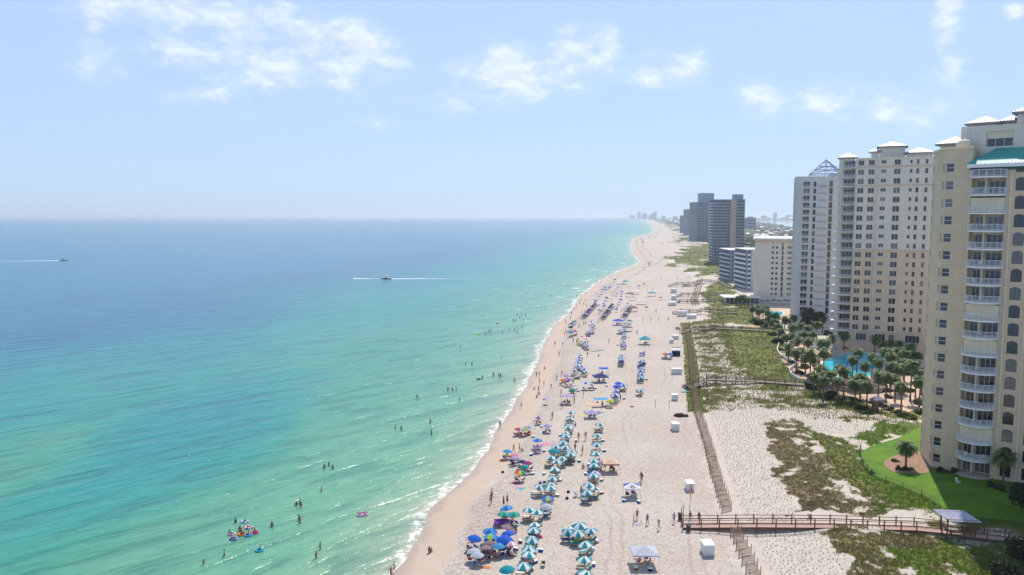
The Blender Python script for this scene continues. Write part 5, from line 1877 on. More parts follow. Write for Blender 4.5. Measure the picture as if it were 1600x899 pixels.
    # houses with pale roofs in the woods
    roofs = [M_ROOFW, M_SEAM, mat("terracotta_roof", lin(176, 130, 110), .8)]
    hs = [(1168, 371), (1176, 366), (1185, 364), (1193, 371), (1199, 365), (1204, 369), (1212, 367), (1222, 364.5), (1230, 366), (1237, 362), (1207, 362), (1216, 360), (1190, 358), (1172, 360), (1227, 359),
          (1062, 352), (1056, 350), (1048, 348), (1042, 346.8), (1066, 355), (1032, 346), (1195, 375), (1182, 374), (1213, 374), (1228, 372), (1187, 344.6), (1200, 344.4), (1216, 344.4), (1236, 344.3), (1223, 344)]
    hs.sort(key=lambda q: -q[1])
    for i, (px, py) in enumerate(hs):
        v = Vector((*flat_at(px, py, 3), 2.2))
        w_, d_, h_ = rng.uniform(9, 16), rng.uniform(8, 12), rng.uniform(5, 8)
        k = max(1.0, v.y / 2600)
        where = "on the far shore of the bay" if py < 345 else "in the woods beyond the beige block" if px > 1150 else "behind the dunes by the distant towers"
        t = thing("house", f"small pale-roofed house {where}, {nth(i + 1)} counting into the distance", "house", v, rng.uniform(-.4, .4), "houses in the woods", sc=k)
        b = MB()
        b.box(-w_ / 2, w_ / 2, -d_ / 2, d_ / 2, 0, h_)
        b.build("wall", [M_CREAM if i % 3 else M_WHITE], t)
        r = MB()
        r.hip(-w_ / 2, w_ / 2, -d_ / 2, d_ / 2, h_ + .36, h_ + 3.4, over=.7)
        r.build("roof", [roofs[i % 3 if i % 5 else 0]], t)
        for x in (-w_ * .28, 0, w_ * .28):
            g = MB()
            g.box(x - .7, x + .7, -d_ / 2 - .06, -d_ / 2 - .005, h_ * .3, h_ * .3 + 1.6)
            g.build("window", [M_GLASS], t)


def garden_objects():
    # hipped-roof cabana in the palms
    v = Vector((*flat_at(1284, 556, GZ), GZ))
    t = thing("cabana", "open cabana with grey hipped roof among the palms by the pool", "cabana", v, R(-20))
    for x in (-3.4, 0, 3.4):
        for y in (-2.4, 2.4):
            p = MB()
            p.box(x - .15, x + .15, y - .15, y + .15, 0, 2.75)
            p.build("post", [M_CREAM], t)
    r = MB()
    r.hip(-3.6, 3.6, -2.6, 2.6, 3.1, 5.0, over=.9)
    r.build("roof", [mat("grey_tile_roof", lin(150, 146, 142), .8, .1, 3.0, bump=.2)], t)
    # little kiosk with a pitched roof near the lawn
    v = Vector((*flat_at(1370, 642, GZ), GZ))
    t = thing("kiosk", "little shower kiosk with pitched pale roof at the garden's sandy edge", "kiosk", v, R(15))
    b = MB()
    for x in (-.8, .8):
        for y in (-.6, .6):
            b.box(x - .1, x + .1, y - .1, y + .1, 0, 2.4)
    b.box(-.7, .7, .45, .55, 0, 2.0)
    b.build("timber_frame", [M_WOODG], t)
    r = MB()
    r.hip(-.9, .9, -.7, .7, 2.77, 3.6, over=.4)
    r.build("roof", [M_SEAM], t)
    # sun loungers and tables round the pool are in the beach section; small white bird-like sign on the lawn
    v = Vector((*flat_at(1497, 756, GZ + .05), GZ + .05))
    t = thing("lawn_chair", "small white chair left on the shaded lawn before the balconies", "chair", v, R(30))
    c = MB()
    c.box(-.28, .28, -.26, .26, .36, .41)
    for x in (-.24, .24):
        for y in (-.22, .22):
            c.box(x - .03, x + .03, y - .03, y + .03, 0, .36)
    c.build("seat", [M_WHITE], t)
    c = MB()
    c.bar((0, .26, .42), (0, .42, 1.0), .55, .05)
    c.box(-.27, .27, .27, .32, .45, .95)
    c.build("backrest", [M_WHITE], t)
    # parking of dark table umbrellas in front of the beige block
    for i, (px, py) in enumerate([(1182, 477), (1190, 477), (1199, 477), (1208, 476), (1217, 477), (1227, 476), (1234, 477)]):
        v = Vector((*flat_at(px, py, GZ), GZ))
        t = thing("patio_umbrella", f"slate patio umbrella on the beige block's terrace, {nth(i + 1)} from the beach side", "umbrella", v, 0, "patio umbrellas at the beige block")
        p = MB()
        p.tube((0, 0, 0), (0, 0, 2.6), .04, n=6)
        p.build("pole", [M_RAIL], t)
        c = MB()
        c.lathe([(1.7, 2.05), (1.0, 2.4), (.01, 2.75)], 8)
        c.build("canopy", [mat("slate_canopy", lin(70, 96, 112), .8)], t)
        tb = MB()
        tb.lathe([(.6, .70), (.6, .74), (.01, .745)], 12)
        tb.build("table_top", [M_RAIL], t)
    bs = MB()
    bs.box(0, 1, 0, 1, 0, 1)


make_site()
make_walkways()
make_fences()
make_dune_plants()
tower_tan()
tower_cream()
tower_truss()
midrise_beige()
far_blocks()
make_trees()
garden_objects()

# ------------------------------------------------------------------ people: continuous skinned bodies in a few poses
SKIN = [mat("skin_" + n, lin(*c), .6, .06, 8.0) for n, c in (("fair", (214, 164, 138)), ("tan", (176, 120, 90)), ("brown", (120, 78, 58)), ("dark", (84, 56, 44)))]
HAIR = [mat("hair_" + n, lin(*c), .6) for n, c in (("dark", (40, 30, 26)), ("brown", (84, 58, 40)), ("blond", (186, 150, 98)))]
CLOTH = {n: mat("cloth_" + n, lin(*c), .8, .1, 6.0) for n, c in dict(navy=(34, 44, 84), black=(30, 30, 34), red=(188, 44, 44), blue=(46, 96, 176), teal=(40, 132, 140), white=(224, 222, 218), pink=(216, 110, 140),
         grey=(126, 128, 134), orange=(222, 112, 48), green=(60, 130, 70), purple=(110, 70, 140), maroon=(104, 40, 50), lightblue=(128, 168, 206)).items()}

STAND = dict(pel=(0, 0, .95), spi=(0, .005, 1.13), che=(0, 0, 1.34), nek=(0, .01, 1.49), hd0=(0, -.015, 1.57), hd1=(0, -.005, 1.69),
             hipL=(.085, 0, .90), kneL=(.10, -.02, .49), ankL=(.10, .02, .08), toeL=(.115, -.15, .03),
             hipR=(-.085, 0, .90), kneR=(-.10, -.02, .49), ankR=(-.10, .02, .08), toeR=(-.115, -.15, .03),
             shoL=(.165, 0, 1.42), elbL=(.235, .03, 1.14), wriL=(.25, -.05, .90), hanL=(.25, -.08, .80),
             shoR=(-.165, 0, 1.42), elbR=(-.235, .03, 1.14), wriR=(-.25, -.05, .90), hanR=(-.25, -.08, .80))
RAD = dict(pel=.125, spi=.108, che=.135, nek=.052, hd0=.075, hd1=.088, hip=.088, kne=.055, ank=.038, toe=.03, sho=.058, elb=.040, wri=.027, han=.034)
BONES = [('pel', 'spi'), ('spi', 'che'), ('che', 'nek'), ('nek', 'hd0'), ('hd0', 'hd1')]
for S in 'LR':
    BONES += [('pel', 'hip' + S), ('hip' + S, 'kne' + S), ('kne' + S, 'ank' + S), ('ank' + S, 'toe' + S), ('che', 'sho' + S), ('sho' + S, 'elb' + S), ('elb' + S, 'wri' + S), ('wri' + S, 'han' + S)]


def pose(**kw):
    p = dict(STAND)
    p.update(kw)
    return p


def shift(p, dz=0, names=None):
    return {k: (v[0], v[1], v[2] + dz) if names is None or k in names else v for k, v in p.items()}


POSES = dict(
    stand=STAND,
    walk=pose(kneL=(.10, -.18, .52), ankL=(.10, -.20, .09), toeL=(.11, -.37, .05), kneR=(-.10, .06, .50), ankR=(-.10, .34, .15), toeR=(-.11, .26, .03),
              elbL=(.24, .12, 1.16), wriL=(.25, .16, .93), hanL=(.25, .15, .84), elbR=(-.24, -.06, 1.16), wriR=(-.24, -.24, .98), hanR=(-.23, -.31, .94)),
    wade=pose(elbL=(.34, -.02, 1.22), wriL=(.48, -.12, 1.10), hanL=(.55, -.17, 1.07), elbR=(-.34, -.04, 1.22), wriR=(-.46, -.16, 1.12), hanR=(-.53, -.22, 1.10)),
    hips=pose(elbL=(.36, .07, 1.18), wriL=(.20, .0, 1.00), hanL=(.15, -.05, .98), elbR=(-.24, .02, 1.14), wriR=(-.27, -.08, .91), hanR=(-.27, -.11, .82), kneL=(.13, -.04, .49), ankL=(.16, .02, .08), toeL=(.2, -.14, .03)),
    # reclining on a low chair, seat height about .38
    recline=pose(pel=(0, 0, .50), spi=(0, .09, .66), che=(0, .19, .84), nek=(0, .25, .98), hd0=(0, .26, 1.06), hd1=(0, .28, 1.18),
                 hipL=(.09, -.03, .48), kneL=(.11, -.45, .56), ankL=(.11, -.84, .38), toeL=(.12, -.92, .48), hipR=(-.09, -.03, .48), kneR=(-.11, -.44, .60), ankR=(-.11, -.80, .40), toeR=(-.12, -.88, .50),
                 shoL=(.165, .21, .91), elbL=(.25, .05, .70), wriL=(.24, -.17, .66), hanL=(.23, -.26, .66), shoR=(-.165, .21, .91), elbR=(-.25, .05, .70), wriR=(-.22, -.15, .66), hanR=(-.2, -.24, .65)),
    # sitting on the sand, knees up
    squat=pose(pel=(0, .1, .14), spi=(0, .12, .32), che=(0, .07, .52), nek=(0, .03, .66), hd0=(0, .0, .74), hd1=(0, .0, .86),
               hipL=(.09, .06, .14), kneL=(.13, -.28, .44), ankL=(.12, -.44, .08), toeL=(.12, -.60, .04), hipR=(-.09, .06, .14), kneR=(-.13, -.28, .42), ankR=(-.12, -.46, .08), toeR=(-.12, -.62, .04),
               shoL=(.165, .07, .60), elbL=(.24, -.10, .42), wriL=(.13, -.30, .46), hanL=(.05, -.36, .46), shoR=(-.165, .07, .60), elbR=(-.24, -.10, .42), wriR=(-.13, -.30, .46), hanR=(-.05, -.37, .45)),
    # lying on the back
    lie=pose(pel=(0, 0, .13), spi=(0, .18, .13), che=(0, .39, .14), nek=(0, .54, .12), hd0=(0, .62, .14), hd1=(0, .74, .13),
             hipL=(.085, -.05, .12), kneL=(.11, -.46, .17), ankL=(.12, -.87, .06), toeL=(.14, -.93, .20), hipR=(-.085, -.05, .12), kneR=(-.11, -.44, .30), ankR=(-.12, -.78, .06), toeR=(-.13, -.90, .10),
             shoL=(.165, .47, .12), elbL=(.27, .22, .08), wriL=(.25, -.02, .07), hanL=(.24, -.12, .07), shoR=(-.165, .47, .12), elbR=(-.27, .22, .08), wriR=(-.25, -.02, .07), hanR=(-.24, -.12, .07)),
)


def skin_mesh(name, pos, bones, rad_add=0.0, rad_fix=None, root='pel', sub=1):
    keys = []
    for a, b in bones:
        for q in (a, b):
            if q not in keys:
                keys.append(q)
    me = bpy.data.meshes.new(name)
    me.from_pydata([pos[q] for q in keys], [(keys.index(a), keys.index(b)) for a, b in bones], [])
    ob = bpy.data.objects.new(name, me)
    COL.objects.link(ob)
    sk = ob.modifiers.new("skin", 'SKIN')
    sk.use_smooth_shade = True
    if not me.skin_vertices:
        me.skin_vertices.new() if hasattr(me.skin_vertices, 'new') else None
    if not me.skin_vertices:
        bpy.context.view_layer.objects.active = ob
        with bpy.context.temp_override(object=ob, active_object=ob):
            bpy.ops.mesh.customdata_skin_add()
    dat = me.skin_vertices[0].data
    for i, q in enumerate(keys):
        r = (rad_fix or {}).get(q, RAD.get(q, RAD.get(q[:3], .05))) + rad_add
        dat[i].radius = (r, r)
        dat[i].use_root = (q == root)
    sb = ob.modifiers.new("sub", 'SUBSURF')
    sb.levels = sb.render_levels = sub
    dg = bpy.context.evaluated_depsgraph_get()
    out = bpy.data.meshes.new_from_object(ob.evaluated_get(dg), depsgraph=dg)
    out.name = name
    bpy.data.objects.remove(ob)
    bpy.data.meshes.remove(me)
    return out


def add_hands(me, pos):
    """five fingers rooted in each palm, joined to the body mesh"""
    vs = [tuple(v.co) for v in me.vertices]
    fs = [tuple(p.vertices) for p in me.polygons]
    mb = MB()
    mb.add(vs, fs)
    for S, sg in (('L', 1), ('R', -1)):
        w, h = Vector(pos['wri' + S]), Vector(pos['han' + S])
        d = (h - w).normalized()
        sd = d.cross(Vector((1, 0, 0)))
        if sd.length < .1:
            sd = d.cross(Vector((0, 1, 0)))
        sd.normalize()
        nr = d.cross(sd).normalized() * sg
        for i, ln in enumerate((.066, .078, .072, .056)):
            o = h + sd * ((i - 1.5) * .019)
            k = o + d * ln * .6 + nr * .008
            mb.tube(o - d * .01, k, .0088, .008, 5, caps=False)
            mb.tube(k, k + d * ln * .45 + nr * .022, .008, .0055, 5)
        o = h - d * .035 - sd * .032
        k = o - sd * .028 + d * .03 + nr * .012
        mb.tube(o, k, .010, .009, 5, caps=False)
        mb.tube(k, k + d * .034 + nr * .006, .009, .006, 5)
    # nose and ears
    a, b = Vector(pos['hd0']), Vector(pos['hd1'])
    up = (b - a).normalized()
    fw = Vector((0, -1, 0)) if abs(up.z) > .5 else Vector((0, 0, 1))
    c = (a + b) / 2 + up * .01
    mb.tube(c + fw * .075 + up * .02, c + fw * .108 - up * .015, .008, .014, 5)
    for sg in (-1, 1):
        mb.tube(c + Vector((.08 * sg, 0, 0)), c + Vector((.1 * sg, 0, 0)) - fw * .012, .022, .014, 6)
    out = mb.mesh(me.name, [SKIN[0]], True)
    bpy.data.meshes.remove(me)
    return out


def hair_mesh(pos, long_=False):
    a, b = Vector(pos['hd0']), Vector(pos['hd1'])
    up = (b - a).normalized()
    fw = Vector((0, -1, 0)) if abs(up.z) > .5 else Vector((0, 0, 1))
    sd = up.cross(fw).normalized()
    c = (a + b) / 2 + up * .035
    mb = MB()
    n, m = 12, 6
    vs, fs = [], []
    for j in range(m + 1):
        t = math.pi * .60 * j / m
        for i in range(n):
            p = 2 * math.pi * i / n
            front = max(0, math.cos(p))
            tt = t * (1 - .42 * front)
            r = .104
            v = c + up * math.cos(tt) * r * 1.12 + (fw * math.cos(p) + sd * math.sin(p)) * math.sin(tt) * r - fw * .012
            if long_ and j == m and math.cos(p) < .2:
                v = v - up * .2 - fw * .03
            vs.append(v)
    for j in range(m):
        for i in range(n):
            fs.append((j * n + i, (j + 1) * n + i, (j + 1) * n + (i + 1) % n, j * n + (i + 1) % n))
    mb.add(vs, fs)
    return mb.mesh("hair", [HAIR[0]], True)


PROTO = {}


def make_people_protos():
    for nm, p in POSES.items():
        body = add_hands(skin_mesh("body", p, BONES), p)
        mid = lambda a, b, s: tuple(p[a][i] + (p[b][i] - p[a][i]) * s for i in range(3))
        q = dict(p)
        q['thiL'], q['thiR'] = mid('hipL', 'kneL', .62), mid('hipR', 'kneR', .62)
        q['ub'] = mid('pel', 'spi', .5)
        q['uaL'], q['uaR'] = mid('shoL', 'elbL', .5), mid('shoR', 'elbR', .5)
        q['hem'] = mid('hipL', 'kneL', .8) if nm not in ('stand', 'walk', 'hips', 'wade') else (0, 0, .42)
        fx = dict(thiL=.082, thiR=.082, ub=.112, uaL=.052, uaR=.052, hem=.17)
        trunks = skin_mesh("swim_trunks", q, [('pel', 'ub'), ('pel', 'hipL'), ('pel', 'hipR'), ('hipL', 'thiL'), ('hipR', 'thiR')], .014, fx)
        suit = skin_mesh("swimsuit", q, [('pel', 'spi'), ('spi', 'che'), ('pel', 'hipL'), ('pel', 'hipR')], .010, fx)
        shirt = skin_mesh("shirt", q, [('pel', 'spi'), ('spi', 'che'), ('che', 'shoL'), ('che', 'shoR'), ('shoL', 'uaL'), ('shoR', 'uaR')], .016, fx)
        dress = skin_mesh("dress", q, [('hem', 'pel'), ('pel', 'spi'), ('spi', 'che')], .014, fx)
        for m_ in (trunks, suit, shirt, dress):
            m_.materials.clear()
            m_.materials.append(CLOTH['navy'])
        PROTO[nm] = dict(body=body, swim_trunks=trunks, swimsuit=suit, shirt=shirt, dress=dress, hair=hair_mesh(p), long_hair=hair_mesh(p, True))


make_people_protos()
prng = random.Random(42)


def person(loc, ps, label, group, rz=None, wear=None, sc=None, skin=None, tone=None):
    """wear: list of (garment, colour)"""
    rz = prng.uniform(0, 6.28) if rz is None else rz
    sc = prng.uniform(.93, 1.05) if sc is None else sc
    t = thing("person", label, "person", loc, rz, group, sc=sc)
    P = PROTO[ps]
    fem = prng.random() < .5
    if wear is None:
        cn = prng.choice(list(CLOTH))
        wear = [("swimsuit", cn)] if fem else ([("swim_trunks", cn)] + ([("shirt", prng.choice(list(CLOTH)))] if prng.random() < .3 else []))
    b = put("body", P['body'], t)
    paint(b, SKIN[skin if skin is not None else prng.choices((0, 1, 2, 3), (4, 5, 2, 1))[0]])
    for g, c in wear:
        o = put(g, P[g], t)
        paint(o, CLOTH[c])
    h = put("hair", P['long_hair' if fem else 'hair'], t)
    paint(h, HAIR[prng.choices((0, 1, 2), (4, 4, 2))[0]])
    return t


# ------------------------------------------------------------------ beach gear
def cm(name, r, g, b, tl=.33):
    return mat("canvas_" + name, lin(r, g, b), .8, .07, 4.0, transl=tl)


CAN = dict(teal=cm("teal", 22, 150, 160), white=cm("white", 240, 238, 234), blue=cm("blue", 30, 98, 204), navy=cm("navy", 44, 56, 120), skyblue=cm("sky_blue", 70, 160, 214), aqua=cm("aqua", 60, 180, 186),
           mauve=cm("mauve", 150, 124, 128), lilac=cm("lilac", 186, 170, 204), grey=cm("grey", 200, 202, 210), pink=cm("pink", 224, 150, 176), red=cm("red", 208, 40, 56), lime=cm("lime", 164, 206, 40),
           yellow=cm("yellow", 232, 210, 60), orange=cm("orange", 236, 128, 40), green=cm("green", 30, 146, 96), purple=cm("purple", 130, 60, 160), magenta=cm("magenta", 216, 60, 140), peach=cm("peach", 232, 196, 164),
           black=cm("charcoal", 58, 58, 68), maroon=cm("maroon", 110, 36, 50), cream=cm("cream", 236, 224, 208), darkgreen=cm("dark_green", 26, 78, 58))
M_POLE = mat("umbrella_pole_wood", lin(176, 150, 124), .6)
M_FRAME = mat("lounger_wood", lin(128, 88, 62), .7, .15, 4.0)
M_ALU = mat("white_tube", lin(216, 216, 218), .4)


def canopy_mesh(nslots):
    b = MB()
    n, sub = 8, 3
    rr = [(.03, .50), (.30, .44), (.62, .30), (.9, .11), (1.05, 0.0), (1.05, -.09)]
    for g in range(n):
        a0 = -math.pi / 2 + (g - .5) * 2 * math.pi / n
        vs, fs = [], []
        for j, (r, z) in enumerate(rr):
            for i in range(sub + 1):
                s = i / sub
                a = a0 + s * 2 * math.pi / n
                sag = 1 - .075 * math.sin(math.pi * s) * (r / 1.05)
                zz = z - .05 * math.sin(math.pi * s) * (r / 1.05) * (1 - r) * 2
                if j == len(rr) - 1:
                    zz += .04 * (1 - math.sin(math.pi * s))
                vs.append((math.cos(a) * r * sag, math.sin(a) * r * sag, 1.52 + zz))
        w = sub + 1
        for j in range(len(rr) - 1):
            for i in range(sub):
                fs.append((j * w + i, (j + 1) * w + i, (j + 1) * w + i + 1, j * w + i + 1))
        b.add(vs, fs, g % nslots)
    b.tube((0, 0, 2.0), (0, 0, 2.12), .03, .012, 6, 0)
    return b.mesh("canopy", [CAN['teal']] * nslots)


CAN2, CAN8 = canopy_mesh(2), canopy_mesh(8)
_p = MB()
_p.tube((0, 0, -.35), (0, 0, 2.02), .028, n=6)
POLE = _p.mesh("pole", [M_POLE])
_p = MB()
for i in range(8):
    a = i * math.pi / 4
    _p.tube((0, 0, 1.52), (math.cos(a) * .9, math.sin(a) * .9, 1.60), .008, n=3)
RIBS = _p.mesh("ribs", [M_ALU])
PAT = {
    'tw': (["teal", "white"], "teal and white striped"), 'bw': (["blue", "white"], "blue and white striped"), 'teal': (["teal", "teal"], "plain teal"), 'blue': (["blue", "blue"], "plain blue"), 'bluesky': (["blue", "skyblue"], "blue and sky-blue"),
    'sky': (["skyblue", "skyblue"], "sky-blue"), 'mauve': (["mauve", "mauve"], "dusty mauve"), 'grey': (["grey", "grey"], "pale grey"), 'pinkw': (["pink", "white"], "pink and white"), 'navy': (["navy", "navy"], "dark navy"),
    'red': (["red", "red"], "bright red"), 'lilac': (["lilac", "lilac"], "pale lilac"), 'orange': (["orange", "orange"], "orange"), 'lime': (["lime", "yellow"], "lime-yellow"), 'purple': (["purple", "lilac"], "purple and lilac"),
    'greenteal': (["green", "aqua"], "green and aqua"), 'aqua': (["aqua", "aqua"], "aqua"), 'pink': (["pink", "pink"], "pink"), 'bluelime': (["lime", "skyblue", "blue", "skyblue"] * 2, "blue and lime"),
    'rainbow': (["yellow", "green", "aqua", "blue", "purple", "magenta", "red", "orange"], "rainbow"), 'blueyel': (["yellow", "skyblue", "blue", "skyblue"] * 2, "blue and yellow"),
    'multi': (["pink", "white", "red", "blue"] * 2, "pink, blue and red"), 'redpurple': (["red", "purple"] * 4, "red and purple"), 'aquayel': (["aqua", "yellow"] * 4, "aqua and yellow"), 'pinkpurple': (["magenta", "purple", "pink", "orange"] * 2, "magenta and purple"),
    'black': (["black", "black"], "charcoal"), 'orangered': (["orange", "red"], "orange-red"), 'green': (["green", "green"], "green"),
}
urng = random.Random(9)


def umbrella(px, py, pat, label, group, sc=1.0, tilt=None, az=None, h=1.62):
    v = at(px, py, h * sc)
    cols, _ = PAT[pat]
    tl = abs(urng.gauss(0, .13)) if tilt is None else tilt
    sc *= urng.uniform(.93, 1.08)
    a = urng.uniform(0, 6.28) if az is None else az
    rot = Matrix.Rotation(tl, 3, Vector((math.cos(a), math.sin(a), 0))) @ Matrix.Rotation(urng.uniform(-.25, .25), 3, 'Z')
    t = thing("beach_umbrella", label, "umbrella", v, group=group, rot=rot.to_euler(), sc=sc)
    put("pole", POLE, t)
    c = put("canopy", CAN2 if len(cols) == 2 else CAN8, t)
    paint(c, *[CAN[q] for q in cols])
    put("ribs", RIBS, c)
    return v


def lounger_meshes():
    f, s = MB(), MB()
    # long axis along x: foot at -x, raised back at +x
    for y in (-.29, .29):
        f.bar((-1.0, y, .32), (.30, y, .32), .05, .06)
        f.bar((.28, y, .33), (.86, y, .86), .05, .06)
        for x in (-.85, .2):
            f.box(x - .03, x + .03, y - .03, y + .03, 0, .29)
        f.bar((.62, y, .02), (.66, y, .64), .04, .04)
    for x in (-1.0, -.4, .28):
        f.box(x - .025, x + .025, -.26, .26, .30, .34)
    f.bar((.86, -.29, .86), (.86, .29, .86), .05, .05)
    s.add([(-1.0, -.26, .36), (.28, -.26, .37), (.28, .26, .37), (-1.0, .26, .36)], [(0, 1, 2, 3)])
    s.add([(.28, -.26, .37), (.86, -.26, .90), (.86, .26, .90), (.28, .26, .37)], [(0, 1, 2, 3)])
    return f.mesh("frame", [M_FRAME]), s.mesh("sling", [CAN['teal']])


LF, LS = lounger_meshes()


def chair_meshes():
    f, s = MB(), MB()
    for x in (-.27, .27):
        f.tube((x, -.25, 0), (x, .28, .40), .016, n=5)
        f.tube((x, .28, 0), (x, -.27, .36), .016, n=5)
        f.tube((x, .10, .28), (x, .42, .86), .016, n=5)
        f.bar((x, -.25, .52), (x, .26, .52), .05, .03)
        f.tube((x, -.25, .34), (x, -.25, .52), .014, n=5)
    f.tube((-.27, .42, .86), (.27, .42, .86), .016, n=5)
    s.add([(-.25, -.27, .36), (.25, -.27, .36), (.25, .12, .28), (-.25, .12, .28)], [(0, 1, 2, 3)])
    s.add([(-.25, .12, .28), (.25, .12, .28), (.25, .42, .86), (-.25, .42, .86)], [(0, 1, 2, 3)])
    return f.mesh("frame", [M_ALU]), s.mesh("sling", [CAN['navy']])


CF, CS = chair_meshes()


def lounger(loc, rz, col, label, group):
    t = thing("beach_lounger", label, "lounger", loc, rz, group)
    put("frame", LF, t)
    paint(put("sling", LS, t), CAN[col])
    return t


def chair(loc, rz, col, label, group):
    t = thing("beach_chair", label, "chair", loc, rz, group)
    put("frame", CF, t)
    paint(put("sling", CS, t), CAN[col])
    return t


def on_ground(x, y, dz=0.0):
    return Vector((x, y, float(zt(x, y)) + dz))


# the pop-up canopies
def tent(px, py, w, d, eave, peak, col, label, rz=0.0, trim=None, cross=None, split=None, group="pop-up canopies on the sand", sail=False):
    """px,py: ground point under the canopy's centre"""
    v = at(px, py)
    t = thing("beach_canopy", label, "canopy", v, rz, group)
    lm = MB()
    lm.tube((0, 0, -.15), (0, 0, eave), .03, n=5)
    ml = lm.mesh("leg", [M_ALU])
    for x in (-w / 2 + .05, w / 2 - .05):
        for y in (-d / 2 + .05, d / 2 - .05):
            put("leg", ml, t, (x, y, 0))
    c = MB()
    n = 8
    g = {}
    for i in range(n + 1):
        for j in range(n + 1):
            u, q = i / n * 2 - 1, j / n * 2 - 1
            e = max(abs(u), abs(q))
            if sail:
                z = eave + (peak - eave) * (1 - q * q) * .8 + .1 * u * u
            else:
                z = eave + (peak - eave) * (1 - e) ** 1.15 - .10 * math.sin(math.pi * (min(abs(u), abs(q)) / (e + 1e-6))) * .5 * e
            g[i, j] = (u * w / 2, q * d / 2, z)
    for i in range(n):
        for j in range(n):
            m = 0
            if split is not None and j >= n // 2:
                m = 1
            c.add([g[i, j], g[i + 1, j], g[i + 1, j + 1], g[i, j + 1]], [(0, 1, 2, 3)], m)
    cn = c.build("canopy", [CAN[col], CAN[split or col]], t, smooth=False)
    if not sail:
        va = MB()
        h = .22
        for (x0, y0, x1, y1) in ((-1, -1, 1, -1), (1, -1, 1, 1), (1, 1, -1, 1), (-1, 1, -1, -1)):
            va.add([(x0 * w / 2, y0 * d / 2, eave - h), (x1 * w / 2, y1 * d / 2, eave - h), (x1 * w / 2, y1 * d / 2, eave - .002), (x0 * w / 2, y0 * d / 2, eave - .002)], [(0, 1, 2, 3)])
        va.build("valance", [CAN[trim or col]], t)
    return t, v


def shade_sitters(v, n, where, k0, group, r=.9, kind=('recline',)):
    for i in range(n):
        a = 2.1 * i + v.x
        x, y = v.x + math.cos(a) * r * .8, v.y + math.sin(a) * r
        rz = prng.uniform(2.6, 4.6)
        p = on_ground(x, y)
        chair(p, rz, prng.choice(["navy", "blue", "black", "red", "teal", "grey"]), f"low folding chair {where}, {nth(k0 + i)} there", group + " chairs")
        person(p, 'recline', f"person in a low chair {where}, {nth(k0 + i)} there", group + " people", rz=rz)


def box_store(px, py, w, h, d, label):
    """white equipment box standing on the sand; px,py = middle of its front bottom edge"""
    v = at(px, py)
    t = thing("storage_box", label, "storage box", v, R(urng.uniform(-3, 3)), "white equipment boxes along the dune")
    b = MB()
    b.box(-w / 2, w / 2, 0, d, -.05, h - .09)
    for x in (-w / 2, w / 2 - .06):
        b.box(x - .012, x + .072, -.015, -.002, 0, h - .1)
    b.box(-.02, .02, -.012, -.002, 0, h - .1)
    b.build("box_body", [mat("white_box_paint", lin(222, 220, 218), .6, .06, 1.5)], t)
    l = MB()
    l.box(-w / 2 - .05, w / 2 + .05, -.06, d + .05, h - .087, h)
    l.build("lid", [mat("white_box_lid", lin(232, 231, 228), .55, .04)], t)
    return t


def towel(px, py, col, label, w=1.9, d=.95, rz=None, group="towels on the sand"):
    v = at(px, py)
    t = MB()
    n = 6
    g = lambda i, j: (w * (i / n - .5), d * (j / 3 - .5), .03 + .02 * math.sin(i * 1.9 + j))
    for i in range(n):
        for j in range(3):
            t.add([g(i, j), g(i + 1, j), g(i + 1, j + 1), g(i, j + 1)], [(0, 1, 2, 3)])
    o = t.build("beach_towel", [CAN[col]], None, loc=v, rz=urng.uniform(-.5, .5) if rz is None else rz)
    return tag(o, label, "towel", group)


def swim_ring(loc, col, label, r=.42, rr=.15, group="inflatable swim rings", col2=None):
    b = MB()
    n, m = 20, 8
    vs, fs = [], []
    for i in range(n):
        a = 2 * math.pi * i / n
        for j in range(m):
            q = 2 * math.pi * j / m
            vs.append(((r + rr * math.cos(q)) * math.cos(a), (r + rr * math.cos(q)) * math.sin(a), .06 + rr * math.sin(q)))
    for i in range(n):
        for j in range(m):
            fs.append((i * m + j, ((i + 1) % n) * m + j, ((i + 1) % n) * m + (j + 1) % m, i * m + (j + 1) % m))
    b.add(vs, fs)
    b.mi = [1 if (col2 and (k // m) % 4 < 2) else 0 for k in range(len(fs))]
    o = b.build("swim_ring", [CAN[col], CAN[col2 or col]], None, True, loc)
    return tag(o, label, "swim ring", group)


# ------------------------------------------------------------------ laying out the beach
def row(name, pts, seats='lounger', skip=()):
    """umbrellas that form one named row: ordinal labels counted from the camera end"""
    pts = sorted(pts, key=lambda q: -q[1])
    cnt = {}
    for i, q in enumerate(pts):
        px, py, pat = q[:3]
        cnt[pat] = cnt.get(pat, 0) + 1
        lab = f"{PAT[pat][1]} umbrella, {nth(cnt[pat])} from front in the {name}"
        if sum(1 for r in pts if r[2] == pat) == 1:
            lab = f"the only {PAT[pat][1]} beach umbrella in the {name}"
        v = umbrella(px, py, pat, lab, f"umbrellas in the {name}", sc=q[3] if len(q) > 3 else 1.0)
        if seats and i not in skip:
            far = v.y > 320
            for s in ((-.75, .75) if not far else (0,)):
                if seats == 'lounger':
                    lounger(on_ground(v.x - .1, v.y + s + .1), R(urng.uniform(-12, 12)), urng.choice(["teal", "cream", "blue", "teal", "cream"]), f"lounger, {'far' if s > 0 else 'near'} one under umbrella {nth(i + 1)} of the {name}", f"loungers in the {name}")
                else:
                    chair(on_ground(v.x + s * .7, v.y - .3), R(urng.uniform(120, 240)), urng.choice(["navy", "blue", "black", "red"]), f"{'landward' if s > 0 else 'seaward'} folding chair under umbrella {nth(i + 1)} of the {name}", f"chairs in the {name}")
            if urng.random() < (.75 if not far else .35):
                x, y = v.x - .1, v.y + urng.choice((-.65, .85))
                person(on_ground(x, y, .0), 'recline', f"person reclining under umbrella {nth(i + 1)} of the {name}", f"people in the {name}", rz=R(-90 + urng.uniform(-12, 12)))


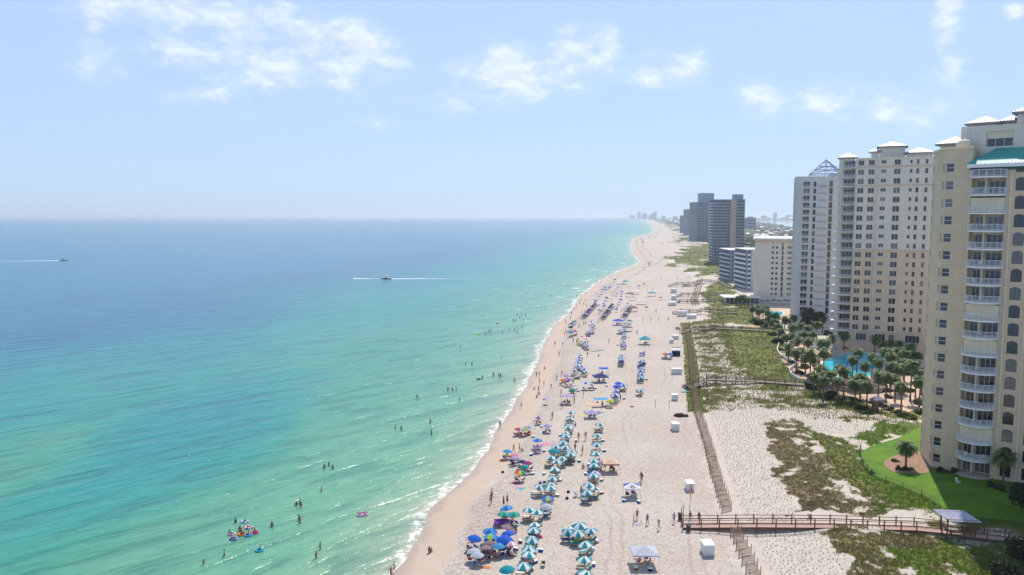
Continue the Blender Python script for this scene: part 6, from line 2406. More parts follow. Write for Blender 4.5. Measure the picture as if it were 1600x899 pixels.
row("teal seaward row", [(837, 819.5, 'tw'), (834, 827.5, 'tw'), (831, 842.5, 'tw'), (827, 858.5, 'tw'), (824, 868.5, 'tw'), (819, 885, 'tw'), (867.5, 735, 'tw'), (863.5, 747, 'tw'), (861, 757, 'tw'), (859.5, 763.5, 'tw'),
     (840, 760, 'tw'), (828, 797, 'tw'), (841, 801.5, 'tw'), (793.8, 887.5, 'teal', 1.05), (856, 779, 'blueyel', .9), (854, 791, 'grey', .95)])
row("crowded bend of the teal row", [(890, 655, 'tw'), (890.5, 665, 'tw'), (887.5, 669, 'tw'), (884.5, 677, 'tw'), (883.5, 682, 'tw'), (880, 692, 'tw'), (868.5, 698.5, 'tw'), (883.5, 700, 'tw'), (893, 706, 'tw'), (892, 711, 'tw'),
     (860, 716, 'tw'), (879, 715.5, 'tw'), (870.5, 722, 'tw'), (892, 645.5, 'tw'), (865.5, 705, 'teal', 1.1)])
row("teal landward row", [(937, 663, 'tw'), (934.5, 680, 'tw'), (932.5, 695.5, 'tw'), (931, 709.5, 'tw'), (928, 721, 'tw'), (934.5, 722, 'lilac', .9), (929, 727, 'tw'), (929, 738.5, 'bw'), (929, 744, 'tw'), (919.5, 757, 'tw'), (929, 763, 'tw'), (918.5, 769.5, 'tw')])
row("cluster by the bright green float", [(905.5, 821, 'tw', 1.05), (889, 827, 'tw'), (904, 833.5, 'tw'), (923, 828, 'tw'), (917.5, 851, 'tw', 1.05), (915, 873.5, 'tw', 1.05), (910.5, 897, 'tw', 1.05)])
row("big blue family cluster", [(739, 840, 'blue'), (765.5, 830.5, 'bluesky'), (795.5, 833, 'blue'), (788.5, 843, 'blue', 1.1), (766.5, 840.5, 'bluelime', 1.05), (779.5, 854, 'sky', .85), (799.5, 851.5, 'pinkw', .85), (787.5, 826, 'mauve'),
     (759.5, 856.5, 'mauve'), (765, 850, 'mauve', .9), (740.5, 861.5, 'grey', .85), (746.5, 867, 'grey', .85)], seats='chair')
row("green-topped trio", [(793.5, 795, 'bluesky'), (786, 803.5, 'greenteal'), (803, 803.5, 'greenteal')], seats='chair')
row("coloured group near the wet sand", [(812.5, 738.5, 'rainbow', .95), (822.5, 730, 'teal', .75), (816, 721, 'navy', .9), (825, 723, 'redpurple', .85), (841, 653, 'multi', .9), (809, 670.5, 'pinkpurple', .85), (818, 672, 'aquayel', .85), (825, 669, 'blueyel', .9),
     (839.5, 688, 'bluesky', 1.05), (840, 697, 'purple', .85), (855.5, 665, 'lilac', .95), (792.5, 705.5, 'sky', .9), (804, 711, 'pink', .9), (805.5, 716, 'lilac', .8)], seats='chair')
row("mixed group by the grey canopy", [(885, 586, 'lilac', 1.1), (879, 593.5, 'orange', .85), (889, 594, 'purple', 1.1), (897, 603, 'multi', .9), (894, 608.5, 'greenteal', .95), (916, 599, 'bw', 1.1), (925, 601, 'bw', .9)], seats='chair')
row("blue row by the light-blue awning", [(966, 599.5, 'blue', 1.15), (965, 604.5, 'blue', 1.15), (974.5, 602, 'bw'), (962.5, 610, 'bw', 1.1), (962.5, 618, 'bw', 1.1), (953.5, 627, 'lime', .95)])
row("inland blue row", [(1002, 585, 'bw'), (1002, 589.5, 'tw'), (1000, 609.5, 'tw'), (1005, 563, 'tw'), (1001.5, 564.5, 'tw'), (1002, 579, 'bw'), (1004, 575, 'bw')])
row("dense blue seaward row", [(903, 572, 'bw'), (910, 573, 'bw'), (898, 579, 'bw'), (903, 583, 'tw'), (907, 555, 'tw'), (904, 562.5, 'bw'), (903, 566, 'bw'), (901, 570, 'tw'), (912, 576, 'bw'), (906, 559, 'bw'), (914, 580, 'tw'),
     (912, 535, 'bw'), (916, 530, 'pinkw'), (914.5, 538, 'bw'), (906, 533, 'lime'), (918, 540, 'bw'), (922, 514.5, 'bw'), (926, 516, 'bw'), (920, 519, 'bw'), (924, 502.5, 'bw'), (926, 506.5, 'bw'), (928, 509, 'bw'), (918, 517, 'grey'), (893, 519, 'sky', 1.2), (899, 518, 'red'),
     (898, 502, 'green'), (894, 505, 'bluesky'), (892.5, 511, 'black')])
row("dense blue middle row", [(978, 500, 'bw'), (984, 501, 'greenteal'), (976, 505.5, 'bw'), (977, 508.5, 'tw'), (972, 516, 'bw'), (968, 516, 'bw'), (977, 515, 'bw'), (976, 522, 'tw'), (975, 525, 'bw'), (974.5, 532, 'tw'), (974, 535, 'bw'), (975, 539, 'bw'),
     (972, 555, 'bw'), (971.5, 559, 'tw'), (971, 562, 'bw'), (971, 565, 'navy')])
row("far blue rows", [(933, 458, 'bw'), (931, 470, 'blue', 1.3), (930, 473, 'navy'), (955, 448, 'green'), (961, 437, 'blue', 1.2), (959, 442, 'greenteal'), (966, 444, 'green'), (967, 449, 'bw'), (966, 453, 'bw'), (964, 459, 'green'),
     (970, 463, 'bw'), (969, 468, 'navy'), (968, 472, 'bw'), (966, 475, 'bw'), (944, 474, 'bw'), (948, 466, 'navy'), (946, 450, 'navy'), (942, 451, 'grey'), (954, 444, 'bw'), (957, 463, 'grey'), (958, 457, 'pink'), (976, 440, 'grey'), (1006, 444, 'red'), (998, 447, 'navy'),
     (936, 463, 'bw'), (938, 460, 'blue'), (941, 456, 'bw'), (950, 447, 'bw'), (952, 450, 'blue'), (949, 453, 'bw'), (963, 446, 'bw'), (962, 451, 'tw'), (961, 455, 'bw'), (971, 459, 'bw'), (972, 456, 'blue'), (946, 470, 'bw'), (945, 478, 'blue'), (942, 481, 'bw'), (964, 479, 'bw'), (963, 483, 'blue'), (981, 474, 'bw'), (935, 476, 'bw'), (937, 485, 'blue'), (1032, 464.5, 'orangered'), (1011, 480, 'black'), (990, 454, 'orange')], seats=None)
row("group by the dune boxes", [(1039, 552.5, 'orange', 1.1), (1047, 553, 'bluesky', 1.1)])
row("little headland camp", [(1012, 408, 'bw', 1.3), (1015, 410, 'bw', 1.3), (1014, 412.5, 'navy', 1.3), (1017, 411, 'sky', 1.3)], seats=None)
row("hazy far crowd", [(1003, 372, 'bluesky', 2.0), (1002, 374.5, 'blue', 2.0), (1004, 378, 'navy', 2.0), (1014, 371, 'navy', 2.0), (1018, 370.5, 'blue', 2.0), (1024, 371, 'blue', 2.0), (1028, 366, 'navy', 2.0), (1022, 367, 'purple', 2.0), (1034, 362, 'grey', 2.2), (995, 376, 'grey', 2.0), (1031, 356, 'navy', 2.4)], seats=None)

# dark rows of rental loungers and folded umbrellas
for nm, (xa, ya), (xb, yb), n in (("seaward dark row", (912, 498), (931, 478), 13), ("middle dark row", (942, 500), (957, 480), 12), ("landward dark row", (976, 497), (985, 482), 9)):
    for i in range(n):
        s = i / (n - 1)
        v = at(xa + (xb - xa) * s, ya + (yb - ya) * s)
        for k, dx in enumerate((-1.2, .6)):
            lounger(on_ground(v.x + dx, v.y), R(urng.uniform(-8, 8)), "black" if (i + k) % 3 else "navy", f"dark rental lounger, {'landward' if k else 'seaward'} side, {nth(i + 1)} from front in the {nm}", f"loungers in the {nm}")
        umbrella(xa + (xb - xa) * s, ya + (yb - ya) * s - 4.2, ('black', 'navy', 'bw', 'navy', 'black')[i % 5], f"{('charcoal', 'dark navy', 'blue and white', 'dark navy', 'charcoal')[i % 5]} umbrella, {nth(i + 1)} from front in the {nm}", f"umbrellas in the {nm}", sc=.95)
# folded umbrellas standing by the green-topped trio
for px, py, c, nm in ((787, 795, 'maroon', "furled maroon umbrella standing upright behind the green-topped trio"), (792.5, 792, 'darkgreen', "furled dark green umbrella, taller of the two behind the green-topped trio")):
    v = at(px, py)
    t = thing("beach_umbrella", nm, "umbrella", v)
    put("pole", POLE, t)
    b = MB()
    b.lathe([(.03, .75), (.13, .85), (.16, 1.2), (.10, 1.7), (.02, 2.2)], 8)
    b.build("furled_canopy", [CAN[c]], t)

# blue loungers of the inland row
for i, (px, py) in enumerate([(1004, 553), (1003.5, 557), (1002, 567.5), (1003, 571), (1001, 574.5), (1002, 577), (1003, 581), (1001, 596.5), (1000, 613), (894, 506.5), (897, 503.5)]):
    v = at(px, py)
    for k, dy in enumerate((-.6, .6)):
        lounger(on_ground(v.x, v.y + dy), R(urng.uniform(-6, 6)), "blue", f"blue rental lounger, {'far' if k else 'near'} one of the {nth(i + 1)} blue pair along the inland row", "blue loungers of the inland row")

# pop-up canopies
T, v = tent(1006.5, 881, 3.5, 3.3, 1.85, 2.55, 'grey', "large pale grey pop-up canopy closest to the white box by the boardwalk")
shade_sitters(v, 4, "under the large pale grey canopy", 1, "grey canopy", 1.0)
T, v = tent(987, 776, 2.6, 2.6, 1.75, 2.45, 'white', "blue and white pop-up canopy with a small printed emblem", split='blue')
shade_sitters(v, 4, "under the blue and white emblem canopy", 1, "emblem canopy", .85)
# emblem on its front slope: a red-brown ring with two grey dashes
e = MB()
for i in range(18):
    a0, a1 = 2 * math.pi * i / 18, 2 * math.pi * (i + 1) / 18
    f = lambda a, r: (math.cos(a) * r * 1.25, -.92 + math.sin(a) * r * .95, 1.75 + .70 * (1 - (.92 - math.sin(a) * r * .95) / 1.3) ** 1.15 + .02)
    e.add([f(a0, .16), f(a0, .27), f(a1, .27), f(a1, .16)], [(0, 1, 2, 3)])
for s in (-1, 1):
    f2 = lambda x, y: (x, y, 1.75 + .70 * (1 - max(abs(y), abs(x)) / 1.3) ** 1.15 + .03)
    e.add([f2(s * .55, -.78), f2(s * .85, -.62), f2(s * .88, -.68), f2(s * .58, -.86)], [(0, 1, 2, 3)], 1)
e.build("emblem", [CAN['maroon'], CAN['grey']], T)
T, v = tent(954, 737, 3.0, 2.6, 1.75, 2.3, 'peach', "peach pop-up canopy between the teal landward row and the emblem canopy", trim='maroon')
shade_sitters(v, 2, "under the peach pop-up canopy", 1, "peach canopy", .8)
T, v = tent(886, 631, 2.9, 2.6, 2.1, 2.6, 'lilac', "pale lilac pop-up canopy beside the standing crowd", trim='white')
shade_sitters(v, 3, "under the pale lilac pop-up canopy", 1, "lilac canopy", .8)
T, v = tent(927, 643, 3.6, 3.0, 1.5, 2.0, 'peach', "tan shade sail pitched beside the low lilac tent", sail=True)
T, v = tent(924, 653, 3.0, 2.6, 1.3, 1.9, 'lilac', "low lilac beach tent in front of the tan shade sail", trim='grey')
shade_sitters(v, 3, "in the low lilac beach tent", 1, "low lilac tent", .8)
T, v = tent(938, 634, 3.5, 2.2, 1.7, 1.95, 'skyblue', "light-blue awning on slanting poles by the lime umbrella", sail=True)
shade_sitters(v, 2, "under the light-blue awning", 1, "light-blue awning", .8)
T, v = tent(938, 597, 4.0, 3.4, 1.7, 2.6, 'navy', "navy pop-up canopy with people sitting in its shade", rz=R(8))
shade_sitters(v, 4, "under the navy pop-up canopy", 1, "navy canopy", 1.1)
T, v = tent(942.5, 586, 2.8, 2.4, 1.9, 2.3, 'blue', "bright blue pop-up canopy behind the navy one", sail=True)
shade_sitters(v, 2, "under the bright blue canopy behind the navy one", 1, "bright blue canopy", .8)
T, v = tent(966, 508, 4.2, 3.6, 2.0, 2.8, 'blue', "blue pop-up canopy at the head of the dense blue middle row")
shade_sitters(v, 3, "under the blue canopy of the middle row", 1, "far blue canopy", 1.0)
tent(981, 517.5, 3.4, 3.0, 1.7, 2.4, 'mauve', "brown pop-up canopy beside the dense blue middle row")
T, v = tent(1007.5, 538, 4.0, 3.4, 2.0, 3.2, 'aqua', "aqua canopy with a tall flag mast standing alone on open sand")
m = MB()
m.tube((0, 0, 3.1), (0, 0, 6.2), .04, .02, 5)
m.build("mast", [M_POLE], T)
shade_sitters(v, 2, "under the aqua canopy with the mast", 1, "aqua canopy", .9)
T, v = tent(1056, 556, 3.4, 3.0, 2.1, 2.6, 'white', "white canopy kiosk beside the orange umbrella at the dune edge")
b = MB()
b.box(-1.2, 1.3, -.9, 1.0, 0, 1.5)
b.build("counter", [CAN['black']], T)
for px, py, w, c, lab in ((1002.5, 476, 5.5, 'cream', "cream canopy on the open sand past the middle rows"), (990, 487, 4.0, 'mauve', "brown and cream canopy at the end of the landward dark row"), (993, 460, 4.8, 'white', "white canopy with an orange neighbour in the far crowd"),
                          (984, 464, 4.6, 'mauve', "dark brown canopy beside the far white canopy"), (1018.5, 463, 4.5, 'aqua', "turquoise tent standing alone on the far open sand"), (984, 448, 4.0, 'white', "small white frame canopy in the far crowd"), (977, 444, 4.2, 'aqua', "pale aqua canopy at the far end of the rows"),
                          (943, 452, 5.5, 'grey', "grey canopy near the far waterline"), (1077.5, 433, 5.0, 'white', "white canopy far along the dune toe"), (988, 470, 4.0, 'grey', "faint white frame canopy beside the cream one")):
    tent(px, py, w, w * .8, 2.0, 2.9, c, lab)
# purple low shade by the green-topped trio
T, v = tent(783, 822, 2.2, 1.8, .75, 1.15, 'purple', "low purple beach tent beside the green-topped trio")

# white equipment boxes
for px, py, w, h, d, lab in ((1108.5, 869, 1.4, 1.55, 2.0, "white box beside the reddish boardwalk, below its beach end"), (1079, 768, 1.25, 1.35, 2.0, "white box behind the flagpole"), (1056.5, 674, 1.4, 1.6, 2.0, "white box beyond the brush pile, alone on the sand"),
                             (1055, 626, 1.3, 1.5, 1.4, "narrow white box by the volleyball posts"), (1058, 585, 2.9, 1.6, 1.6, "wide white box against the green fence strip"), (1055.5, 530.5, 2.4, 1.5, 1.6, "wide white box near the narrow boardwalk, with a dark lid corner"),
                             (1050, 536.5, 1.3, 1.5, 1.4, "narrow white box beside the wide one near the narrow boardwalk"), (1053, 458, 3.4, 2.6, 2.2, "tall white box beyond the upper thin boardwalk"), (1053.5, 469, 2.8, 2.4, 2.0, "white box between the two thin boardwalks"),
                             (1051, 478, 4.0, 1.8, 2.2, "low white box below the lower thin boardwalk"), (1066.5, 495, 4.4, 2.6, 2.2, "large white box at the foot of the stepped boardwalk"), (1081.5, 498.5, 4.0, 1.8, 2.0, "low white box under the stepped boardwalk"), (1074, 448, 5.0, 1.8, 2.4, "white box under the most distant boardwalk")):
    box_store(px, py, w, h, d, lab)

# flagpole with the beach warning flags
v = at(1077, 812)
t = thing("flagpole", "tall pole with drooping red and yellow warning flags by the boardwalk end", "flagpole", v)
b = MB()
b.tube((0, 0, -.3), (.12, 0, 6.0), .05, .03, 6)
b.build("pole", [mat("bare_pole", lin(170, 156, 136), .7)], t)
for z0, z1, c, nm in ((5.7, 4.6, 'red', "red_flag"), (4.4, 3.6, 'yellow', "yellow_flag")):
    f = MB()
    n = 6
    g = lambda i, j: (.14 + .16 * j / 2 + .05 * math.sin(i + j * 2.0), .05 * math.sin(j * 3 + i * .8), z0 + (z1 - z0) * i / n - .12 * j)
    for i in range(n):
        for j in range(2):
            f.add([g(i, j), g(i, j + 1), g(i + 1, j + 1), g(i + 1, j)], [(0, 1, 2, 3)])
    f.build(nm, [CAN[c]], t)
# litter bins and posts at the walkway end
M_BIN = mat("dark_plastic_bin", lin(58, 62, 74), .6)
for px, py, lab in ((1062.5, 812, "dark litter bin beside two tall posts at the boardwalk end"), (1075.5, 831, "dark litter bin on the camera side of the boardwalk end")):
    v = at(px, py)
    t = thing("litter_bin", lab, "litter bin", v)
    b = MB()
    b.lathe([(.28, 0), (.34, .85), (.36, .88), (.36, .95)], 12)
    b.build("barrel", [M_BIN], t, True)
    b = MB()
    b.lathe([(.38, .955), (.36, 1.02), (.01, 1.08)], 12)
    b.build("lid", [M_BIN], t, True)
for px, py, h, lab in ((1064.5, 812, 1.9, "shorter tall timber post at the boardwalk end"), (1067.5, 811, 2.2, "taller timber post at the boardwalk end"), (990, 819, 1.5, "dark slim post stuck in the sand beside the figure in red"),
                       (1024, 636, 1.8, "seaward volleyball post on the open sand"), (1045.5, 638, 2.0, "landward volleyball post by the brush pile")):
    v = at(px, py)
    b = MB()
    b.tube((0, 0, -.3), (.02, 0, h), .07, .055, 7)
    b.tube((.02, 0, h), (.02, 0, h + .03), .075, .06, 7)
    tag(b.build("timber_post", [M_WOODG], None, loc=v), lab, "post")
# brush pile
v = at(1064, 651)
t = thing("brush_pile", "dark brown heap of brush and dried seaweed near the fence", "brush pile", v)
me = leaf_ball("brush", 1.0, 1.0, 1500, ((60, 44, 36), (96, 74, 58)), 77, .16)
put("tangle", me, t, sc=(1.5, 1.2, .75))
b = MB()
rg = random.Random(3)
for i in range(40):
    a, z = rg.uniform(0, 6.28), rg.uniform(.1, .6)
    p = Vector((rg.uniform(-.9, .9), rg.uniform(-.6, .6), z))
    b.tube(p, p + Vector((math.cos(a), math.sin(a) * .6, rg.uniform(-.1, .35))) * rg.uniform(.5, 1.1), .03, .015, 4)
o = b.build("sticks", [M_WOODG], t)
o['kind'] = 'stuff'
# racks of beach carts / bicycles at the walkway steps
MB_ = mat("dark_bicycle_paint", lin(50, 60, 84), .5)


def bike_mesh():
    b = MB()
    n = 14
    for cx in (-.52, .52):
        for i in range(n):
            a0, a1 = 2 * math.pi * i / n, 2 * math.pi * (i + 1) / n
            b.tube((cx + math.cos(a0) * .33, 0, .35 + math.sin(a0) * .33), (cx + math.cos(a1) * .33, 0, .35 + math.sin(a1) * .33), .03, n=4, caps=False)
    f = MB()
    J = dict(bb=(-.05, 0, .32), seat=(-.2, 0, .85), head=(.38, 0, .82), rear=(-.52, 0, .35), fr=(.52, 0, .35))
    for p, q in (('bb', 'seat'), ('bb', 'head'), ('seat', 'head'), ('rear', 'bb'), ('rear', 'seat'), ('head', 'fr')):
        f.tube(J[p], J[q], .025, n=5)
    f.tube((.38, 0, .82), (.34, 0, 1.02), .02, n=5)
    h = MB()
    h.tube((.3, -.28, 1.03), (.3, .28, 1.03), .02, n=5)
    s = MB()
    s.box(-.34, -.08, -.08, .08, .86, .93)
    bk = mat("black_rubber", lin(34, 34, 36), .8)
    return dict(wheels=b.mesh("wheels", [bk]), frame=f.mesh("frame", [MB_]), handlebar=h.mesh("handlebar", [M_ALU]), saddle=s.mesh("saddle", [bk]))


BK = bike_mesh()
k = 0
for (cx, cy, n, where) in ((1071, 607, 6, "by the steps of the dark pool boardwalk"), (1059, 515, 6, "by the steps of the narrow boardwalk")):
    c = at(cx, cy)
    for i in range(n):
        p = on_ground(c.x + .25 * math.sin(i * 3), c.y - 1.6 + i * .62)
        t = thing("bicycle", f"parked dark bicycle {where}, {nth(i + 1)} from the camera", "bicycle", p, R(urng.uniform(-15, 15)), "bicycles parked at the walkway steps")
        for nm, me in BK.items():
            put(nm, me, t)
# a paddle board and flat blue pads
for px, py, c, L, lab in ((1057, 543, 'aqua', 3.4, "aqua paddle board lying between the boxes and the orange umbrella"), (1071, 613, 'aqua', 2.6, "pale aqua board lying by the bicycles"), (930, 549, 'aqua', 3.0, "pale aqua inflatable lying behind the dense blue row"), (939, 547.5, 'aqua', 2.2, "turquoise float beside a sitting figure behind the dense blue row")):
    v = at(px, py)
    b = MB()
    n = 12
    top_, bot = [], []
    for i in range(n + 1):
        s = i / n * 2 - 1
        w = .38 * math.sqrt(max(0, 1 - abs(s) ** 2.6))
        top_.append((s * L / 2, w))
    vs, fs = [], []
    for x, w in top_:
        vs += [(x, -w, .06), (x, w, .06), (x, w * .85, .16), (x, -w * .85, .16)]
    for i in range(n):
        for j in range(4):
            fs.append((i * 4 + j, i * 4 + (j + 1) % 4, (i + 1) * 4 + (j + 1) % 4, (i + 1) * 4 + j))
    b.add(vs, fs)
    tag(b.build("paddle_board", [CAN[c]], None, True, loc=v, rz=R(urng.uniform(-10, 10))), lab, "board")

# towels, floats and small things on the sand
for q in ((805.5, 755, 'magenta', "hot pink towel below the rainbow umbrella", 1.6, .8), (810, 762, 'pink', "pink towel beside an aqua one", 1.2, .9), (816.5, 764, 'aqua', "pale aqua towel beside a pink one", 1.3, .9), (760.5, 887, 'orange', "orange towel crumpled below the family cluster", 1.0, .7),
          (882.5, 836.5, 'orange', "narrow orange towel seaward of the bright green float", 1.6, .4), (857, 694, 'pink', "large pink blanket behind the crowded bend", 2.4, 1.6), (856, 623, 'lilac', "lilac blanket by the wet sand, beyond the lone sunbather", 2.6, 1.3), (936.5, 844, 'lilac', "small blue patterned towel landward of the bright green float", .9, .6),
          (996.5, 820, 'lilac', "blue patterned towel beside the slim dark post", .9, .6), (961, 634, 'red', "flat red mat near the lime umbrella", 1.2, .8), (940, 645, 'skyblue', "sky-blue mat beside the low lilac tent", 1.4, 1.0), (911, 650, 'yellow', "yellow mat on the seaward side of the low lilac tent", 1.5, 1.0),
          (886, 617, 'yellow', "yellow mat below the green and aqua umbrella", 1.1, .8), (1000, 627, 'cream', "pale towel at the end of the inland blue row", 2.0, .6), (953, 612, 'cream', "cream towel on the open sand seaward of the blue row", 1.6, .8), (950, 586, 'aqua', "aqua mat beside the navy canopy", 1.2, .9)):
    towel(*q[:4], w=q[4], d=q[5])
v = at(899, 845.5)
b = MB()
b.lathe([(.02, .02), (.9, .06), (1.0, .2), (.9, .32), (.02, .36)], 16)
o = b.build("float", [mat("green_vinyl", lin(40, 190, 50), .35)], None, True, loc=v)
o.scale = (1.0, .7, 1)
tag(o, "bright green inflatable float lying under the teal umbrellas", "float")
swim_ring(at(784.5, 720), 'orange', "orange ring lying on the sand near the wet band")
swim_ring(at(792.5, 713), 'lime', "lime green ring beside the sky-blue umbrella", .5, .2)
swim_ring(at(987.5, 636), 'red', "red ring lying alone on the open sand", .3, .14)
swim_ring(at(842.5, 840), 'magenta', "pink ring leaning by the teal seaward row", .4, .14)
for px, py, lab in ((785.5, 739, "dark bag alone on the sand by the wet band"), (888, 770, "small dark bag, upper of two on the open sand"), (886, 780, "small dark bag, lower of two on the open sand"), (909.5, 527, "dark bag behind the dense blue row")):
    v = at(px, py)
    t = thing("bag", lab, "bag", v, urng.uniform(0, 3))
    b = MB()
    b.lathe([(.26, 0), (.30, .12), (.24, .30), (.05, .36)], 10)
    b.build("bag_body", [CLOTH['black']], t, True)
    b = MB()
    for i in range(8):
        a0, a1 = math.pi * i / 8, math.pi * (i + 1) / 8
        b.tube((math.cos(a0) * .16, 0, .32 + math.sin(a0) * .16), (math.cos(a1) * .16, 0, .32 + math.sin(a1) * .16), .014, n=4, caps=False)
    b.build("handle", [CLOTH['black']], t)
for px, py, rz, c, lab in ((843.5, 759, 3.4, 'navy', "dark blue folding chair, seaward one of two behind the teal row"), (850.5, 758, 3.2, 'navy', "dark blue folding chair, landward one of two behind the teal row"), (900.5, 776, 2.2, 'skyblue', "tall sky-blue folding chair beside the standing man"), (849, 884, 3.1, 'black', "dark folding chair standing alone on the camera side of the seaward row")):
    chair(at(px, py), rz, c, lab, "folding chairs standing by themselves")

# people on their feet (px, py of the feet)
WALK = [
    (995.5, 812, 'stand', [("shirt", 'red'), ("swim_trunks", 'black')], "figure in a red top beside the slim dark post"),
    (1011.5, 820, 'walk', [("shirt", 'teal'), ("swim_trunks", 'grey')], "person in a teal top walking, shadow at the feet"),
    (1029.5, 828, 'walk', [("dress", 'white')], "person in a long white dress walking towards the boardwalk"),
    (1053, 817, 'hips', [("shirt", 'lightblue'), ("swim_trunks", 'blue')], "person in light blue by the litter bin at the boardwalk"),
    (1003, 755, 'walk', [("shirt", 'black'), ("swim_trunks", 'grey')], "person in black beside the emblem canopy"), (1001.5, 752, 'stand', [("shirt", 'grey')], "person in grey close behind the one in black by the emblem canopy"),
    (908, 775, 'stand', [("swim_trunks", 'black')], "bare-chested man in dark trunks beside the sky-blue chair"), (953.5, 737, 'stand', [("shirt", 'orange'), ("swim_trunks", 'orange')], "person all in orange under the peach canopy"), (945.5, 735, 'stand', [("dress", 'grey')], "person in grey at the edge of the peach canopy"),
    (910, 710.5, 'stand', [("swim_trunks", 'maroon')], "man in maroon trunks beyond the crowded bend"), (898.5, 705, 'stand', [("swim_trunks", 'black')], "man in black trunks next to the crowded bend"), (904, 689, 'stand', [("swimsuit", 'red')], "woman in red swimsuit with a companion in the gap between rows"),
    (915, 688, 'stand', [("shirt", 'grey'), ("swim_trunks", 'white')], "man in a grey shirt facing the woman in red"), (863, 655, 'stand', [("swim_trunks", 'black')], "dark slim figure alone near the multicolour umbrella"), (811.5, 706, 'stand', [("swim_trunks", 'black')], "tall figure behind the sky-blue umbrella near the wet band"),
    (802.5, 708, 'walk', [("swimsuit", 'black')], "figure walking behind the sky-blue umbrella near the wet band"), (781, 669, 'stand', [("swimsuit", 'green')], "figure standing at the swash line holding a board"),
    (814.5, 639, 'walk', [("swim_trunks", 'maroon')], "lone walker on the wet sand below the pair"), (838, 589.5, 'stand', [("swim_trunks", 'navy')], "seaward one of the pair on the wet sand"), (842.5, 589.5, 'stand', [("swimsuit", 'pink')], "landward one of the pair on the wet sand"),
    (843, 601, 'hips', [("swim_trunks", 'red')], "person with raised elbow on the wet sand by the pair"), (850, 604, 'stand', [("swimsuit", 'maroon')], "person in maroon near the wet sand group"), (841.5, 613, 'stand', [("swim_trunks", 'black')], "person at the inner edge of the wet sand, alone"),
    (861, 609, 'walk', [("swimsuit", 'white')], "person in white walking between wet sand and umbrellas"), (878, 587, 'stand', [("swim_trunks", 'navy')], "standing figure beside the pale lilac umbrella"), (870, 594, 'stand', [("swim_trunks", 'black')], "figure at the seaward end of the mixed group"),
    (895.5, 601, 'stand', [("swim_trunks", 'black')], "dark figure between the purple umbrella and blue canopies"), (876.5, 619, 'stand', [("swim_trunks", 'grey')], "thin figure in front of the lilac canopy"), (897.5, 631, 'stand', [("shirt", 'green')], "person in green beside the lilac canopy"),
    (878, 638, 'walk', [("shirt", 'lightblue')], "person in light blue before the lilac canopy"), (912, 621, 'stand', [("shirt", 'maroon')], "figure beside the tall slim board in mid beach"), (941, 637, 'stand', [("swim_trunks", 'navy')], "person standing at the light-blue awning's pole"),
    (969.5, 626.5, 'stand', [("shirt", 'black')], "person next to the last blue umbrella"), (768.5, 779, 'walk', [("shirt", 'pink')], "person in pink walking by the dark bag"), (767.5, 787, 'walk', [("swim_trunks", 'purple')], "person in purple trunks following the one in pink"),
    (616, 896, 'walk', [("swim_trunks", 'navy')], "dark walker at the water's edge in the lower corner"), (611, 905, 'walk', [("swimsuit", 'maroon')], "second dark walker at the water's edge, cut by the picture"),
    (873.5, 557, 'stand', [("swim_trunks", 'red')], "figure in red trunks on the damp sand"), (867, 541, 'stand', [("swim_trunks", 'black')], "figure at the swash beyond the one in red trunks"), (879, 541.5, 'stand', [("swimsuit", 'black')], "figure in black on the damp sand"),
    (951.5, 537, 'stand', [("swimsuit", 'orange')], "tall figure between the two dense blue rows"), (995.5, 523, 'stand', [("shirt", 'navy')], "figure in navy near the dense middle row"), (1004.5, 502, 'walk', [("shirt", 'black')], "dark walker on the open sand before the far poles"),
    (1025, 489, 'stand', [("shirt", 'black')], "dark figure standing alone on the far open sand"), (935.5, 557.5, 'squat', [("shirt", 'black')], "figure crouching by the turquoise float"), (918, 558, 'stand', [("shirt", 'black')], "dark figure behind the dense blue row"),
    (934.5, 506.5, 'stand', [("swim_trunks", 'green')], "figure alone between the two far dark rows"), (891.5, 500, 'stand', [("swim_trunks", 'black')], "figure on the damp sand below the far rows"), (901, 465, 'stand', [("swim_trunks", 'navy')], "figure standing in the swash far along"),
    (1069, 578, 'stand', [("shirt", 'grey')], "figure close to the green fence strip"), (1011.5, 449, 'stand', [("shirt", 'teal')], "figure in teal on the far open sand"), (1011, 455, 'stand', [("swimsuit", 'orange')], "seaward one of a pair on the far open sand"), (1019.5, 455, 'stand', [("swimsuit", 'red')], "landward one of a pair on the far open sand"),
    (1078.5, 816, 'stand', [("shirt", 'maroon')], "person in maroon on the boardwalk by the flagpole"), (1092, 816, 'walk', [("shirt", 'black')], "person in black on the boardwalk"),
]
for px, py, ps, wear, lab in WALK:
    v = at(px, py)
    if 1076 < px < 1095 and 810 < py < 820:
        x, y = flat_at(px, py, 1.95)
        v = Vector((x, y, 1.8 + .6 * (px - 1066) / 114))
    person(v, ps, lab, "people on the beach", wear=wear)
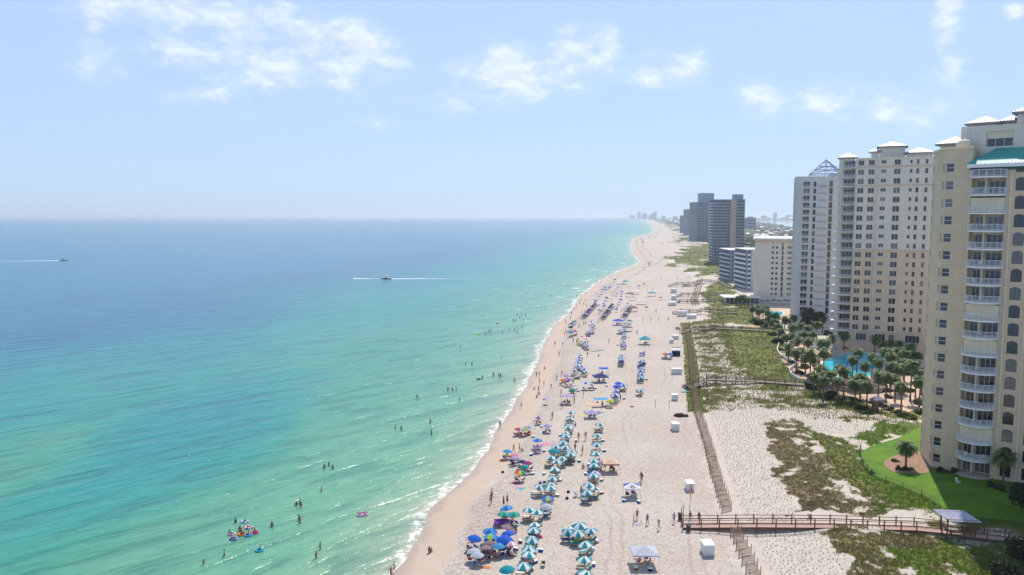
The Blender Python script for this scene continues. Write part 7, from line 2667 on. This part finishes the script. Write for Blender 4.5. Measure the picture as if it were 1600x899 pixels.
# sitting and lying
SIT = [(671, 864, 'squat', "person crouching on the wet sand with a child"), (674, 862, 'squat', "small child on the wet sand"), (852, 634, 'lie', "sunbather on a dark towel near the wet band"), (851, 577, 'squat', "person sitting on the damp sand beyond the pair"), (835, 609, 'squat', "person sitting at the swash edge below the pair"),
       (838.5, 622, 'squat', "seaward one of a seated group at the damp edge"), (842, 620, 'recline', "landward one of a seated group at the damp edge"), (911, 732, 'squat', "person sitting alone beside the teal landward row"), (733, 864, 'squat', "person sitting in the blue umbrella's shade, seaward edge"), (899, 666, 'squat', "person sitting behind the crowded bend"),
       (809, 681, 'squat', "first of four sitting under the aqua and magenta umbrellas"), (812, 680, 'squat', "second of four sitting under the aqua and magenta umbrellas"), (822, 682, 'squat', "third of four sitting under the aqua and magenta umbrellas"), (826, 681, 'squat', "fourth of four sitting under the aqua and magenta umbrellas"),
       (815, 706, 'squat', "person sitting at the tall figure's feet"), (800, 724, 'squat', "person under the pink umbrella near the wet band"), (806, 833, 'squat', "person under the green-topped trio"), (801, 817, 'squat', "person in teal shade under the green-topped trio"), (1041, 558, 'recline', "person under the orange umbrella"), (1047, 559, 'recline', "person under the blue umbrella beside the orange one")]
for px, py, ps, lab in SIT:
    person(at(px, py), ps, lab, "people sitting on the sand", sc=.7 if 'child' in lab and 'with' not in lab else None)
# far dots along the swash and among the rows
far = [(934, 433), (940, 432), (946, 435), (952, 433), (957, 431), (932, 441), (938, 440), (925, 450), (915, 460), (908, 470), (906, 476), (901, 480), (897, 485), (893, 492), (914, 472), (918, 471), (912, 477), (916, 479), (909, 491), (913, 491), (936, 491), (939, 491), (942, 490), (946, 489), (950, 490), (954, 491), (884, 507), (888, 512), (886, 524), (882, 525),
       (884, 520), (905, 512), (912, 509), (915, 508), (896, 536), (901, 538), (903, 535), (975, 486), (971, 488), (972, 454), (962, 466), (1008, 446), (1017, 503), (1029, 502), (1044, 502), (1033, 437), (1058, 437), (1007, 420)]
for i, (px, py) in enumerate(sorted(far, key=lambda q: -q[1])):
    person(at(px, py), prng.choice(['stand', 'walk', 'stand', 'hips']), f"tiny far beachgoer, {nth(i + 1)} counting away along the sand from the dense blue rows", "far beachgoers")

# swimmers and floats
SW = [(618, 670), (627, 672), (672.6, 661), (674, 679), (506.7, 732), (514, 728), (520, 733), (502.5, 768), (468.7, 786), (463, 791), (470, 793), (467, 813), (468.5, 818), (425, 823), (383.5, 816), (375, 830), (359, 836), (363, 843), (368, 817), (407, 858), (500.5, 859), (494, 873), (350.6, 869), (318, 882),
      (771, 587), (779, 587), (782, 589), (754, 592), (804, 596), (784, 560), (727.5, 570), (737.5, 571), (720, 543), (735, 535), (760, 523), (757, 523), (767, 517), (764, 518), (785, 519.5), (796, 515), (804, 517), (809, 520), (808, 513), (816, 513), (802, 502), (806, 502), (812, 497), (818, 503), (808, 492), (815, 492), (821, 493), (813, 479.5),
      (816, 465), (797, 451), (816.6, 449), (822, 459), (852, 481), (862, 463), (885, 448), (890, 448), (887, 416.5), (652, 622), (700, 611), (707, 611), (718, 627), (713, 610), (875, 455), (880, 447)]
SW.sort(key=lambda q: -q[1])
for i, (px, py) in enumerate(SW):
    v = sea_at(px, py)
    dep = min(1.3, max(.5, -.014 * float(shore_d(v.x, v.y)) + .55)) * prng.uniform(.85, 1.05)
    v.z = -dep
    person(v, prng.choice(['wade', 'stand', 'wade', 'hips']), f"bather standing in the water, {nth(i + 1)} counting away along the coast", "bathers in the sea", skin=prng.choice((1, 1, 2, 2, 3)))
for px, py, c, c2, lab in ((388, 825, 'magenta', 'white', "pink and white ring, farthest out of the ring group"), (378, 836, 'orange', 'orange', "orange ring in the ring group"), (388, 837, 'skyblue', 'skyblue', "sky-blue ring between the orange and pink ones"), (397.6, 833, 'magenta', 'magenta', "hot pink ring in the ring group"), (365, 843, 'lilac', 'blue', "lilac ring at the seaward side of the ring group"),
                           (362, 835, 'pink', 'white', "pale pink ring behind the ring group"), (405, 861, 'aqua', 'skyblue', "aqua ring apart from the ring group, with a swimmer"), (563, 806, 'lilac', 'lilac', "lilac ring with a rider near the breaking waves"), (569, 805, 'lilac', 'pink', "lilac and pink ring touching the rider's ring"), (748, 593, 'green', 'green', "green ring beside bathers in mid distance"),
                           (748, 523, 'yellow', 'yellow', "yellow ring beside far bathers"), (777, 506, 'orange', 'red', "orange ring among the far bathers"), (382, 816, 'skyblue', 'white', "small pale ring at the outer edge of the ring group")):
    swim_ring(sea_at(px, py), c, lab, .48 if py > 600 else .6, .17, col2=c2)
v = sea_at(566, 803)
person(Vector((v.x, v.y, .08)), 'lie', "rider in pink lying across the lilac rings", "bathers in the sea", rz=1.8, wear=[("swimsuit", 'pink')])
for px, py, lab in ((378, 833.5, "rider sitting in the orange ring"), (388, 834.5, "rider sitting in the sky-blue ring"), (398, 830.5, "rider sitting in the hot pink ring")):
    v = sea_at(px, py + 2)
    person(Vector((v.x, v.y, -.12)), 'squat', lab, "bathers in the sea")


# ------------------------------------------------------------------ boats
def hull(L, B, H, m, stripe=None):
    b = MB()
    n = 12
    secs = []
    for i in range(n + 1):
        s = i / n
        w = B / 2 * (1 - max(0, (s - .45) / .55) ** 2.2)
        sh = H * (1 + .35 * max(0, s - .4))
        keel = -.25 + .3 * max(0, s - .75)
        secs.append([(L * (s - .5), -w, sh), (L * (s - .5), -w * .85, .1), (L * (s - .5), 0, keel), (L * (s - .5), w * .85, .1), (L * (s - .5), w, sh)])
    for i in range(n):
        for j in range(4):
            b.add([secs[i][j], secs[i + 1][j], secs[i + 1][j + 1], secs[i][j + 1]], [(0, 1, 2, 3)])
        b.add([secs[i][0], secs[i][4], secs[i + 1][4], secs[i + 1][0]], [(0, 1, 2, 3)], 1)
    b.add(secs[0], [(0, 1, 2, 3, 4)])
    return b


def boat(px, py, L, heading, hullc, topc, label):
    v = sea_at(px, py)
    t = thing("motor_boat", label, "boat", v, heading)
    hull(L, L * .34, .75, None).build("hull", [hullc, M_WHITE], t)
    b = MB()
    b.box(-L * .12, L * .16, -L * .1, L * .1, .8, 1.5)
    b.build("console", [M_WHITE], t)
    b = MB()
    b.add([(L * .12, -L * .1, 1.5), (L * .12, L * .1, 1.5), (L * .04, L * .09, 2.0), (L * .04, -L * .09, 2.0)], [(0, 1, 2, 3)])
    b.build("windscreen", [M_GLASSB], t)
    b = MB()
    for x in (-L * .14, L * .1):
        for y in (-L * .12, L * .12):
            b.tube((x, y, .8), (x, y, 2.3), .03, n=5)
    b.build("canopy_frame", [M_ALU], t)
    b = MB()
    b.box(-L * .18, L * .14, -L * .14, L * .14, 2.303, 2.4)
    b.build("sun_top", [topc], t)
    b = MB()
    b.box(-L * .55, -L * .5 - .003, -.22, .22, .1, 1.15)
    b.build("outboard_motor", [mat("black_cowling", lin(34, 34, 38), .4)], t)
    return v


def wake(a, b, w0, w1, label):
    """lumpy ribbon of churned water from a (boat) to b"""
    m = bpy.data.materials.get("wake_foam")
    if m is None:
        m = bpy.data.materials.new("wake_foam")
        m.use_nodes = True
        k = N(m.node_tree)
        pos = k.n('ShaderNodeNewGeometry').outputs['Position']
        al = k.n('ShaderNodeAttribute', attribute_name='age').outputs['Fac']
        n = k.noise(pos, .55, 5.0, .7)
        f = k.ss(k.m('SUBTRACT', n, k.m('MULTIPLY', al, .34)), .05, .35)
        p = k.n('ShaderNodeBsdfPrincipled', {'Base Color': (*lin(236, 240, 242), 1), 'Roughness': .7})
        tr = k.n('ShaderNodeBsdfTransparent')
        x = k.n('ShaderNodeMixShader', {0: f, 1: tr.outputs[0], 2: p.outputs[0]})
        k.n('ShaderNodeOutputMaterial', {'Surface': x.outputs[0]})
    a, b = Vector(a), Vector(b)
    d = (b - a)
    s = Vector((-d.y, d.x, 0)).normalized()
    n = 80
    co, age = [], []
    for i in range(n + 1):
        t = i / n
        c = a + d * t
        w = (w0 + (w1 - w0) * t) * (1 + .25 * math.sin(i * 1.7))
        for q in (-1, -.4, .4, 1):
            co.append(tuple(c + s * w * q + Vector((0, 0, .05 + (.28 * (1 - t) + .05) * (1 - abs(q)) * (1 + .5 * math.sin(i * 2.3))))))
            age.append(max(0, t * 1.0 + (.25 if abs(q) == 1 else 0)))
    q = np.array([[i * 4 + j, i * 4 + j + 1, (i + 1) * 4 + j + 1, (i + 1) * 4 + j] for i in range(n) for j in range(3)])
    stuff(put("wake", np_mesh("wake", np.array(co), q, {'age': np.array(age)}, [m], True)), label, "wake")


M_BOATD = mat("dark_blue_hull", lin(38, 52, 84), .3)
v = boat(604, 436, 7.5, R(176), mat("brown_hull", lin(120, 92, 76), .4), CAN['yellow'], "small motor boat with yellow top crossing off the beach")
wake((v.x + 3.6, v.y, 0), (*sea_at(735, 436).xy, 0), 1.5, .8, "white wake trailing behind the yellow-topped motor boat")
v2 = boat(100, 407.5, 8.0, R(4), M_BOATD, CAN['navy'], "dark motor boat speeding far out with its bow raised")
wake((v2.x - 4.2, v2.y, 0), (*sea_at(-60, 409.5).xy, 0), 1.6, .9, "white wake of the dark motor boat")
v3 = sea_at(553, 435.5)
wake((v3.x, v3.y, 0), (v.x - 3.8, v.y, 0), 1.3, 1.1, "short white streak on the open-sea side of the yellow-topped boat")

# coolers and bags by the umbrellas
cool = MB()
cool.box(-.32, .32, -.2, .2, 0, .34)
clid = MB()
clid.box(-.34, .34, -.22, .22, .343, .41)
chand = MB()
for x in (-.36, .35):
    chand.box(x, x + .02, -.1, .1, .2, .26)
CB, CL, CH = cool.mesh("cooler_body", [CAN['blue']]), clid.mesh("lid", [M_WHITE]), chand.mesh("handle", [M_ALU])
spots = [(733, 868), (752, 876), (771, 866), (806, 860), (798, 868), (813, 848), (845, 862), (836, 880), (852, 806), (846, 776), (871, 776), (876, 752), (850, 742), (832, 742), (830, 712), (850, 706), (905, 722), (915, 742), (940, 752), (940, 772), (932, 848), (893, 850), (926, 860), (928, 884), (975, 784), (998, 786),
         (994, 890), (1016, 892), (846, 668), (833, 684), (850, 676), (876, 682), (900, 690), (942, 690), (944, 706), (920, 728), (880, 604), (904, 612), (930, 608), (972, 612), (975, 624), (948, 604), (912, 544), (920, 526), (965, 540), (982, 528), (1008, 570), (1010, 594)]
spots.sort(key=lambda q: -q[1])
for i, (px, py) in enumerate(spots):
    t = thing("cooler", f"small cooler on the sand among the umbrellas, {nth(i + 1)} counting away from the camera", "cooler", at(px, py), urng.uniform(0, 3), "coolers on the sand")
    paint(put("cooler_body", CB, t), CAN[urng.choice(["blue", "red", "grey", "navy", "aqua", "white"])])
    put("lid", CL, t)
    put("handle", CH, t)
# chairs left on the tan tower's balconies
tw = next(o for o in bpy.data.objects if o.name.startswith("apartment_tower") and o.get('label', '').startswith("tan"))
for k in (1, 3, 4, 5, 8, 11, 12, 14, 16):
    for j, x in enumerate((5.6, 8.2) if k % 2 else (6.4,)):
        p = tw.matrix_basis @ Vector((x, -.6, .25 + k * 3.08 - .035))
        chair(p, R(-42 + urng.uniform(-40, 40)), urng.choice(["white", "cream", "navy", "aqua"]), f"{'second ' if j else ''}chair on the tan tower's {nth(k)} curved balcony from the lawn up", "chairs on the tower balconies")

# ------------------------------------------------------------------ the air: one even haze round everything
def make_haze():
    b = MB()
    b.box(-60000, 60000, -3000, 60000, -6.0, 118.0)
    m = bpy.data.materials.new("haze")
    m.use_nodes = True
    k = N(m.node_tree)
    v = k.n('ShaderNodeVolumePrincipled', {'Color': (.84, .94, 1.0, 1), 'Density': HAZE, 'Anisotropy': 0.35})
    k.n('ShaderNodeOutputMaterial', {'Volume': v.outputs[0]})
    o = b.build("haze", [m])
    stuff(o, "thin blue sea haze hanging over the whole coast", "haze")


HAZE = 0.000095
make_haze()
